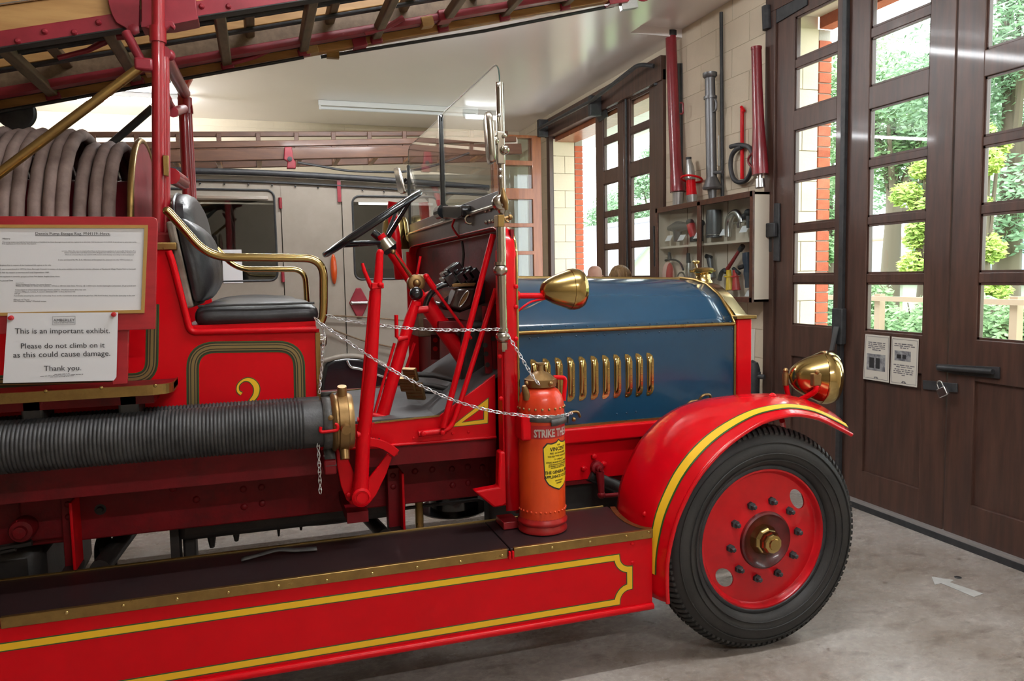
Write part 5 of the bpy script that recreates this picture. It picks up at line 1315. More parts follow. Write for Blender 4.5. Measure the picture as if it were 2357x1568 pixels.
MB().tube([at(398, 258, y=3.2), at(424, 250, y=YF_)], 0.02, 10).tube([at(385, 225, y=3.05), at(402, 258, y=3.4)], 0.014, 8).build('gantry_tie', RED_OLD, cross)
MB().ball(at(390, 127, y=YN_+0.02), 0.020, 12, 8).build('cross_boss', RED_OLD, cross)
MB().tube([at(395, 405, y=3.1), at(420, 420, y=3.6)], 0.03, 12).build('reel_axle', RED_POST, fe)
MB().prism(px_poly([(416, 408), (432, 406), (434, 430), (418, 432)], y=3.6), (0, 0.03, 0)).build('axle_plate', BLACKM, fe)
MB().tube([at(327, 152, y=YN_), at(0, 398, y=YN_), at(-150, 511, y=YN_)], 0.0165, 12).build('brass_brace', BRASS_D, fe)
MB().box(-0.03, 0.03, -0.02, 0.02, -0.022, 0.022, Matrix.Translation(at(332, 150, y=YN_))).build('brace_clamp', RED_OLD, fe, bevel=0.008)
MB().tube([at(352, 248, y=YF_-0.1), at(240, 345, y=YF_-0.1)], 0.018, 10).build('far_brace', BLACKM, fe)
MB().tube([at(290, 75, y=YN_+0.05), at(330, 148, y=YN_+0.02)], 0.016, 10).build('saddle_strut', RED_OLD, fe)

# ---- hose reel
RYC, RZC = 3.50, 1.62
xa, xb = at(348, 400, y=RYC).x, -1.75
rl = MB().lathe([(0.30, xb), (0.30, xa-0.03), (0.46, xa-0.03), (0.46, xa-0.018), (0.06, xa-0.014), (1e-6, xa-0.014)], (0, RYC, RZC), 'X', 48).build('hose_reel_drum', RED_OLD, fe)
MB().torus((xa-0.024, RYC, RZC), 0.46, 0.012, (1, 0, 0), 48, 8).build('drum_rim', BRASS_D, rl)
coil = []; pitch = 0.0448
nt_ = int((xa-0.10-xb)/pitch)
for k in range(nt_*24+1):
    t = k/24; x = xa-0.085-t*pitch
    R_ = 0.432+0.042*min(1, max(0, (t-2.7)/0.5))+0.004*math.sin(t*2.1)
    a = 2*PI*t+0.4
    coil.append(V((x+0.004*math.sin(t*1.7), RYC+R_*math.cos(a), RZC+R_*math.sin(a))))
MB().tube(coil, 0.0226, 12).build('rubber_hose', REEL_HOSE, rl)
# body behind the seats
MB().box(-2.4, -0.36, YP+0.04, 2*YC-YP-0.04, 0.93, 1.18).build('body_tray', RED_GRIME, fe)
rw_ = wheel(-2.3, 2.60, 0.445, fe); wheel(-2.3, 2*YC-2.60, 0.445, fe, True)
# ================================================================== things on the engine
# ---- wheeled escape ladder over the cab (runs up towards the doors)
SL = 0.2475; LA = math.atan(SL); LU = V((math.cos(LA), 0, math.sin(LA))); LN = V((-math.sin(LA), 0, math.cos(LA)))
L0 = V((0, 0, 2.521))
def lp(s, y, n): return L0+LU*s+V((0, y, 0))+LN*n
LM = Matrix.Translation(L0) @ Matrix(((LU.x, 0, LN.x, 0), (0, 1, 0, 0), (LU.z, 0, LN.z, 0), (0, 0, 0, 1)))
lad = thing('escape_ladder', 'long varnished wooden escape ladder with red ironwork carried over the engine', 'ladder', lp(0, 3.52, 0))
S0, S1 = -3.2, 2.02
def lbox(nm, s0, s1, y0, y1, n0, n1, m, parent=lad, bevel=0.003):
    return MB().box(s0, s1, y0, y1, n0, n1, LM).build(nm, m, parent, bevel=bevel)
NY, FY = 3.10, 3.93
# near side
st = lbox('side_string', S0, 0.9, NY+0.006, NY+0.05, 0.052, 0.135, WOOD_P)
lbox('upper_string', S0, 0.9, NY+0.004, NY+0.045, 0.139, 0.24, WOOD_P)
lbox('red_iron_strip', S0, 0.9, NY, NY+0.012, 0.0, 0.054, RED_OLD)
lbox('dark_underside_flange', S0, 0.9, NY, NY+0.05, -0.004, 0.004, OILY)  # near-black strip along the underside of the near string
MB().tube([lp(S0, NY-0.002, 0.137), lp(-0.42, NY-0.002, 0.137)], 0.004, 6).build('truss_wire', STEEL, lad)
mb = MB()
rivets('strip_bolts', [], 0.01, (0, -1, 0), RED_OLD, lad) if False else None
for px, py in ((103, 73), (171, 75), (227, 52), (41, 95), (464, 15), (526, 15)):
    q = at(px, py, y=NY); mb.lathe([(0.011, 0), (0.010, -0.006), (0.005, -0.011), (1e-6, -0.011)], q, 'Y', 8)
mb.build('strip_bolts', RED_OLD, lad, kind='stuff')
# far side outer string with its red strip
lbox('side_string', S0, S1, FY-0.05, FY, 0.0, 0.075, WOOD_L)
lbox('upper_string', S0, S1, FY-0.045, FY, 0.079, 0.20, WOOD_P)
# inner (sliding) ladder: strings with red strips
lbox('inner_string', S0, S1-0.1, NY+0.13, NY+0.17, 0.07, 0.19, WOOD_P)
lbox('inner_string', S0, S1-0.1, FY-0.17, FY-0.13, 0.05, 0.12, WOOD_R)
lbox('red_iron_strip', S0, S1-0.1, FY-0.182, FY-0.128, 0.018, 0.052, RED_OLD)
lbox('upper_string', S0, S1-0.1, FY-0.165, FY-0.12, 0.135, 0.25, WOOD_P)
# black rods
for y, n_, s0, s1 in ((NY+0.22, 0.045, S0, 1.4), (FY-0.06, -0.012, S0, 0.25), (NY+0.42, 0.10, S0, 1.6)):
    MB().tube([lp(s0, y, n_), lp(s1, y, n_)], 0.008, 8).build('tie_rod', BLACKM, lad)
for y0_, y1_, n_ in ((NY+0.055, NY+0.125, 0.030), (NY+0.20, NY+0.235, 0.06), (FY-0.33, FY-0.30, 0.07), (FY-0.122, FY-0.056, 0.034)):
    lbox('black_iron_strip', S0, S1-0.15, y0_, y1_, n_, n_+0.012, BLACKM, bevel=0)
# truss rod leaving the far string
MB().tube([lp(0.34, FY+0.01, -0.006), lp(1.2, FY+0.01, -0.022), lp(1.98, FY+0.01, -0.012)], 0.009, 8).build('truss_rod', BLACKM, lad)
MB().box(-0.03, 0.03, -0.015, 0.015, -0.016, 0.016, Matrix.Translation(lp(0.40, FY+0.01, -0.008))).build('rod_clip', BRASS_D, lad)
# rungs of the outer ladder, flat wooden bars seen from below
for s in (-2.6, -2.25, -1.9, -1.55, -1.2, -0.85, -0.50, -0.10, 0.26, 0.62, 0.97, 1.31, 1.66):
    r_ = lbox('rung', s-0.022, s+0.022, NY+0.02, FY-0.02, 0.012, 0.052, WOOD_R, bevel=0.006)
    lbox('rung_shoe', s-0.03, s+0.03, FY-0.062, FY-0.03, -0.006, 0.030, RED_OLD, r_, 0.008)
for s in (-2.40, -2.02, -1.64, -1.26, -0.74, -0.36, 0.03, 0.40, 0.76, 1.12, 1.48):
    r_ = lbox('inner_rung', s-0.020, s+0.020, NY+0.15, FY-0.15, 0.085, 0.125, WOOD_R, bevel=0.006)
for s, y_ in ((-0.42, FY-0.135), (0.30, FY-0.01), (0.86, FY-0.135), (-1.1, FY-0.01)):
    lbox('wooden_packing', s-0.03, s+0.03, y_-0.055, y_+0.004, 0.0, 0.045, WOOD_P)
lbox('red_iron_clip', 0.50, 0.57, FY-0.06, FY+0.006, -0.006, 0.06, RED_OLD)
lbox('red_iron_clip', 0.92, 0.99, FY-0.20, FY-0.12, 0.010, 0.06, RED_OLD)
for s, y_ in ((0.08, FY-0.09), (0.70, FY-0.20), (-0.55, NY+0.25)):
    MB().tube([lp(s-0.16, y_, 0.01), lp(s-0.05, y_, 0.02), lp(s+0.04, y_, 0.05)], [0.010, 0.010, 0.016], 8).build('pawl_hook', RED_OLD, lad)
# head irons at the upper end
lbox('head_iron', S1-0.10, S1+0.02, FY-0.06, FY+0.006, -0.02, 0.08, RED_OLD)
lbox('head_shoe', S1-0.02, S1+0.08, FY-0.04, FY-0.005, -0.055, -0.01, ALU)
MB().tube(arc(lp(S1+0.13, FY-0.03, 0.03), 0.05, PI*0.95, PI*2.0, 12), 0.010, 8).build('head_hook', RED_OLD, lad)
# big red saddle bracket on the near string
bk = plate('saddle_bracket', [(243, -40), (322, -40), (320, 66), (310, 78), (298, 74), (288, 63), (268, 52), (258, 35), (250, 10)], NY-0.02, 0.016, RED_OLD, lad, bevel=0.002)
MB().lathe([(0.020, 0), (0.020, -0.010), (0.012, -0.014), (1e-6, -0.014)], at(309, 69, y=NY-0.02), 'Y', 6).build('bracket_bolt', RED_OLD, bk)
plate('saddle_box', [(325, -60), (445, -60), (455, 44), (400, 55), (325, 62)], NY-0.03, 0.05, RED_OLD, lad, bevel=0.003)
plate('saddle_box_flange', [(325, 62), (400, 55), (455, 44), (455, 34), (325, 50)], NY-0.035, 0.10, RED_OLD, lad)
plate('saddle_hook', [(330, 62), (372, 45), (398, 48), (404, 60), (400, 68), (392, 60), (380, 72), (372, 78), (340, 66)], NY-0.05, 0.02, RED_OLD, lad, bevel=0.004)
MB().tube([at(268, 85, y=NY+0.1), at(292, 83, y=NY+0.1)], 0.013, 8).build('pawl_hook', RED_OLD, lad)
pu = MB().lathe([(0.072, 0.02), (0.078, 0.012), (0.066, 0.004), (0.066, -0.004), (0.078, -0.012), (0.072, -0.02), (0.02, -0.024), (1e-6, -0.024)], at(37, 258, y=FY-0.02), 'Y', 28).build('pulley', BLACKM, lad)
plate('pulley_bracket', [(0, 238), (55, 226), (66, 236), (60, 246), (0, 262)], FY-0.03, 0.02, RED_OLD, lad)

# ---- suction hoses along the side
def suction_hose(x0, x1, y, z, R, label, sag=0):
    t = thing('suction_hose', label, 'hose', (x1, y, z-R))
    prof = []; x = x0; k = 0; pitch = 0.0115
    while x < x1-0.075:
        prof += [(R-0.0035, x), (R, x+pitch*0.35), (R, x+pitch*0.65)]
        x += pitch
    prof += [(R-0.001, x), (R-0.001, x1)]
    mb = MB(); mb.lathe(prof, (0, y, z), 'X', 40)
    mb.build('hose_body', RUBBER_H, t, angle=60)
    return t
hz = (at(740, 917, y=2.65).z+at(740, 1032, y=2.65).z)/2
xh = at(752, 970, y=2.57).x
sh1 = suction_hose(-1.9, xh, 2.652, hz, 0.082, 'thick black ribbed suction hose with brass coupling, nearer of two along the engine side')
xc0 = at(768, 970, y=2.57).x; xc1 = at(826, 965, y=2.57).x
cpl = MB().lathe([(0.080, xc0-0.008), (0.098, xc0), (0.101, xc0+0.008), (0.094, xc0+0.012), (0.094, xc0+0.018), (0.100, xc0+0.021), (0.102, xc0+0.050), (0.097, xc0+0.053), (0.097, xc0+0.062), (0.092, xc0+0.070), (0.074, xc0+0.070), (0.070, xc0+0.03), (1e-6, xc0+0.03)], (0, 2.655, hz), 'X', 48).build('coupling', BRONZE, sh1)
for a in (-0.05, 1.3, 2.65, 3.9, 5.1):
    d = V((0, -math.cos(a), math.sin(a)))
    c = V((xc0+0.036, 2.655, hz))
    MB().tube([c+d*0.095, c+d*0.132], [0.017, 0.0155], 12).build('coupling_lug', BRONZE, cpl)
# leather strap and red buckle round the hose end
stp = thing('hose_strap', 'black leather strap with red buckle holding the suction hose end', 'strap', (xc0-0.02, 2.56, hz-0.1))
xs_ = (at(746, 960, y=2.565).x+at(770, 960, y=2.565).x)/2
loop = [V((xs_, 2.655+0.088*math.cos(a), hz+0.088*math.sin(a))) for a in [math.radians(60+k*15) for k in range(15)]]
loop = [V((xs_, 2.66, hz+0.105))]+[V((xs_, p.y, p.z)) for p in loop]+[V((xs_+0.003, 2.60, hz-0.14))]
mb = MB(); k = len(loop)
mb.add([p+V((-0.018, 0, 0)) for p in loop]+[p+V((0.018, 0, 0)) for p in loop], [(i, i+1, k+i+1, k+i) for i in range(k-1)])
so_ = mb.build('strap', STRAPL, stp); _s = so_.modifiers.new('solid', 'SOLIDIFY'); _s.thickness = 0.004; _s.offset = 0
qb = at(757, 989, y=2.560)
MB().tube(round_path([qb+V((-0.026, -0.004, 0.012)), qb+V((-0.030, -0.006, -0.006)), qb+V((0.030, -0.006, -0.004)), qb+V((0.028, -0.004, 0.014)), qb+V((0.02, -0.002, 0.018))], 0.012), 0.0055, 8).build('buckle', RED, stp)
MB().lathe([(0.009, 0), (0.009, -0.002), (0.005, -0.004), (1e-6, -0.004)], at(761, 962, y=2.564), 'Y', 10).build('strap_stud', BRONZE, stp)
suction_hose(-1.9, at(735, 930, y=2.75).x, 2.756, at(560, 923, y=2.756).z-0.038, 0.038, 'second ribbed suction hose lying behind the nearer one against the body side')
MB().box(xs_-0.02, xs_+0.02, 2.60, 2.80, hz-0.17, hz-0.12).build('hose_bracket', RED_GRIME, fe, bevel=0.005)
MB().box(-1.2, -1.14, 2.58, 2.80, hz-0.14, hz-0.084).build('hose_bracket', RED_GRIME, fe, bevel=0.005)

# ---- fire extinguisher on the running board
EX = V((0.985, 2.665, ZB)); ER = 0.090
ext = thing('fire_extinguisher', 'old orange-red riveted fire extinguisher with yellow shield label on the running board', 'fire extinguisher', EX)
def on_cyl(px, py, r=ER*0.985+0.0006):
    """angle and height on the extinguisher seen at a pixel"""
    p = at(px, py, y=EX.y)
    # intersect the ray with the cylinder
    d = (p-CAM_LOC); ox, oy = CAM_LOC.x-EX.x, CAM_LOC.y-EX.y
    A = d.x**2+d.y**2; B = 2*(ox*d.x+oy*d.y); C_ = ox*ox+oy*oy-r*r
    disc_ = max(0, B*B-4*A*C_); t = (-B-math.sqrt(disc_))/(2*A)
    q = CAM_LOC+d*t; return math.atan2(q.x-EX.x, -(q.y-EX.y)), q.z-EX.z
ez0 = 0.0; eztop = at(1250, 912, y=2.665).z-ZB
h = on_cyl(1250, 944)[1]+0.028
MB().lathe([(ER*0.9, 0), (ER*1.03, 0.004), (ER*1.05, 0.012), (ER*1.0, 0.022), (ER*0.985, 0.030), (ER*1.06, 0.036), (ER*1.065, 0.046), (ER*0.99, 0.054), (ER*0.985, 0.060)], EX, 'Z', 40).build('foot_ring', EXT_R, ext)
bodyp = [(ER*0.985, 0.058), (ER*0.985, h-0.06), (ER*0.985, h-0.035)]
MB().lathe(bodyp, EX, 'Z', 48).build('body', EXT_O, ext)
dome = [(ER*0.985, h-0.036), (ER*0.97, h-0.015), (ER*0.90, h+0.012), (ER*0.76, h+0.033), (ER*0.58, h+0.044), (ER*0.5, h+0.047)]
MB().lathe(dome, EX, 'Z', 48).build('dome', EXT_O, ext)
def rv_ring(z, n, m, r):
    mb = MB()
    for k in range(n):
        a = 2*PI*k/n; d = V((math.sin(a), -math.cos(a), 0))
        mb.ball(EX+d*(ER*0.985)+V((0, 0, z)), r, 8, 6)
    return mb.build('rivets', m, ext, kind='stuff')
rv_ring(0.088, 30, EXT_O, 0.0048); rv_ring(h-0.028, 22, BRONZE, 0.0052)
cap_z = h+0.045
MB().lathe([(ER*0.60, cap_z), (ER*0.66, cap_z+0.004), (ER*0.68, cap_z+0.030), (ER*0.60, cap_z+0.034), (ER*0.40, cap_z+0.050), (ER*0.20, cap_z+0.058), (0.012, cap_z+0.062), (0.010, cap_z+0.082), (0.018, cap_z+0.084), (0.018, cap_z+0.091), (1e-6, cap_z+0.092)], EX, 'Z', 28).build('cap', BRONZE, ext)
for a in (0.3, -1.3, 1.6, 3.2):
    d = V((math.sin(a), -math.cos(a), 0)); MB().ball(EX+d*ER*0.68+V((0, 0, cap_z+0.018)), 0.010, 8, 6).build('cap_lug', BRONZE, ext)
nz = EX+V((-0.066, -0.035, h+0.010))
MB().tube([nz, nz+V((-0.014, -0.012, 0.042)), nz+V((-0.016, -0.014, 0.05))], [0.016, 0.012, 0.007], 10).build('nozzle', BRONZE, ext)
MB().tube(round_path([EX+V((0.05, -0.01, cap_z+0.034)), EX+V((0.098, -0.01, cap_z+0.030)), EX+V((0.090, -0.01, h-0.012))], 0.015), 0.0085, 8).build('carrying_handle', RED, ext)
def cyl(a, z, r): return EX+V((math.sin(a)*r, -math.cos(a)*r, z))
def cyl_patch(nm, pts2, m, r, parent, n=0):
    """closed outline in (arc length, height) wrapped on the body as a thin transfer"""
    mb = MB(); us = [p[0] for p in pts2]; u0, u1 = min(us), max(us); N = 26; cols = []
    for k in range(N+1):
        u = u0+(u1-u0)*(k+0.001)/(N+0.002); zs = []
        for i in range(len(pts2)):
            (ua, za), (ub, zb2) = pts2[i], pts2[(i+1) % len(pts2)]
            if (ua-u)*(ub-u) <= 0 and abs(ub-ua) > 1e-9: zs.append(za+(zb2-za)*(u-ua)/(ub-ua))
        if len(zs) >= 2: cols.append((u, min(zs), max(zs)))
    vs = []
    for u, a, b in cols: vs += [cyl(u/ER, a, r), cyl(u/ER, b, r)]
    mb.add(vs, [(2*i, 2*i+2, 2*i+3, 2*i+1) for i in range(len(cols)-1)])
    return mb.build(nm, m, parent)
def cyl_text(body, size, u, z, m, r, align='CENTER', sx=1.0, bold=0.0):
    me = text_mesh(body, size, m, extrude=0.0002, align=align, sx=sx, bold=bold)
    for v in me.vertices:
        q = cyl((u+v.co.x)/ER, z+v.co.y, r); v.co = q
    return inst(me, 'lettering', ext, Matrix.Identity(4))
a0, z0 = on_cyl(1229, 995); a1, z1 = on_cyl(1300, 988)
cyl_patch('red_band', [(-0.10, z0-0.026), (0.13, z0-0.026), (0.13, z0+0.024), (-0.10, z0+0.024)], EXT_R, ER*0.985+0.0005, ext)
ul = on_cyl(1229, 1005)[0]*ER
cyl_text('STRIKE THE KNOB', 0.040, ul, z0-0.019, WHITE_P, ER*0.985+0.0012, 'LEFT', 0.66, 0.0016)
ac, zc_ = on_cyl(1291, 1070)
uc = on_cyl(1286, 1060)[0]*ER
zt_e = on_cyl(1288, 1012)[1]; zb_e = on_cyl(1290, 1124)[1]
H = zt_e-zb_e; Wd = 2*(uc-on_cyl(1251, 1034)[0]*ER)
def shield(s):
    half = [(0, 1.0), (0.09, 0.95), (0.26, 0.93), (0.38, 0.945), (0.5, 0.855), (0.43, 0.76), (0.40, 0.66), (0.44, 0.55), (0.485, 0.45), (0.49, 0.35), (0.45, 0.22), (0.35, 0.12), (0.2, 0.055), (0, 0.0)]
    pts = [(uc+x*Wd*s, zb_e+H/2+(z-0.5)*H*s) for x, z in half]
    return pts+[(2*uc-x, z) for x, z in reversed(pts[1:-1])]
cyl_patch('shield_border', shield(1.05), INK, ER*0.985+0.0010, ext)
shd = cyl_patch('shield_label', shield(0.99), LABEL_Y, ER*0.985+0.0014, ext)
rT = ER*0.985+0.0020
for body, sz, f in (('THE', 0.008, 0.885), ('VINCENT', 0.0165, 0.79), ('FIRE  EXTINGUISHER', 0.0078, 0.725), ('WATER TYPE SODA ACID', 0.0075, 0.665), ('TO OPERATE', 0.007, 0.60), ('STRIKE KNOB HOLD UPRIGHT', 0.0072, 0.545), ('AFTER DISCHARGE THE EXTINGUISHER', 0.0046, 0.505), ('BE WASHED OUT CAREFULLY WITH', 0.0050, 0.47), ('WATER BEFORE IT IS USED', 0.0055, 0.435), ('THE GENERAL FIRE', 0.0128, 0.33), ('APPLIANCE CO LTD', 0.0125, 0.24), ('CROYDON', 0.007, 0.165), ('SURREY', 0.007, 0.115)):
    cyl_text(body, sz*Wd/0.105, uc, zb_e+H*f, INK, rT, 'CENTER', 0.92, 0.00045 if sz > 0.012 else 0.0002)
# red bracket and leather strap
MB().box(EX.x-0.10, EX.x-0.058, 2.60, 2.70, ZB+0.36, ZB+0.455).build('extinguisher_bracket', RED, fe, bevel=0.008)
es = thing('extinguisher_strap', 'black leather buckled strap round the top of the fire extinguisher', 'strap', EX+V((0, -0.1, h-0.07)))
def band(nm, aa, bb, zc, zh, r, m, parent, slope=0):
    mb = MB(); n = 24; vs = []
    for k in range(n+1):
        a = aa+(bb-aa)*k/n; dz = slope*(k/n-0.5)
        vs += [cyl(a, zc-zh+dz, r), cyl(a, zc+zh+dz, r)]
    mb.add(vs, [(2*i, 2*i+2, 2*i+3, 2*i+1) for i in range(n)])
    o = mb.build(nm, m, parent); s_ = o.modifiers.new('solid', 'SOLIDIFY'); s_.thickness = 0.0035; s_.offset = 1
    return o
band('strap', -1.9, 2.0, on_cyl(1245, 966)[1], 0.012, ER+0.001, STRAPL, es, -0.012)
band('strap_tongue', 0.05, 1.35, on_cyl(1275, 971)[1], 0.012, ER+0.0055, STRAPL, es, 0.006)
qk = cyl(1.15, on_cyl(1275, 971)[1], ER+0.012); MB().box(-0.012, 0.012, -0.004, 0.004, -0.020, 0.020, Matrix.Translation(qk) @ Matrix.Rotation(1.15, 4, 'Z')).build('buckle', BLACKM, es, bevel=0.003)
# wooden chock beside it
q = at(1160, 1185, z=ZB)
tag(MB().box(0.84, 0.905, 2.70, 2.80, ZB+0.001, ZB+0.03).build('wooden_chock', RED_BOARD, bevel=0.003), 'small red wooden block on the running board beside the extinguisher', 'block')
# old leather strap lying on the board
sp = [at(px, py, z=ZB+0.004)+V((0, 0, dz)) for px, py, dz in ((555, 1293, 0), (600, 1285, 0.006), (640, 1278, 0.012), (680, 1275, 0.006), (730, 1270, 0.003))]
mb = MB(); sp = smooth_path(sp, 5)
k = len(sp)
mb.add(sp+[p+V((0, 0.035, 0)) for p in sp], [(i, i+1, k+i+1, k+i) for i in range(k-1)])
so_ = mb.build('leather_strap', STRAPL); _s = so_.modifiers.new('solid', 'SOLIDIFY'); _s.thickness = 0.004; _s.offset = 1
tag(so_, 'worn dark leather strap lying flat on the running board', 'strap')

# ---- information board and laminated notice
IB = 2.585
ib = thing('information_board', 'red painted board carrying a framed typed history sheet, leaning on the engine', 'sign', at(150, 880, y=IB))
brd = plate('board', [(-400, 496), (350, 499), (360, 503), (363, 512), (357, 758), (-400, 782)], IB, 0.012, RED_BOARD, ib, bevel=0.002)
for (a, b) in ((-330, -290), (262, 297)):
    plate('board_leg', [(a, 750), (b, 750), (b-4, 883), (a-4, 886)], IB+0.013, 0.014, RED_BOARD, ib, bevel=0.002)
fr_px = [(-330, 520), (337, 522), (329, 717), (-330, 730)]
GOLD_F = mat('gilt_wood_frame', (0.50, 0.30, 0.09), 0.4, metal=0.3)
fp = px_poly(fr_px, y=IB-0.001)
MB().strip(fp, 0.0095, (0, -1, 0), 0.006, closed=True).build('frame', GOLD_F, ib)
MB().prism(fp, (0, -0.0014, 0)).build('sheet', PAPER, ib, smooth=False)
def line_at(px, py, px2, py2, body, m, parent, y, name='lettering'):
    """print a line of text between two pixels' points on the sheet"""
    a = at(px, py, y=y); b = at(px2, py2, y=y)
    me = text_mesh(body, 0.01, m, extrude=0.00015)
    w = max(v.co.x for v in me.vertices); L_ = (b-a).length
    k = L_/w
    ang = math.atan2(b.z-a.z, b.x-a.x)
    M = Matrix.Translation(a) @ Matrix.Rotation(-ang, 4, 'Y') @ Matrix.Rotation(PI/2, 4, 'X') @ Matrix.Diagonal((k, k, 1, 1))
    return inst(me, name, parent, M)
yT = IB-0.0028
line_at(81, 541, 254, 541, 'Dennis Pump Escape Reg. PN4119\u2013Hove.', INK, ib, yT)
MB().strip([at(81, 542.5, y=yT), at(254, 542.5, y=yT)], 0.0012, (0, -1, 0), 0.0002).build('heading_underline', INK, ib, smooth=False)
line_at(6, 551, 24, 551, 'History:', INK, ib, yT)
for (x0_, x1__, yy, tx) in ((5, 314, 558.5, 'This pump escape was built by Dennis Brothers of Guildford for Hove Borough Council and first registered on 22nd July 1929 for the sum of \u00a31,500.00. It served out its early years as the'),
                            (5, 84, 562.5, 'first appliance at Hove Street Fire Station.'),
                            (142, 313, 579, 'service. After the war, it remained at Hove as the reserve appliance, it eventually finished its Fire'),
                            (148, 312, 583, 'duties made by the new East Sussex Fire Brigade the vehicle was sold to Bolter Perkins Ltd'),
                            (150, 308, 587.5, 'There is a record that it was used for drill practice most Sundays according to the local Speech'),
                            (134, 305, 599.5, 'it was purchased by Mr. D.A. Allerston of Streatham he entered it in the 1974 London to'),
                            (0, 118, 612, 'Brighton Run in respect of the Combined 505 engines in the rally.'),
                            (0, 313, 621, 'It was re-purchased in 1979 by Hove Borough Council, it remains of the prize exhibits in the historic vehicle collection of Flambards Village Theme Park in Cornwall.'),
                            (0, 114, 629, 'it had its return to service and local Exposition 1989.'),
                            (0, 138, 638, 'the appliance is currently garaged at Hove Fire Station, English Close, Hove.'),
                            (36, 55, 652.5, '4 ton 2 cwt.'), (36, 119, 656.5, 'Cross Bulkhead Design, for seven firemen.'),
                            (36, 313, 659.5, 'White and Poppe 6.1 Litre, Four Cylinder, 127mm x 180 mm Side Valve, 75 b.h.p. @ 1,1600 r.p.m. Zenith Updraught Carburettor, 20 gal. petrol tank'),
                            (35, 199, 668.5, 'Cone clutch to a four speed crash type Dennis gearbox. Overhead worm drive rear axle.'),
                            (34, 174, 673, 'Gwynne 500g.p.m. turbine, 4, suction deliveries with 1 x First Aid hose-reel.'),
                            (33, 46, 677.5, '100 gal'), (32, 311, 682, 'Foot brake actuating the external contracting shoes on the transmission drum behind the gear box. (No front brakes). Hand brake operating on the rear'),
                            (31, 68, 691, '40m.p.h. at 7m.p.g.'), (31, 107, 695, '50ft Wheeler, "Bailey" Wheeled escape.')):
    line_at(x0_, yy, x1__, yy-0.3*(1 if yy > 600 else 0), tx, INK_G, ib, yT)
line_at(0, 648, 30, 647, 'Technical Data', INK, ib, yT)
nt2 = thing('notice_sheet', 'white laminated notice asking visitors not to climb, pinned below the history sheet', 'notice', at(140, 880, y=IB-0.01))
npx = [(18, 721), (272, 719), (268, 868), (262, 876), (7, 882)]
MB().prism(px_poly(npx, y=IB-0.006), (0, -0.0012, 0)).build('sheet', PAPER_L, nt2, smooth=False)
yN = IB-0.0082
for (xa_, xb_, yy0, yy1, tx) in ((34, 253, 768, 767, 'This is an important exhibit.'), (47, 241, 802.5, 800, 'Please do not climb on it'), (30, 254, 823.5, 819, 'as this could cause damage.'), (101, 187, 854, 852.5, 'Thank you.'), (123, 172, 740.5, 740, 'AMBERLEY'), (123, 171, 744.5, 744, 'MUSEUM & HERITAGE CENTRE')):
    line_at(xa_, yy0, xb_, yy1, tx, INK, nt2, yN)
MB().strip(px_poly([(121, 729), (173, 728), (173, 747), (121, 748)], y=yN), 0.0008, (0, -1, 0), 0.0002, closed=True).build('crest_border', INK_G, nt2, smooth=False)
mb = MB(); cc = at(143, 864, y=yN)
word_dashes(mb, cc, (1, 0, 0), (0, 0, 1), (0, -1, 0), 0.115, 0.01, [(0.35, 0.35), (0.0, 1.0), (-0.35, 0.55)], 0.0022, 5)
mb.build('small_print', INK_G, nt2, smooth=False, kind='stuff')
for (px, py, lb) in ((26, 732, 'red push pin at the left top corner of the notice'), (262, 724, 'red push pin at the right top corner of the notice')):
    q = at(px, py, y=IB-0.008)
    tag(MB().lathe([(0.0075, 0), (0.0065, -0.003), (0.0045, -0.006), (0.006, -0.014), (1e-6, -0.015)], q, 'Y', 12).build('push_pin', PIN), lb, 'pin', 'pins on the notice')

# ---- galvanised chains
def link_mesh():
    mb = MB(); L_, w_ = 0.019, 0.0062
    pts = []
    for k in range(20):
        t = 2*PI*k/20
        x = (L_/2)*math.cos(t); yv = w_*math.sin(t)*(1+0.25*math.cos(2*t))
        pts.append(V((x, yv, 0.0018*math.sin(t*2))))
    mb.tube(pts, 0.00155, 6, closed=True)
    return mb.mesh('link', ZINC)
LINK = link_mesh()
def chain(label, pts, smooth=True):
    p = smooth_path(pts, 12) if smooth else pts
    d = [0]
    for i in range(1, len(p)): d.append(d[-1]+(p[i]-p[i-1]).length)
    t = thing('chain', label, 'chain', p[0], 'galvanised barrier chains')
    pitch = 0.0148; n = int(d[-1]/pitch); rg = random.Random(len(label))
    for k in range(n+1):
        s = k*pitch; i = 0
        while i < len(d)-2 and d[i+1] < s: i += 1
        f = min(1, (s-d[i])/max(1e-9, d[i+1]-d[i])); q = p[i].lerp(p[i+1], f); tg = (p[i+1]-p[i]).normalized()
        R_ = V((1, 0, 0)).rotation_difference(tg).to_matrix().to_4x4()
        inst(LINK, 'link', t, Matrix.Translation(q) @ R_ @ Matrix.Rotation((PI/2)*(k % 2)+0.7+rg.uniform(-0.25, 0.25), 4, 'X'))
    return t
def P3(*a): return [at(px, py, y=y) for px, py, y in a]
chain('upper galvanised chain slung level from the arm rail to the windscreen post', P3((757, 727, 2.77), (800, 738, 2.75), (900, 752, 2.72), (1000, 759, 2.69), (1090, 760, 2.66), (1148, 758, 2.645)))
chain('galvanised chain dropping from the windscreen post to the extinguisher cap', P3((1166, 768, 2.64), (1185, 798, 2.64), (1205, 832, 2.64), (1225, 865, 2.62), (1240, 884, 2.60)))
chain('long galvanised chain sagging from the arm rail across to the extinguisher', P3((738, 745, 2.76), (780, 772, 2.74), (860, 826, 2.66), (950, 878, 2.64), (1040, 920, 2.62), (1130, 946, 2.60), (1200, 956, 2.575), (1250, 960, 2.565), (1300, 956, 2.60), (1318, 950, 2.63)))
chain('galvanised chain hanging straight down beside the numbered panel', P3((727, 735, 2.77), (745, 760, 2.77), (742, 820, 2.77), (737, 880, 2.77), (735, 908, 2.76)))
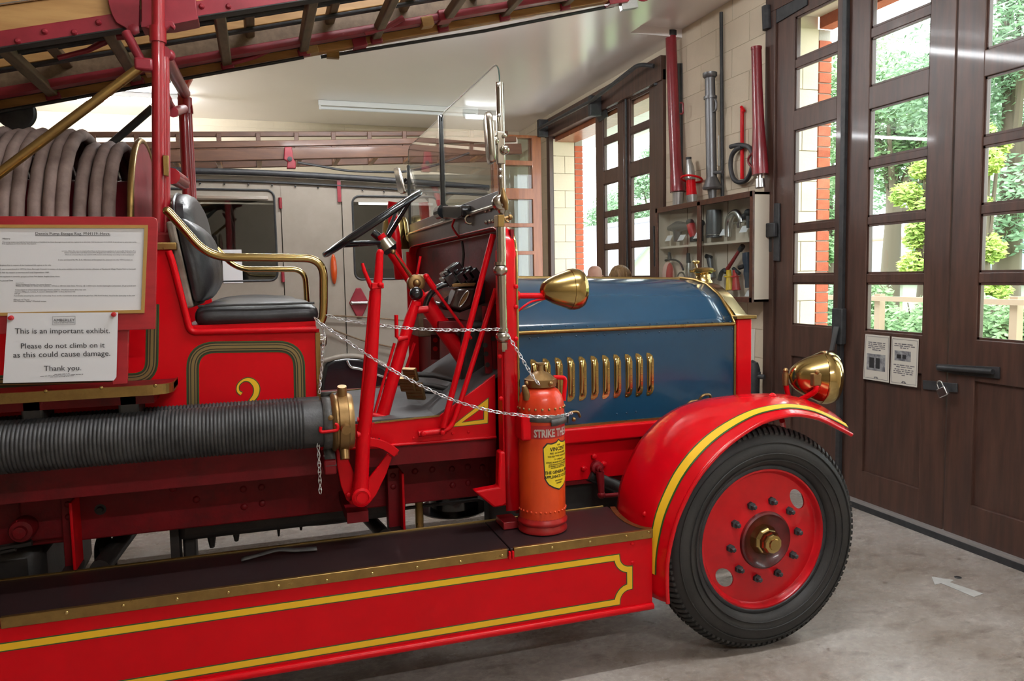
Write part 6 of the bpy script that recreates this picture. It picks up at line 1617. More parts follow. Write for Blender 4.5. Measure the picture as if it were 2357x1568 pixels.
chain('loose end of galvanised chain hanging below the suction hose', P3((732, 1022, 2.60), (734, 1060, 2.60), (736, 1100, 2.60), (737, 1136, 2.60)))

# ================================================================== display cabinet and kit on the wall
CX, CY0, CY1, CZ0, CZ1 = 3.40, 4.70, 6.12, 1.285, 2.078
cab = thing('display_cabinet', 'shallow glazed wooden wall cabinet of fire-fighting fittings', 'cabinet', (3.5, 5.4, CZ0))
CBACK = mat('cream_cabinet_board', (0.60, 0.52, 0.42), 0.6)
MB().box(XW-0.03, XW-0.012, CY0+0.02, CY1-0.02, CZ0, CZ1).build('back_board', CBACK, cab, smooth=False)
MB().box(CX, XW-0.004, CY0, CY0+0.02, CZ0, CZ1).build('side_board', CBACK, cab, smooth=False)
MB().box(CX, XW-0.004, CY1-0.02, CY1, CZ0, CZ1).build('side_board', CBACK, cab, smooth=False)
MB().box(CX, XW-0.004, CY0, CY1, CZ1-0.018, CZ1).build('top_board', WOOD_C, cab, smooth=False)
MB().box(CX, XW-0.004, CY0, CY1, CZ0, CZ0+0.018).build('bottom_board', WOOD_C, cab, smooth=False)
SHZ = at(1600, 562, x=CX+0.03).z
MB().box(CX+0.02, XW-0.03, CY0+0.02, CY1-0.02, SHZ-0.018, SHZ).build('shelf', CBACK, cab, smooth=False)
ym = at(1612, 560, x=CX).y
fb = MB(); w_ = 0.035
fb.box(CX-0.018, CX, CY0-0.004, CY0+w_, CZ0-0.005, CZ1+0.008).box(CX-0.018, CX, CY1-w_, CY1+0.004, CZ0-0.005, CZ1+0.008)
fb.box(CX-0.018, CX, CY0, CY1, CZ1-w_, CZ1+0.008).box(CX-0.018, CX, CY0, CY1, CZ0-0.005, CZ0+w_).box(CX-0.018, CX, ym-0.025, ym+0.025, CZ0, CZ1)
fb.build('door_frame', WOOD_C, cab, smooth=False, bevel=0.003)
for a, b in ((CY0+w_, ym-0.025), (ym+0.025, CY1-w_)):
    MB().box(CX-0.010, CX-0.006, a, b, CZ0+w_, CZ1-w_).build('pane', GLASS, cab, smooth=False)
for yy in (5.2, 5.55, 5.8): MB().box(XW-0.032, XW-0.0295, yy-0.003, yy+0.003, CZ0, CZ1).build('board_groove', WOOD_R, cab, smooth=False)
XM = 3.47
def item(nm, label, cat, px, py): return thing(nm, label, cat, at(px, py, x=XM))
def wp(px, py, x=XM): return at(px, py, x=x)
def upright(px0, py0, px1, py1, radii, m, nm, parent, seg=14):
    a, b = wp(px0, py0), wp(px1, py1); n_ = len(radii)
    return MB().tube([a.lerp(b, i/(n_-1)) for i in range(n_)], radii, seg).build(nm, m, parent)
GREYM = mat('grey_cast_metal', (0.16, 0.16, 0.165), 0.4, metal=0.7)
t = item('branch_nozzle', 'dark metal two-way branch standing at the left of the upper cabinet shelf', 'fitting', 1562, 555)
upright(1558, 556, 1560, 528, [0.03, 0.034, 0.045], GREYM, 'base', t); MB().tube([wp(1540, 526), wp(1560, 522), wp(1590, 520)], [0.022, 0.05, 0.024], 12).build('head', GREYM, t); MB().ball(wp(1558, 527), 0.045, 12, 8).build('bulb', GREYM, t)
t = item('breathing_valve', 'red fitting with black cap on the upper cabinet shelf beside the mullion', 'fitting', 1597, 552)
upright(1597, 556, 1596, 546, [0.032, 0.03], BLACKM, 'base', t); upright(1596, 546, 1590, 517, [0.026, 0.036, 0.036], mat('red_enamel', (0.45, 0.03, 0.03), 0.4), 'body', t); MB().ball(wp(1588, 511), 0.034, 12, 8, (1, 1, 0.8)).build('cap', BLACKM, t)
t = item('black_knob_fitting', 'small round black fitting seen behind the cabinet mullion', 'fitting', 1615, 515); MB().ball(wp(1614, 514), 0.03, 10, 8).build('knob', BLACKM, t); upright(1614, 520, 1612, 555, [0.02, 0.025], BLACKM, 'stem', t)
t = item('metal_canister', 'grey perforated metal strainer canister on the upper shelf', 'strainer', 1642, 545)
upright(1643, 547, 1643, 484, [0.062, 0.062, 0.062, 0.062, 0.056], GREYM, 'body', t, 20); MB().torus(wp(1643, 541), 0.063, 0.005, (0, 0, 1), 24, 6).build('rim', STEEL, t)
t = item('swan_neck_pipe', 'polished curved swan-neck pipe on the upper cabinet shelf', 'pipe', 1676, 545)
MB().tube(smooth_path([wp(1676, 545), wp(1676, 515), wp(1682, 497), wp(1694, 489), wp(1704, 500), wp(1706, 512)], 6), 0.026, 14).build('pipe', STEEL, t)
MB().tube([wp(1688, 514), wp(1728, 507)], 0.008, 8).build('cross_bar', STEEL, t); upright(1700, 525, 1700, 513, [0.012, 0.02], STEEL, 'spigot', t)
t = item('wall_hook_coupling', 'black twin coupling at the right end of the upper shelf', 'fitting', 1720, 500)
MB().ball(wp(1722, 490), 0.03, 10, 8).ball(wp(1714, 498), 0.024, 10, 8).build('head', BLACKM, t); upright(1722, 495, 1722, 525, [0.018, 0.012], GREYM, 'stem', t)
# lower shelf
t = item('life_vest_bag', 'pale pink and red padded bag at the lower left of the cabinet', 'bag', 1535, 645)
q = wp(1538, 635); MB().ball(q, 0.085, 16, 12, (0.5, 1.0, 1.5)).build('bag', mat('pale_pink_cloth', (0.62, 0.40, 0.34), 0.7), t); MB().ball(q+V((-0.012, -0.05, -0.005)), 0.08, 16, 12, (0.42, 0.45, 1.5)).build('red_flap', mat('red_cloth', (0.40, 0.03, 0.03), 0.7), t)
MB().tube(smooth_path([wp(1525, 600), wp(1550, 598), wp(1565, 605), wp(1573, 622)], 6), 0.008, 8).build('handle_hose', BLACKM, t); upright(1541, 598, 1541, 580, [0.02, 0.012], BLACKM, 'valve', t)
t = item('bright_branch_pipe', 'bright metal branch pipe with dark tip in the lower left cabinet', 'nozzle', 1585, 645)
upright(1585, 650, 1585, 605, [0.022, 0.028, 0.018], STEEL, 'body', t); upright(1585, 606, 1584, 583, [0.020, 0.014], BLACKM, 'tip', t); MB().torus(wp(1568, 638), 0.04, 0.008, (1, 0.3, 0), 18, 6).build('ring_handle', STEEL, t)
t = item('dark_branch_pipe', 'dark curved branch pipe in the lower right cabinet behind the radiator cap', 'nozzle', 1635, 620)
upright(1633, 595, 1640, 640, [0.026, 0.02, 0.03], GREYM, 'body', t); MB().tube([wp(1626, 590), wp(1638, 592)], [0.02, 0.012], 10).build('elbow', BLACKM, t)
t = item('red_long_lever', 'red lever tool leaning diagonally in the lower right cabinet', 'tool', 1690, 590)
MB().tube([wp(1674, 620), wp(1705, 572)], [0.016, 0.012], 10).build('handle', mat('dull_red_enamel', (0.25, 0.02, 0.025), 0.5), t); MB().tube([wp(1703, 576), wp(1710, 566)], 0.02, 10).build('head', BLACKM, t)
for px, m, lb, h0_, in ((1677, mat('yellow_plastic', (0.75, 0.48, 0.02), 0.4), 'yellow narrow nozzle standing between black tools in the cabinet', 622), (1692, mat('bright_red_plastic', (0.48, 0.02, 0.02), 0.4), 'red tapered nozzle standing beside the yellow one in the cabinet', 622)):
    t = item('plastic_nozzle', lb, 'nozzle', px, 650); upright(px+3, 668, px, h0_, [0.034, 0.028, 0.022, 0.018], m, 'body', t); MB().torus(wp(px, 637), 0.028, 0.006, (0, 0, 1), 18, 6).build('collar', m, t)
t = item('black_valve_tool', 'black curved valve tool left of the yellow nozzle in the cabinet', 'tool', 1662, 640)
MB().tube(smooth_path([wp(1656, 645), wp(1660, 630), wp(1668, 622), wp(1672, 628)], 4), 0.018, 10).build('body', BLACKM, t)
t = item('dark_blue_branch', 'tall dark blue fitting at the right end of the lower cabinet', 'fitting', 1720, 620)
upright(1724, 662, 1718, 582, [0.03, 0.026, 0.034, 0.026, 0.034, 0.03], mat('dark_blue_paint', (0.03, 0.045, 0.075), 0.4), 'body', t); MB().tube([wp(1702, 616), wp(1715, 612)], 0.018, 10).build('side_arm', BLACKM, t)
t = item('black_lever_tool', 'black lever behind the red nozzle in the cabinet', 'tool', 1700, 632); MB().tube([wp(1688, 618), wp(1702, 630)], 0.014, 8).build('lever', BLACKM, t)
for i, (px, py) in enumerate(((1536, 555), (1565, 554), (1602, 549), (1663, 542), (1709, 535), (1722, 682))):
    lb = ['white caption card at the left end of the upper cabinet shelf', 'white caption card below the dark two-way branch', 'white caption card half hidden by the cabinet mullion', 'white caption card in front of the strainer canister', 'white caption card below the swan-neck pipe', 'white caption card at the cabinet bottom right corner'][i]
    q = at(px, py, x=CX+0.045)
    tag(MB().add([q+V((0, 0.045, 0)), q+V((0, -0.045, 0)), q+V((0.03, -0.045, 0.05)), q+V((0.03, 0.045, 0.05)), q+V((0.002, 0.045, 0)), q+V((0.002, -0.045, 0)), q+V((0.032, -0.045, 0.05)), q+V((0.032, 0.045, 0.05))], [(0, 1, 2, 3), (7, 6, 5, 4), (0, 4, 5, 1), (3, 2, 6, 7)]).build('caption_card', PAPER, smooth=False), lb, 'card', 'caption cards in the cabinet')
# kit standing on the cabinet and hung on the wall
RP = mat('dark_red_standpipe_paint', (0.22, 0.010, 0.018), 0.34, coat=0.3, col2=(0.17, 0.008, 0.014), scale=6)
XP = 3.46
def pp(px, py): return at(px, py, x=XP)
t = thing('long_branch', 'tall dark red tapered branch pipe standing on the cabinet left end', 'branch pipe', pp(1559, 472))
MB().tube([pp(1544, 78), pp(1550, 250), pp(1556, 390), pp(1560, 420), pp(1561, 442)], [0.046, 0.048, 0.05, 0.068, 0.070], 18).build('barrel', RP, t)
MB().tube([pp(1544, 72), pp(1544, 84)], 0.052, 18).build('mouth_ring', BLACKM, t); MB().tube([pp(1561, 442), pp(1560, 474)], [0.050, 0.044], 16).build('coupling', ALU, t)
MB().tube(round_path([pp(1566, 237), pp(1572, 236), pp(1572, 262), pp(1566, 262)], 0.02), 0.008, 8).build('handle', RP, t)
tag(MB().prism(px_poly([(1557, 146), (1571, 146), (1572, 462), (1558, 468)], x=XW-0.002), (-0.012, 0, 0)).build('black_back_board', BLACKM), 'narrow black board on the wall behind the tall red branch pipe', 'board')
t = thing('hand_nozzle', 'silver conical nozzle in a red ring-handled holder on the cabinet', 'nozzle', pp(1592, 465))
MB().tube([pp(1585, 366), pp(1588, 385), pp(1590, 415)], [0.020, 0.034, 0.042], 16).build('cone', ALU, t); MB().tube([pp(1585, 362), pp(1585, 368)], 0.024, 14).build('tip', BLACKM, t)
MB().tube([pp(1590, 415), pp(1592, 450)], [0.038, 0.044], 16).build('red_body', RED, t); MB().tube([pp(1592, 450), pp(1593, 466)], [0.050, 0.040], 16).build('coupling', ALU, t)
MB().torus(pp(1592, 412), 0.085, 0.009, (0.25, 0.1, 1), 28, 8).build('ring_handle', RED, t); MB().ball(pp(1592, 437), 0.02, 10, 8).build('valve_boss', STEEL, t)
t = thing('standpipe', 'grey metal standpipe with bell foot hung upright on the block wall', 'standpipe', pp(1640, 456))
MB().tube([pp(1634, 168), pp(1634, 176), pp(1634, 180)], [0.056, 0.056, 0.042], 18).build('head_flange', GREYM, t); MB().tube([pp(1634, 180), pp(1635, 225)], 0.040, 18).build('upper_pipe', GREYM, t); MB().tube([pp(1635, 222), pp(1635, 228)], 0.052, 18).build('pipe_flange', GREYM, t)
MB().tube([pp(1635, 226), pp(1638, 412)], 0.042, 18).build('pipe', GREYM, t); MB().tube([pp(1638, 410), pp(1639, 422), pp(1639, 432), pp(1639, 436)], [0.045, 0.06, 0.078, 0.070], 20).build('bell_foot', GREYM, t); MB().tube([pp(1639, 436), pp(1640, 457)], [0.036, 0.03], 14).build('spigot', GREYM, t)
MB().tube(round_path([pp(1646, 228), pp(1649, 235), pp(1648, 255), pp(1640, 258)], 0.02), 0.009, 8).build('handle', GREYM, t); MB().tube([pp(1632, 398), pp(1664, 396)], 0.014, 8).build('wall_clip', GREYM, t)
tag(MB().tube([at(1660, 28, x=XW-0.02), at(1663, 455, x=XW-0.02)], 0.014, 10).build('conduit', BLACKM), 'thin black conduit running down the block wall beside the standpipe', 'pipe')
tag(MB().tube([at(1654, 312, x=XW-0.02), at(1655, 382, x=XW-0.02)], 0.006, 8).build('white_rod', WHITE_P), 'short thin white rod on the wall behind the standpipe', 'rod')
t = thing('short_branch', 'dark red tapered branch pipe hung on the wall beside the doors', 'branch pipe', pp(1748, 432))
MB().tube([pp(1741, 112), pp(1743, 200), pp(1746, 290), pp(1749, 380), pp(1750, 402)], [0.036, 0.037, 0.042, 0.058, 0.058], 18).build('barrel', RP, t); MB().tube([pp(1741, 108), pp(1741, 114)], 0.039, 18).build('mouth_ring', RP, t)
MB().tube([pp(1748, 392), pp(1748, 418)], 0.020, 12).tube([pp(1749, 412), pp(1750, 432)], [0.032, 0.036], 14).build('coupling', STEEL, t); MB().tube(smooth_path([pp(1735, 350), pp(1724, 362), pp(1723, 375), pp(1733, 386)], 5), 0.009, 8).build('handle', RP, t)
t = thing('coiled_rubber_hose', 'black rubber hose looped on a hook on the block wall', 'hose', at(1706, 420, x=XW-0.04))
MB().tube(smooth_path([at(px, py, x=XW-0.04) for px, py in ((1682, 338), (1700, 334), (1722, 338), (1732, 355), (1731, 385), (1720, 412), (1702, 420), (1688, 410), (1682, 385), (1684, 360), (1694, 345), (1708, 338))], 5), 0.018, 10).build('loop', BLACKM, t)
t = thing('red_stirrup_rod', 'thin red metal rod hung behind the coiled rubber hose', 'rod', at(1709, 412, x=XW-0.03))
MB().tube([at(1708, 250, x=XW-0.02), at(1708, 412, x=XW-0.02)], 0.014, 8).tube([at(1706, 246, x=XW-0.02), at(1713, 256, x=XW-0.02)], 0.012, 8).build('rod', RED, t)
# plan board and black pump fitting under the cabinet
t = thing('wall_notice', 'white notice with black print on the wall under the cabinet right end', 'notice', at(1728, 820, x=XW-0.004))
qs = px_poly([(1690, 757), (1738, 757), (1736, 845), (1688, 850)], x=XW-0.003)
MB().prism(qs, (-0.002, 0, 0)).build('sheet', PAPER_C, t, smooth=False)
mb = MB(); word_dashes(mb, (XW-0.0062, (qs[0].y+qs[1].y)/2, (qs[0].z+qs[3].z)/2), (0, -1, 0), (0, 0, 1), (-1, 0, 0), (qs[0]-qs[1]).length*0.85, 1.0, [(0.10-0.036*k, 0.9-0.1*(k % 3)) for k in range(7)], 0.016, 3)
mb.build('printed_lines', INK, t, smooth=False, kind='stuff')
t = thing('black_hand_pump', 'black iron hand pump with side tap standing against the wall under the cabinet', 'pump', at(1735, 905, x=XW-0.08))
qp = at(1732, 850, x=3.44); MB().lathe([(0.06, -qp.z+0.001), (0.06, -qp.z+0.04), (0.035, -qp.z+0.06), (0.035, -0.3), (0.05, -0.22), (0.055, 0.0), (0.04, 0.05), (1e-6, 0.07)], qp, 'Z', 18).build('body', BLACKM, t)
MB().tube([at(1735, 866, x=3.44), at(1760, 868, x=3.48)], 0.018, 10).tube([at(1746, 868, x=3.46), at(1746, 856, x=3.46)], 0.016, 8).build('tap', BLACKM, t)
# ================================================================== second vehicle in the far bay
VY = 6.70; VC = 7.62
van = thing('old_fire_van', 'aged cream fire van with black roof rails parked in the far bay', 'van', (-0.5, VC, 0))
def vp(px, py): return at(px, py, y=VY)
XV0, XV1 = -3.2, 1.45
ZR0 = 2.31
# body side with two window openings (built from strips so that the panes are real)
def vrect(nm, x0, x1, z0, z1, m=VANP, y0=VY, y1=VY+0.03, bevel=0, parent=van): return MB().box(x0, x1, y0, y1, z0, z1).build(nm, m, parent, bevel=bevel)
w1 = (vp(380, 520).x, vp(634, 520).x, vp(560, 647).z, vp(560, 437).z)
w2 = (vp(813, 520).x, vp(1010, 520).x, vp(860, 643).z, vp(860, 452).z)
def side_panel(x0, x1, win):
    if win is None: return MB().box(x0, x1, VY, VY+0.03, 0.62, ZR0)
    m = MB(); a, b, c, d = win
    # outer strip round a round-cornered opening
    n_ = 6; rr = 0.06
    hole = []
    for cx_, cz_, a0 in ((b-rr, d-rr, 0), (a+rr, d-rr, PI/2), (a+rr, c+rr, PI), (b-rr, c+rr, 1.5*PI)):
        for k in range(n_+1): hole.append((cx_+rr*math.cos(a0+k*PI/2/n_), cz_+rr*math.sin(a0+k*PI/2/n_)))
    outer = []
    for ci, (X_, Z_) in enumerate(((x1, ZR0), (x0, ZR0), (x0, 0.62), (x1, 0.62))):
        for k in range(n_+1):
            hx, hz_ = hole[ci*(n_+1)+k]
            if k == n_//2: outer.append((X_, Z_))
            elif (k < n_//2) == (ci % 2 == 0): outer.append((X_, hz_))
            else: outer.append((hx, Z_))
    N_ = len(hole)
    vs = [V((p, VY, q)) for p, q in hole]+[V((p, VY, q)) for p, q in outer]+[V((p, VY+0.03, q)) for p, q in hole]+[V((p, VY+0.03, q)) for p, q in outer]
    fs = []
    for i in range(N_):
        j = (i+1) % N_
        fs += [(i, j, N_+j, N_+i), (2*N_+i, 3*N_+i, 3*N_+j, 2*N_+j), (i, 2*N_+i, 2*N_+j, j), (N_+i, N_+j, 3*N_+j, 3*N_+i)]
    m.add(vs, fs); return m, hole
s1x, s2x = vp(650, 560).x, vp(792, 620).x
g = 0.004
mP, hole1 = side_panel(XV0+1.6, s1x-g, w1); dr1 = mP.build('rear_side_panel', VANP, van)
MB().box(XV0, XV0+1.6-g, VY, VY+0.03, 0.62, ZR0).build('rear_side_panel', VANP, van)
MB().box(s1x+g, s2x-g, VY, VY+0.03, 0.62, ZR0).build('middle_side_panel', VANP, van)
mP, hole2 = side_panel(s2x+g, XV1, w2); dr2 = mP.build('cab_door', VANP, van)
for (w_, hole, par) in ((w1, hole1, dr1), (w2, hole2, dr2)):
    MB().prism([V((p, VY+0.012, q)) for p, q in hole], (0, 0.004, 0)).build('pane', GLASSV, par, smooth=False)
    MB().tube([V((p, VY+0.002, q)) for p, q in hole], 0.010, 6, closed=True).build('window_rubber', BLACKM, par)
    MB().box(w_[0]+0.05, w_[1]-0.05, VY-0.008, VY+0.012, w_[3]-0.075, w_[3]-0.052).build('sliding_rail', STEEL, par)
MB().box(XV0, XV1, VY+0.001, VY+0.028, 0.60, 0.63).build('side_sill', BLACKM, van)
# roof with drip rail and black rubbing rail, drooping at the front
def crown(x): return -0.05*max(0, (x+0.2))**1.5*0.55
rx = [XV0+(2.0-XV0)*k/24 for k in range(25)]
roof = MB(); vs = []
prf = [(0.0, 0.0), (0.03, 0.045), (0.15, 0.10), (0.45, 0.14), (0.92, 0.15)]
prf = prf+[(1.84-a, b) for a, b in reversed(prf[:-1])]
for x in rx:
    for a, b in prf: vs.append(V((x, VY+a, ZR0+0.02+b+crown(x))))
m_ = len(prf); roof.add(vs, [(i*m_+j, i*m_+j+1, (i+1)*m_+j+1, (i+1)*m_+j) for i in range(len(rx)-1) for j in range(m_-1)])
rf = roof.build('roof', VANP, van)
MB().tube([V((x, VY-0.03, ZR0+0.085+crown(x))) for x in rx], 0.026, 10).build('rubbing_rail', BLACKM, rf)
MB().tube([V((x, VY-0.012, ZR0+0.015+crown(x))) for x in rx], 0.010, 6).build('drip_rail', BLACKM, rf)
mb = MB()
for k in range(26): 
    x = XV0+k*0.185; mb.ball(V((x, VY-0.012, ZR0-0.01+crown(x))), 0.008, 6, 4)
mb.build('gutter_screws', BLACKM, rf, kind='stuff')
MB().prism([V((x, VY+0.004, ZR0+0.02+crown(x))) for x in rx if x <= XV1+0.01]+[V((XV1, VY+0.004, ZR0-0.14)), V((XV0, VY+0.004, ZR0-0.14))], (0, 0.02, 0)).build('cant_panel', VANP, rf)
MB().box(XV0, XV1, VY+1.80, VY+1.84, 0.62, ZR0).build('far_side_panel', VANP, van)
MB().box(XV0, XV0+0.04, VY, VY+1.84, 0.62, ZR0+0.1).build('rear_panel', VANP, van)
MB().box(XV0, XV1, VY+0.04, VY+1.8, 0.60, 0.66).build('van_floor', DARKIN, van)
MB().box(-1.5, -1.0, VY+0.3, VY+1.5, 0.66, 1.6).build('van_seat', DARKIN, van, bevel=0.05)
MB().box(0.9, 1.2, VY+0.2, VY+1.6, 0.66, 1.6).build('van_seat', DARKIN, van, bevel=0.05)
# front of the van: red pillars, raked screen, bonnet
for yy in (VY+0.02, VY+1.80):
    MB().tube([V((1.50, yy, 2.33)), V((1.72, yy+0.0, 1.55))], 0.035, 8).build('screen_pillar', mat('red_pillar_paint', (0.30, 0.02, 0.025), 0.4) if yy < 7 else bpy.data.materials['red_pillar_paint'], van)
MB().add([V((1.50, VY+0.05, 2.30)), V((1.50, VY+1.78, 2.30)), V((1.72, VY+1.78, 1.55)), V((1.72, VY+0.05, 1.55))], [(0, 1, 2, 3)]).build('van_windscreen', GLASSV, van, smooth=False)
vb = MB().box(1.45, 2.9, VY+0.25, VY+1.6, 0.7, 1.45).build('van_bonnet', VANP, van, bevel=0.12)
MB().box(1.40, 1.75, VY+0.0, VY+1.84, 0.62, 1.50).build('van_scuttle', VANP, van, bevel=0.04)
# black front wing with pale bead
wing = [(740, 880), (748, 838), (770, 826), (796, 822), (830, 824), (880, 840), (930, 875), (935, 980), (740, 980)]
wg = plate('front_wing', wing, VY-0.18, 0.30, BLACKP, van, bevel=0.03)
MB().tube(smooth_path([at(px, py, y=VY-0.16) for px, py in ((740, 832), (770, 824), (797, 820), (830, 822), (880, 838), (930, 872))], 5), 0.022, 8).build('wing_bead', VANP, wg)
MB().tube(smooth_path([at(px, py, y=VY-0.2) for px, py in ((799, 830), (808, 845), (830, 850), (890, 870))], 5), 0.012, 8).build('wing_pipe', STEEL, wg)
for x in (1.05, -2.2):
    for yy, s_ in ((VY+0.04, 0), (VY+1.60, 0)):
        o = MB().lathe([(0.20, 0.02), (0.22, 0.0), (0.36, 0.0), (0.395, 0.03), (0.40, 0.1), (0.395, 0.17), (0.36, 0.2), (0.2, 0.2)], (x, yy, 0.401), 'Y', 36).build('van_wheel', RUBBER, van)
        MB().lathe([(0.215, 0.03), (0.12, 0.05), (0.06, 0.02), (1e-6, 0.02)], (x, yy, 0.401), 'Y', 24).build('hub', RED_OLD, o)
MB().box(XV0+0.2, 2.7, VY+0.45, VY+1.4, 0.42, 0.56).build('van_chassis', OILY, van)
# door ironwork
for (px, py) in ((645, 468), (651, 637)):
    q = vp(px, py); MB().tube([q+V((0, -0.015, 0.045)), q+V((0, -0.015, -0.045))], 0.014, 8).build('door_hinge', RED_OLD, dr1)
q = vp(780, 438); MB().box(q.x-0.015, q.x+0.015, VY-0.02, VY, q.z-0.10, q.z+0.10).build('red_bar', RED_OLD, rf)
q = vp(768, 620); MB().ball(q+V((0, -0.01, 0)), 0.03, 14, 12, (0.95, 1.0, 4.3)).build('amber_trafficator', AMBER, van)
q = vp(826, 697); hp = MB().prism([q+V((-0.085, -0.012, 0.0)), q+V((-0.02, -0.012, -0.13)), q+V((0.02, -0.012, -0.13)), q+V((0.085, -0.012, 0.0)), q+V((0.02, -0.012, 0.13)), q+V((-0.02, -0.012, 0.13))], (0, 0.012, 0)).build('handle_plate', RED_OLD, dr2, bevel=0.02)
MB().tube([q+V((-0.06, -0.03, 0)), q+V((0.07, -0.035, 0.0))], 0.014, 8).ball(q+V((-0.06, -0.02, 0)), 0.018, 8, 6).build('door_handle', STEEL, hp)
# ropes drooping along the side
for i, pts in enumerate((((740, 725), (790, 728), (850, 731), (930, 738)), ((750, 752), (800, 772), (850, 788), (930, 805)))):
    MB().tube(smooth_path([at(px, py, y=VY-0.04) for px, py in pts], 6), 0.007, 6).build('rope', WOOD_R, van)
# bell and red lamp bracket seen through the cab of the engine
bl = thing('fire_bell', 'polished brass bell hung from a red bracket on the far side of the engine', 'bell', at(912, 560, y=4.55))
qb = at(912, 575, y=4.6)
MB().lathe([(0.115, 0.0), (0.108, 0.02), (0.085, 0.06), (0.075, 0.16), (0.065, 0.19), (0.03, 0.205), (1e-6, 0.205)], qb, 'Z', 28).build('bell', BRASS, bl)
MB().tube(smooth_path([at(905, 465, y=4.55), at(903, 495, y=4.55), at(912, 560, y=4.50), at(920, 640, y=4.55)], 5), 0.03, 10).build('bell_bracket', RED, bl)
# paper notice in the van window, second notice
tag(MB().box(vp(512, 600).x, vp(557, 600).x, VY-0.004, VY-0.001, vp(530, 652).z, vp(530, 575).z).build('window_notice', PAPER, smooth=False), 'white paper notice taped inside the van rear window', 'notice')

# ---- wooden ladder on the van roof
VL = thing('roof_ladder', 'old brown wooden extension ladder lying along the van roof', 'ladder', (0.3, VY+0.15, 2.62))
def vl(px, py, y): return at(px, py, y=y)
def rail_between(nm, a, b, w_, h_, m, parent=VL):
    a, b = V(a), V(b); d = (b-a); L_ = d.length; ang = math.atan2(d.z, math.hypot(d.x, d.y)); yaw = math.atan2(d.y, d.x)
    M = Matrix.Translation(a) @ Matrix.Rotation(yaw, 4, 'Z') @ Matrix.Rotation(-ang, 4, 'Y')
    return MB().box(0, L_, -w_/2, w_/2, -h_/2, h_/2, M).build(nm, m, parent, bevel=0.005)
ya, yb = VY+0.05, VY+0.62
A0, A1 = vl(300, 378, ya), vl(1210, 335, ya)
B0, B1 = vl(300, 330, yb), vl(1205, 306, yb)
zA = 2.62
rail_between('lower_string', V((-2.8, ya, 2.40)), V((2.34, ya, 2.675)), 0.05, 0.095, WOOD_V)
rail_between('upper_string', V((-2.8, ya+0.02, 2.485)), V((2.3, ya+0.02, 2.765)), 0.035, 0.05, WOOD_V)
rail_between('lower_string', V((-2.8, yb, 2.42)), V((2.36, yb, 2.69)), 0.05, 0.085, WOOD_V)
rail_between('upper_string', V((-2.8, yb, 2.70)), V((2.40, yb, 2.92)), 0.04, 0.045, WOOD_V)
rail_between('upper_string', V((-2.6, yb, 2.60)), V((1.6, yb, 2.80)), 0.03, 0.075, WOOD_V)
for k in range(15):
    x = -2.6+k*0.33; z = 2.385+(x+2.8)*0.053
    MB().box(x-0.02, x+0.02, ya, yb, z-0.015, z+0.015).build('rung', WOOD_L, VL, bevel=0.006)
    if k % 1 == 0:
        MB().box(x-0.02, x+0.02, yb-0.045, yb-0.022, z, z+0.29).build('upright', WOOD_V, VL, bevel=0.004)
MB().tube([V((2.35, yb-0.05, 2.83)), V((2.47, yb-0.05, 2.83))], 0.05, 12).build('pale_ladder_end', mat('pale_end_wood', (0.62, 0.54, 0.44), 0.6), VL)
lb_ = MB().prism([at(px, py, y=VY-0.01) for px, py in ((655, 338), (672, 338), (675, 365), (681, 372), (681, 388), (660, 388), (662, 372), (653, 366))], (0, 0.05, 0)).build('red_ladder_bracket', RED_OLD, van, bevel=0.006)
MB().lathe([(0.02, 0), (0.02, -0.012), (1e-6, -0.014)], at(667, 366, y=VY-0.01), 'Y', 8).build('bracket_bolt', BLACKM, lb_)
MB().tube(smooth_path([at(px, py, y=VY-0.02) for px, py in ((685, 374), (740, 383), (800, 393), (880, 396), (940, 394), (1010, 378), (1080, 352))], 5), 0.010, 6).build('black_lashing', BLACKM, VL)

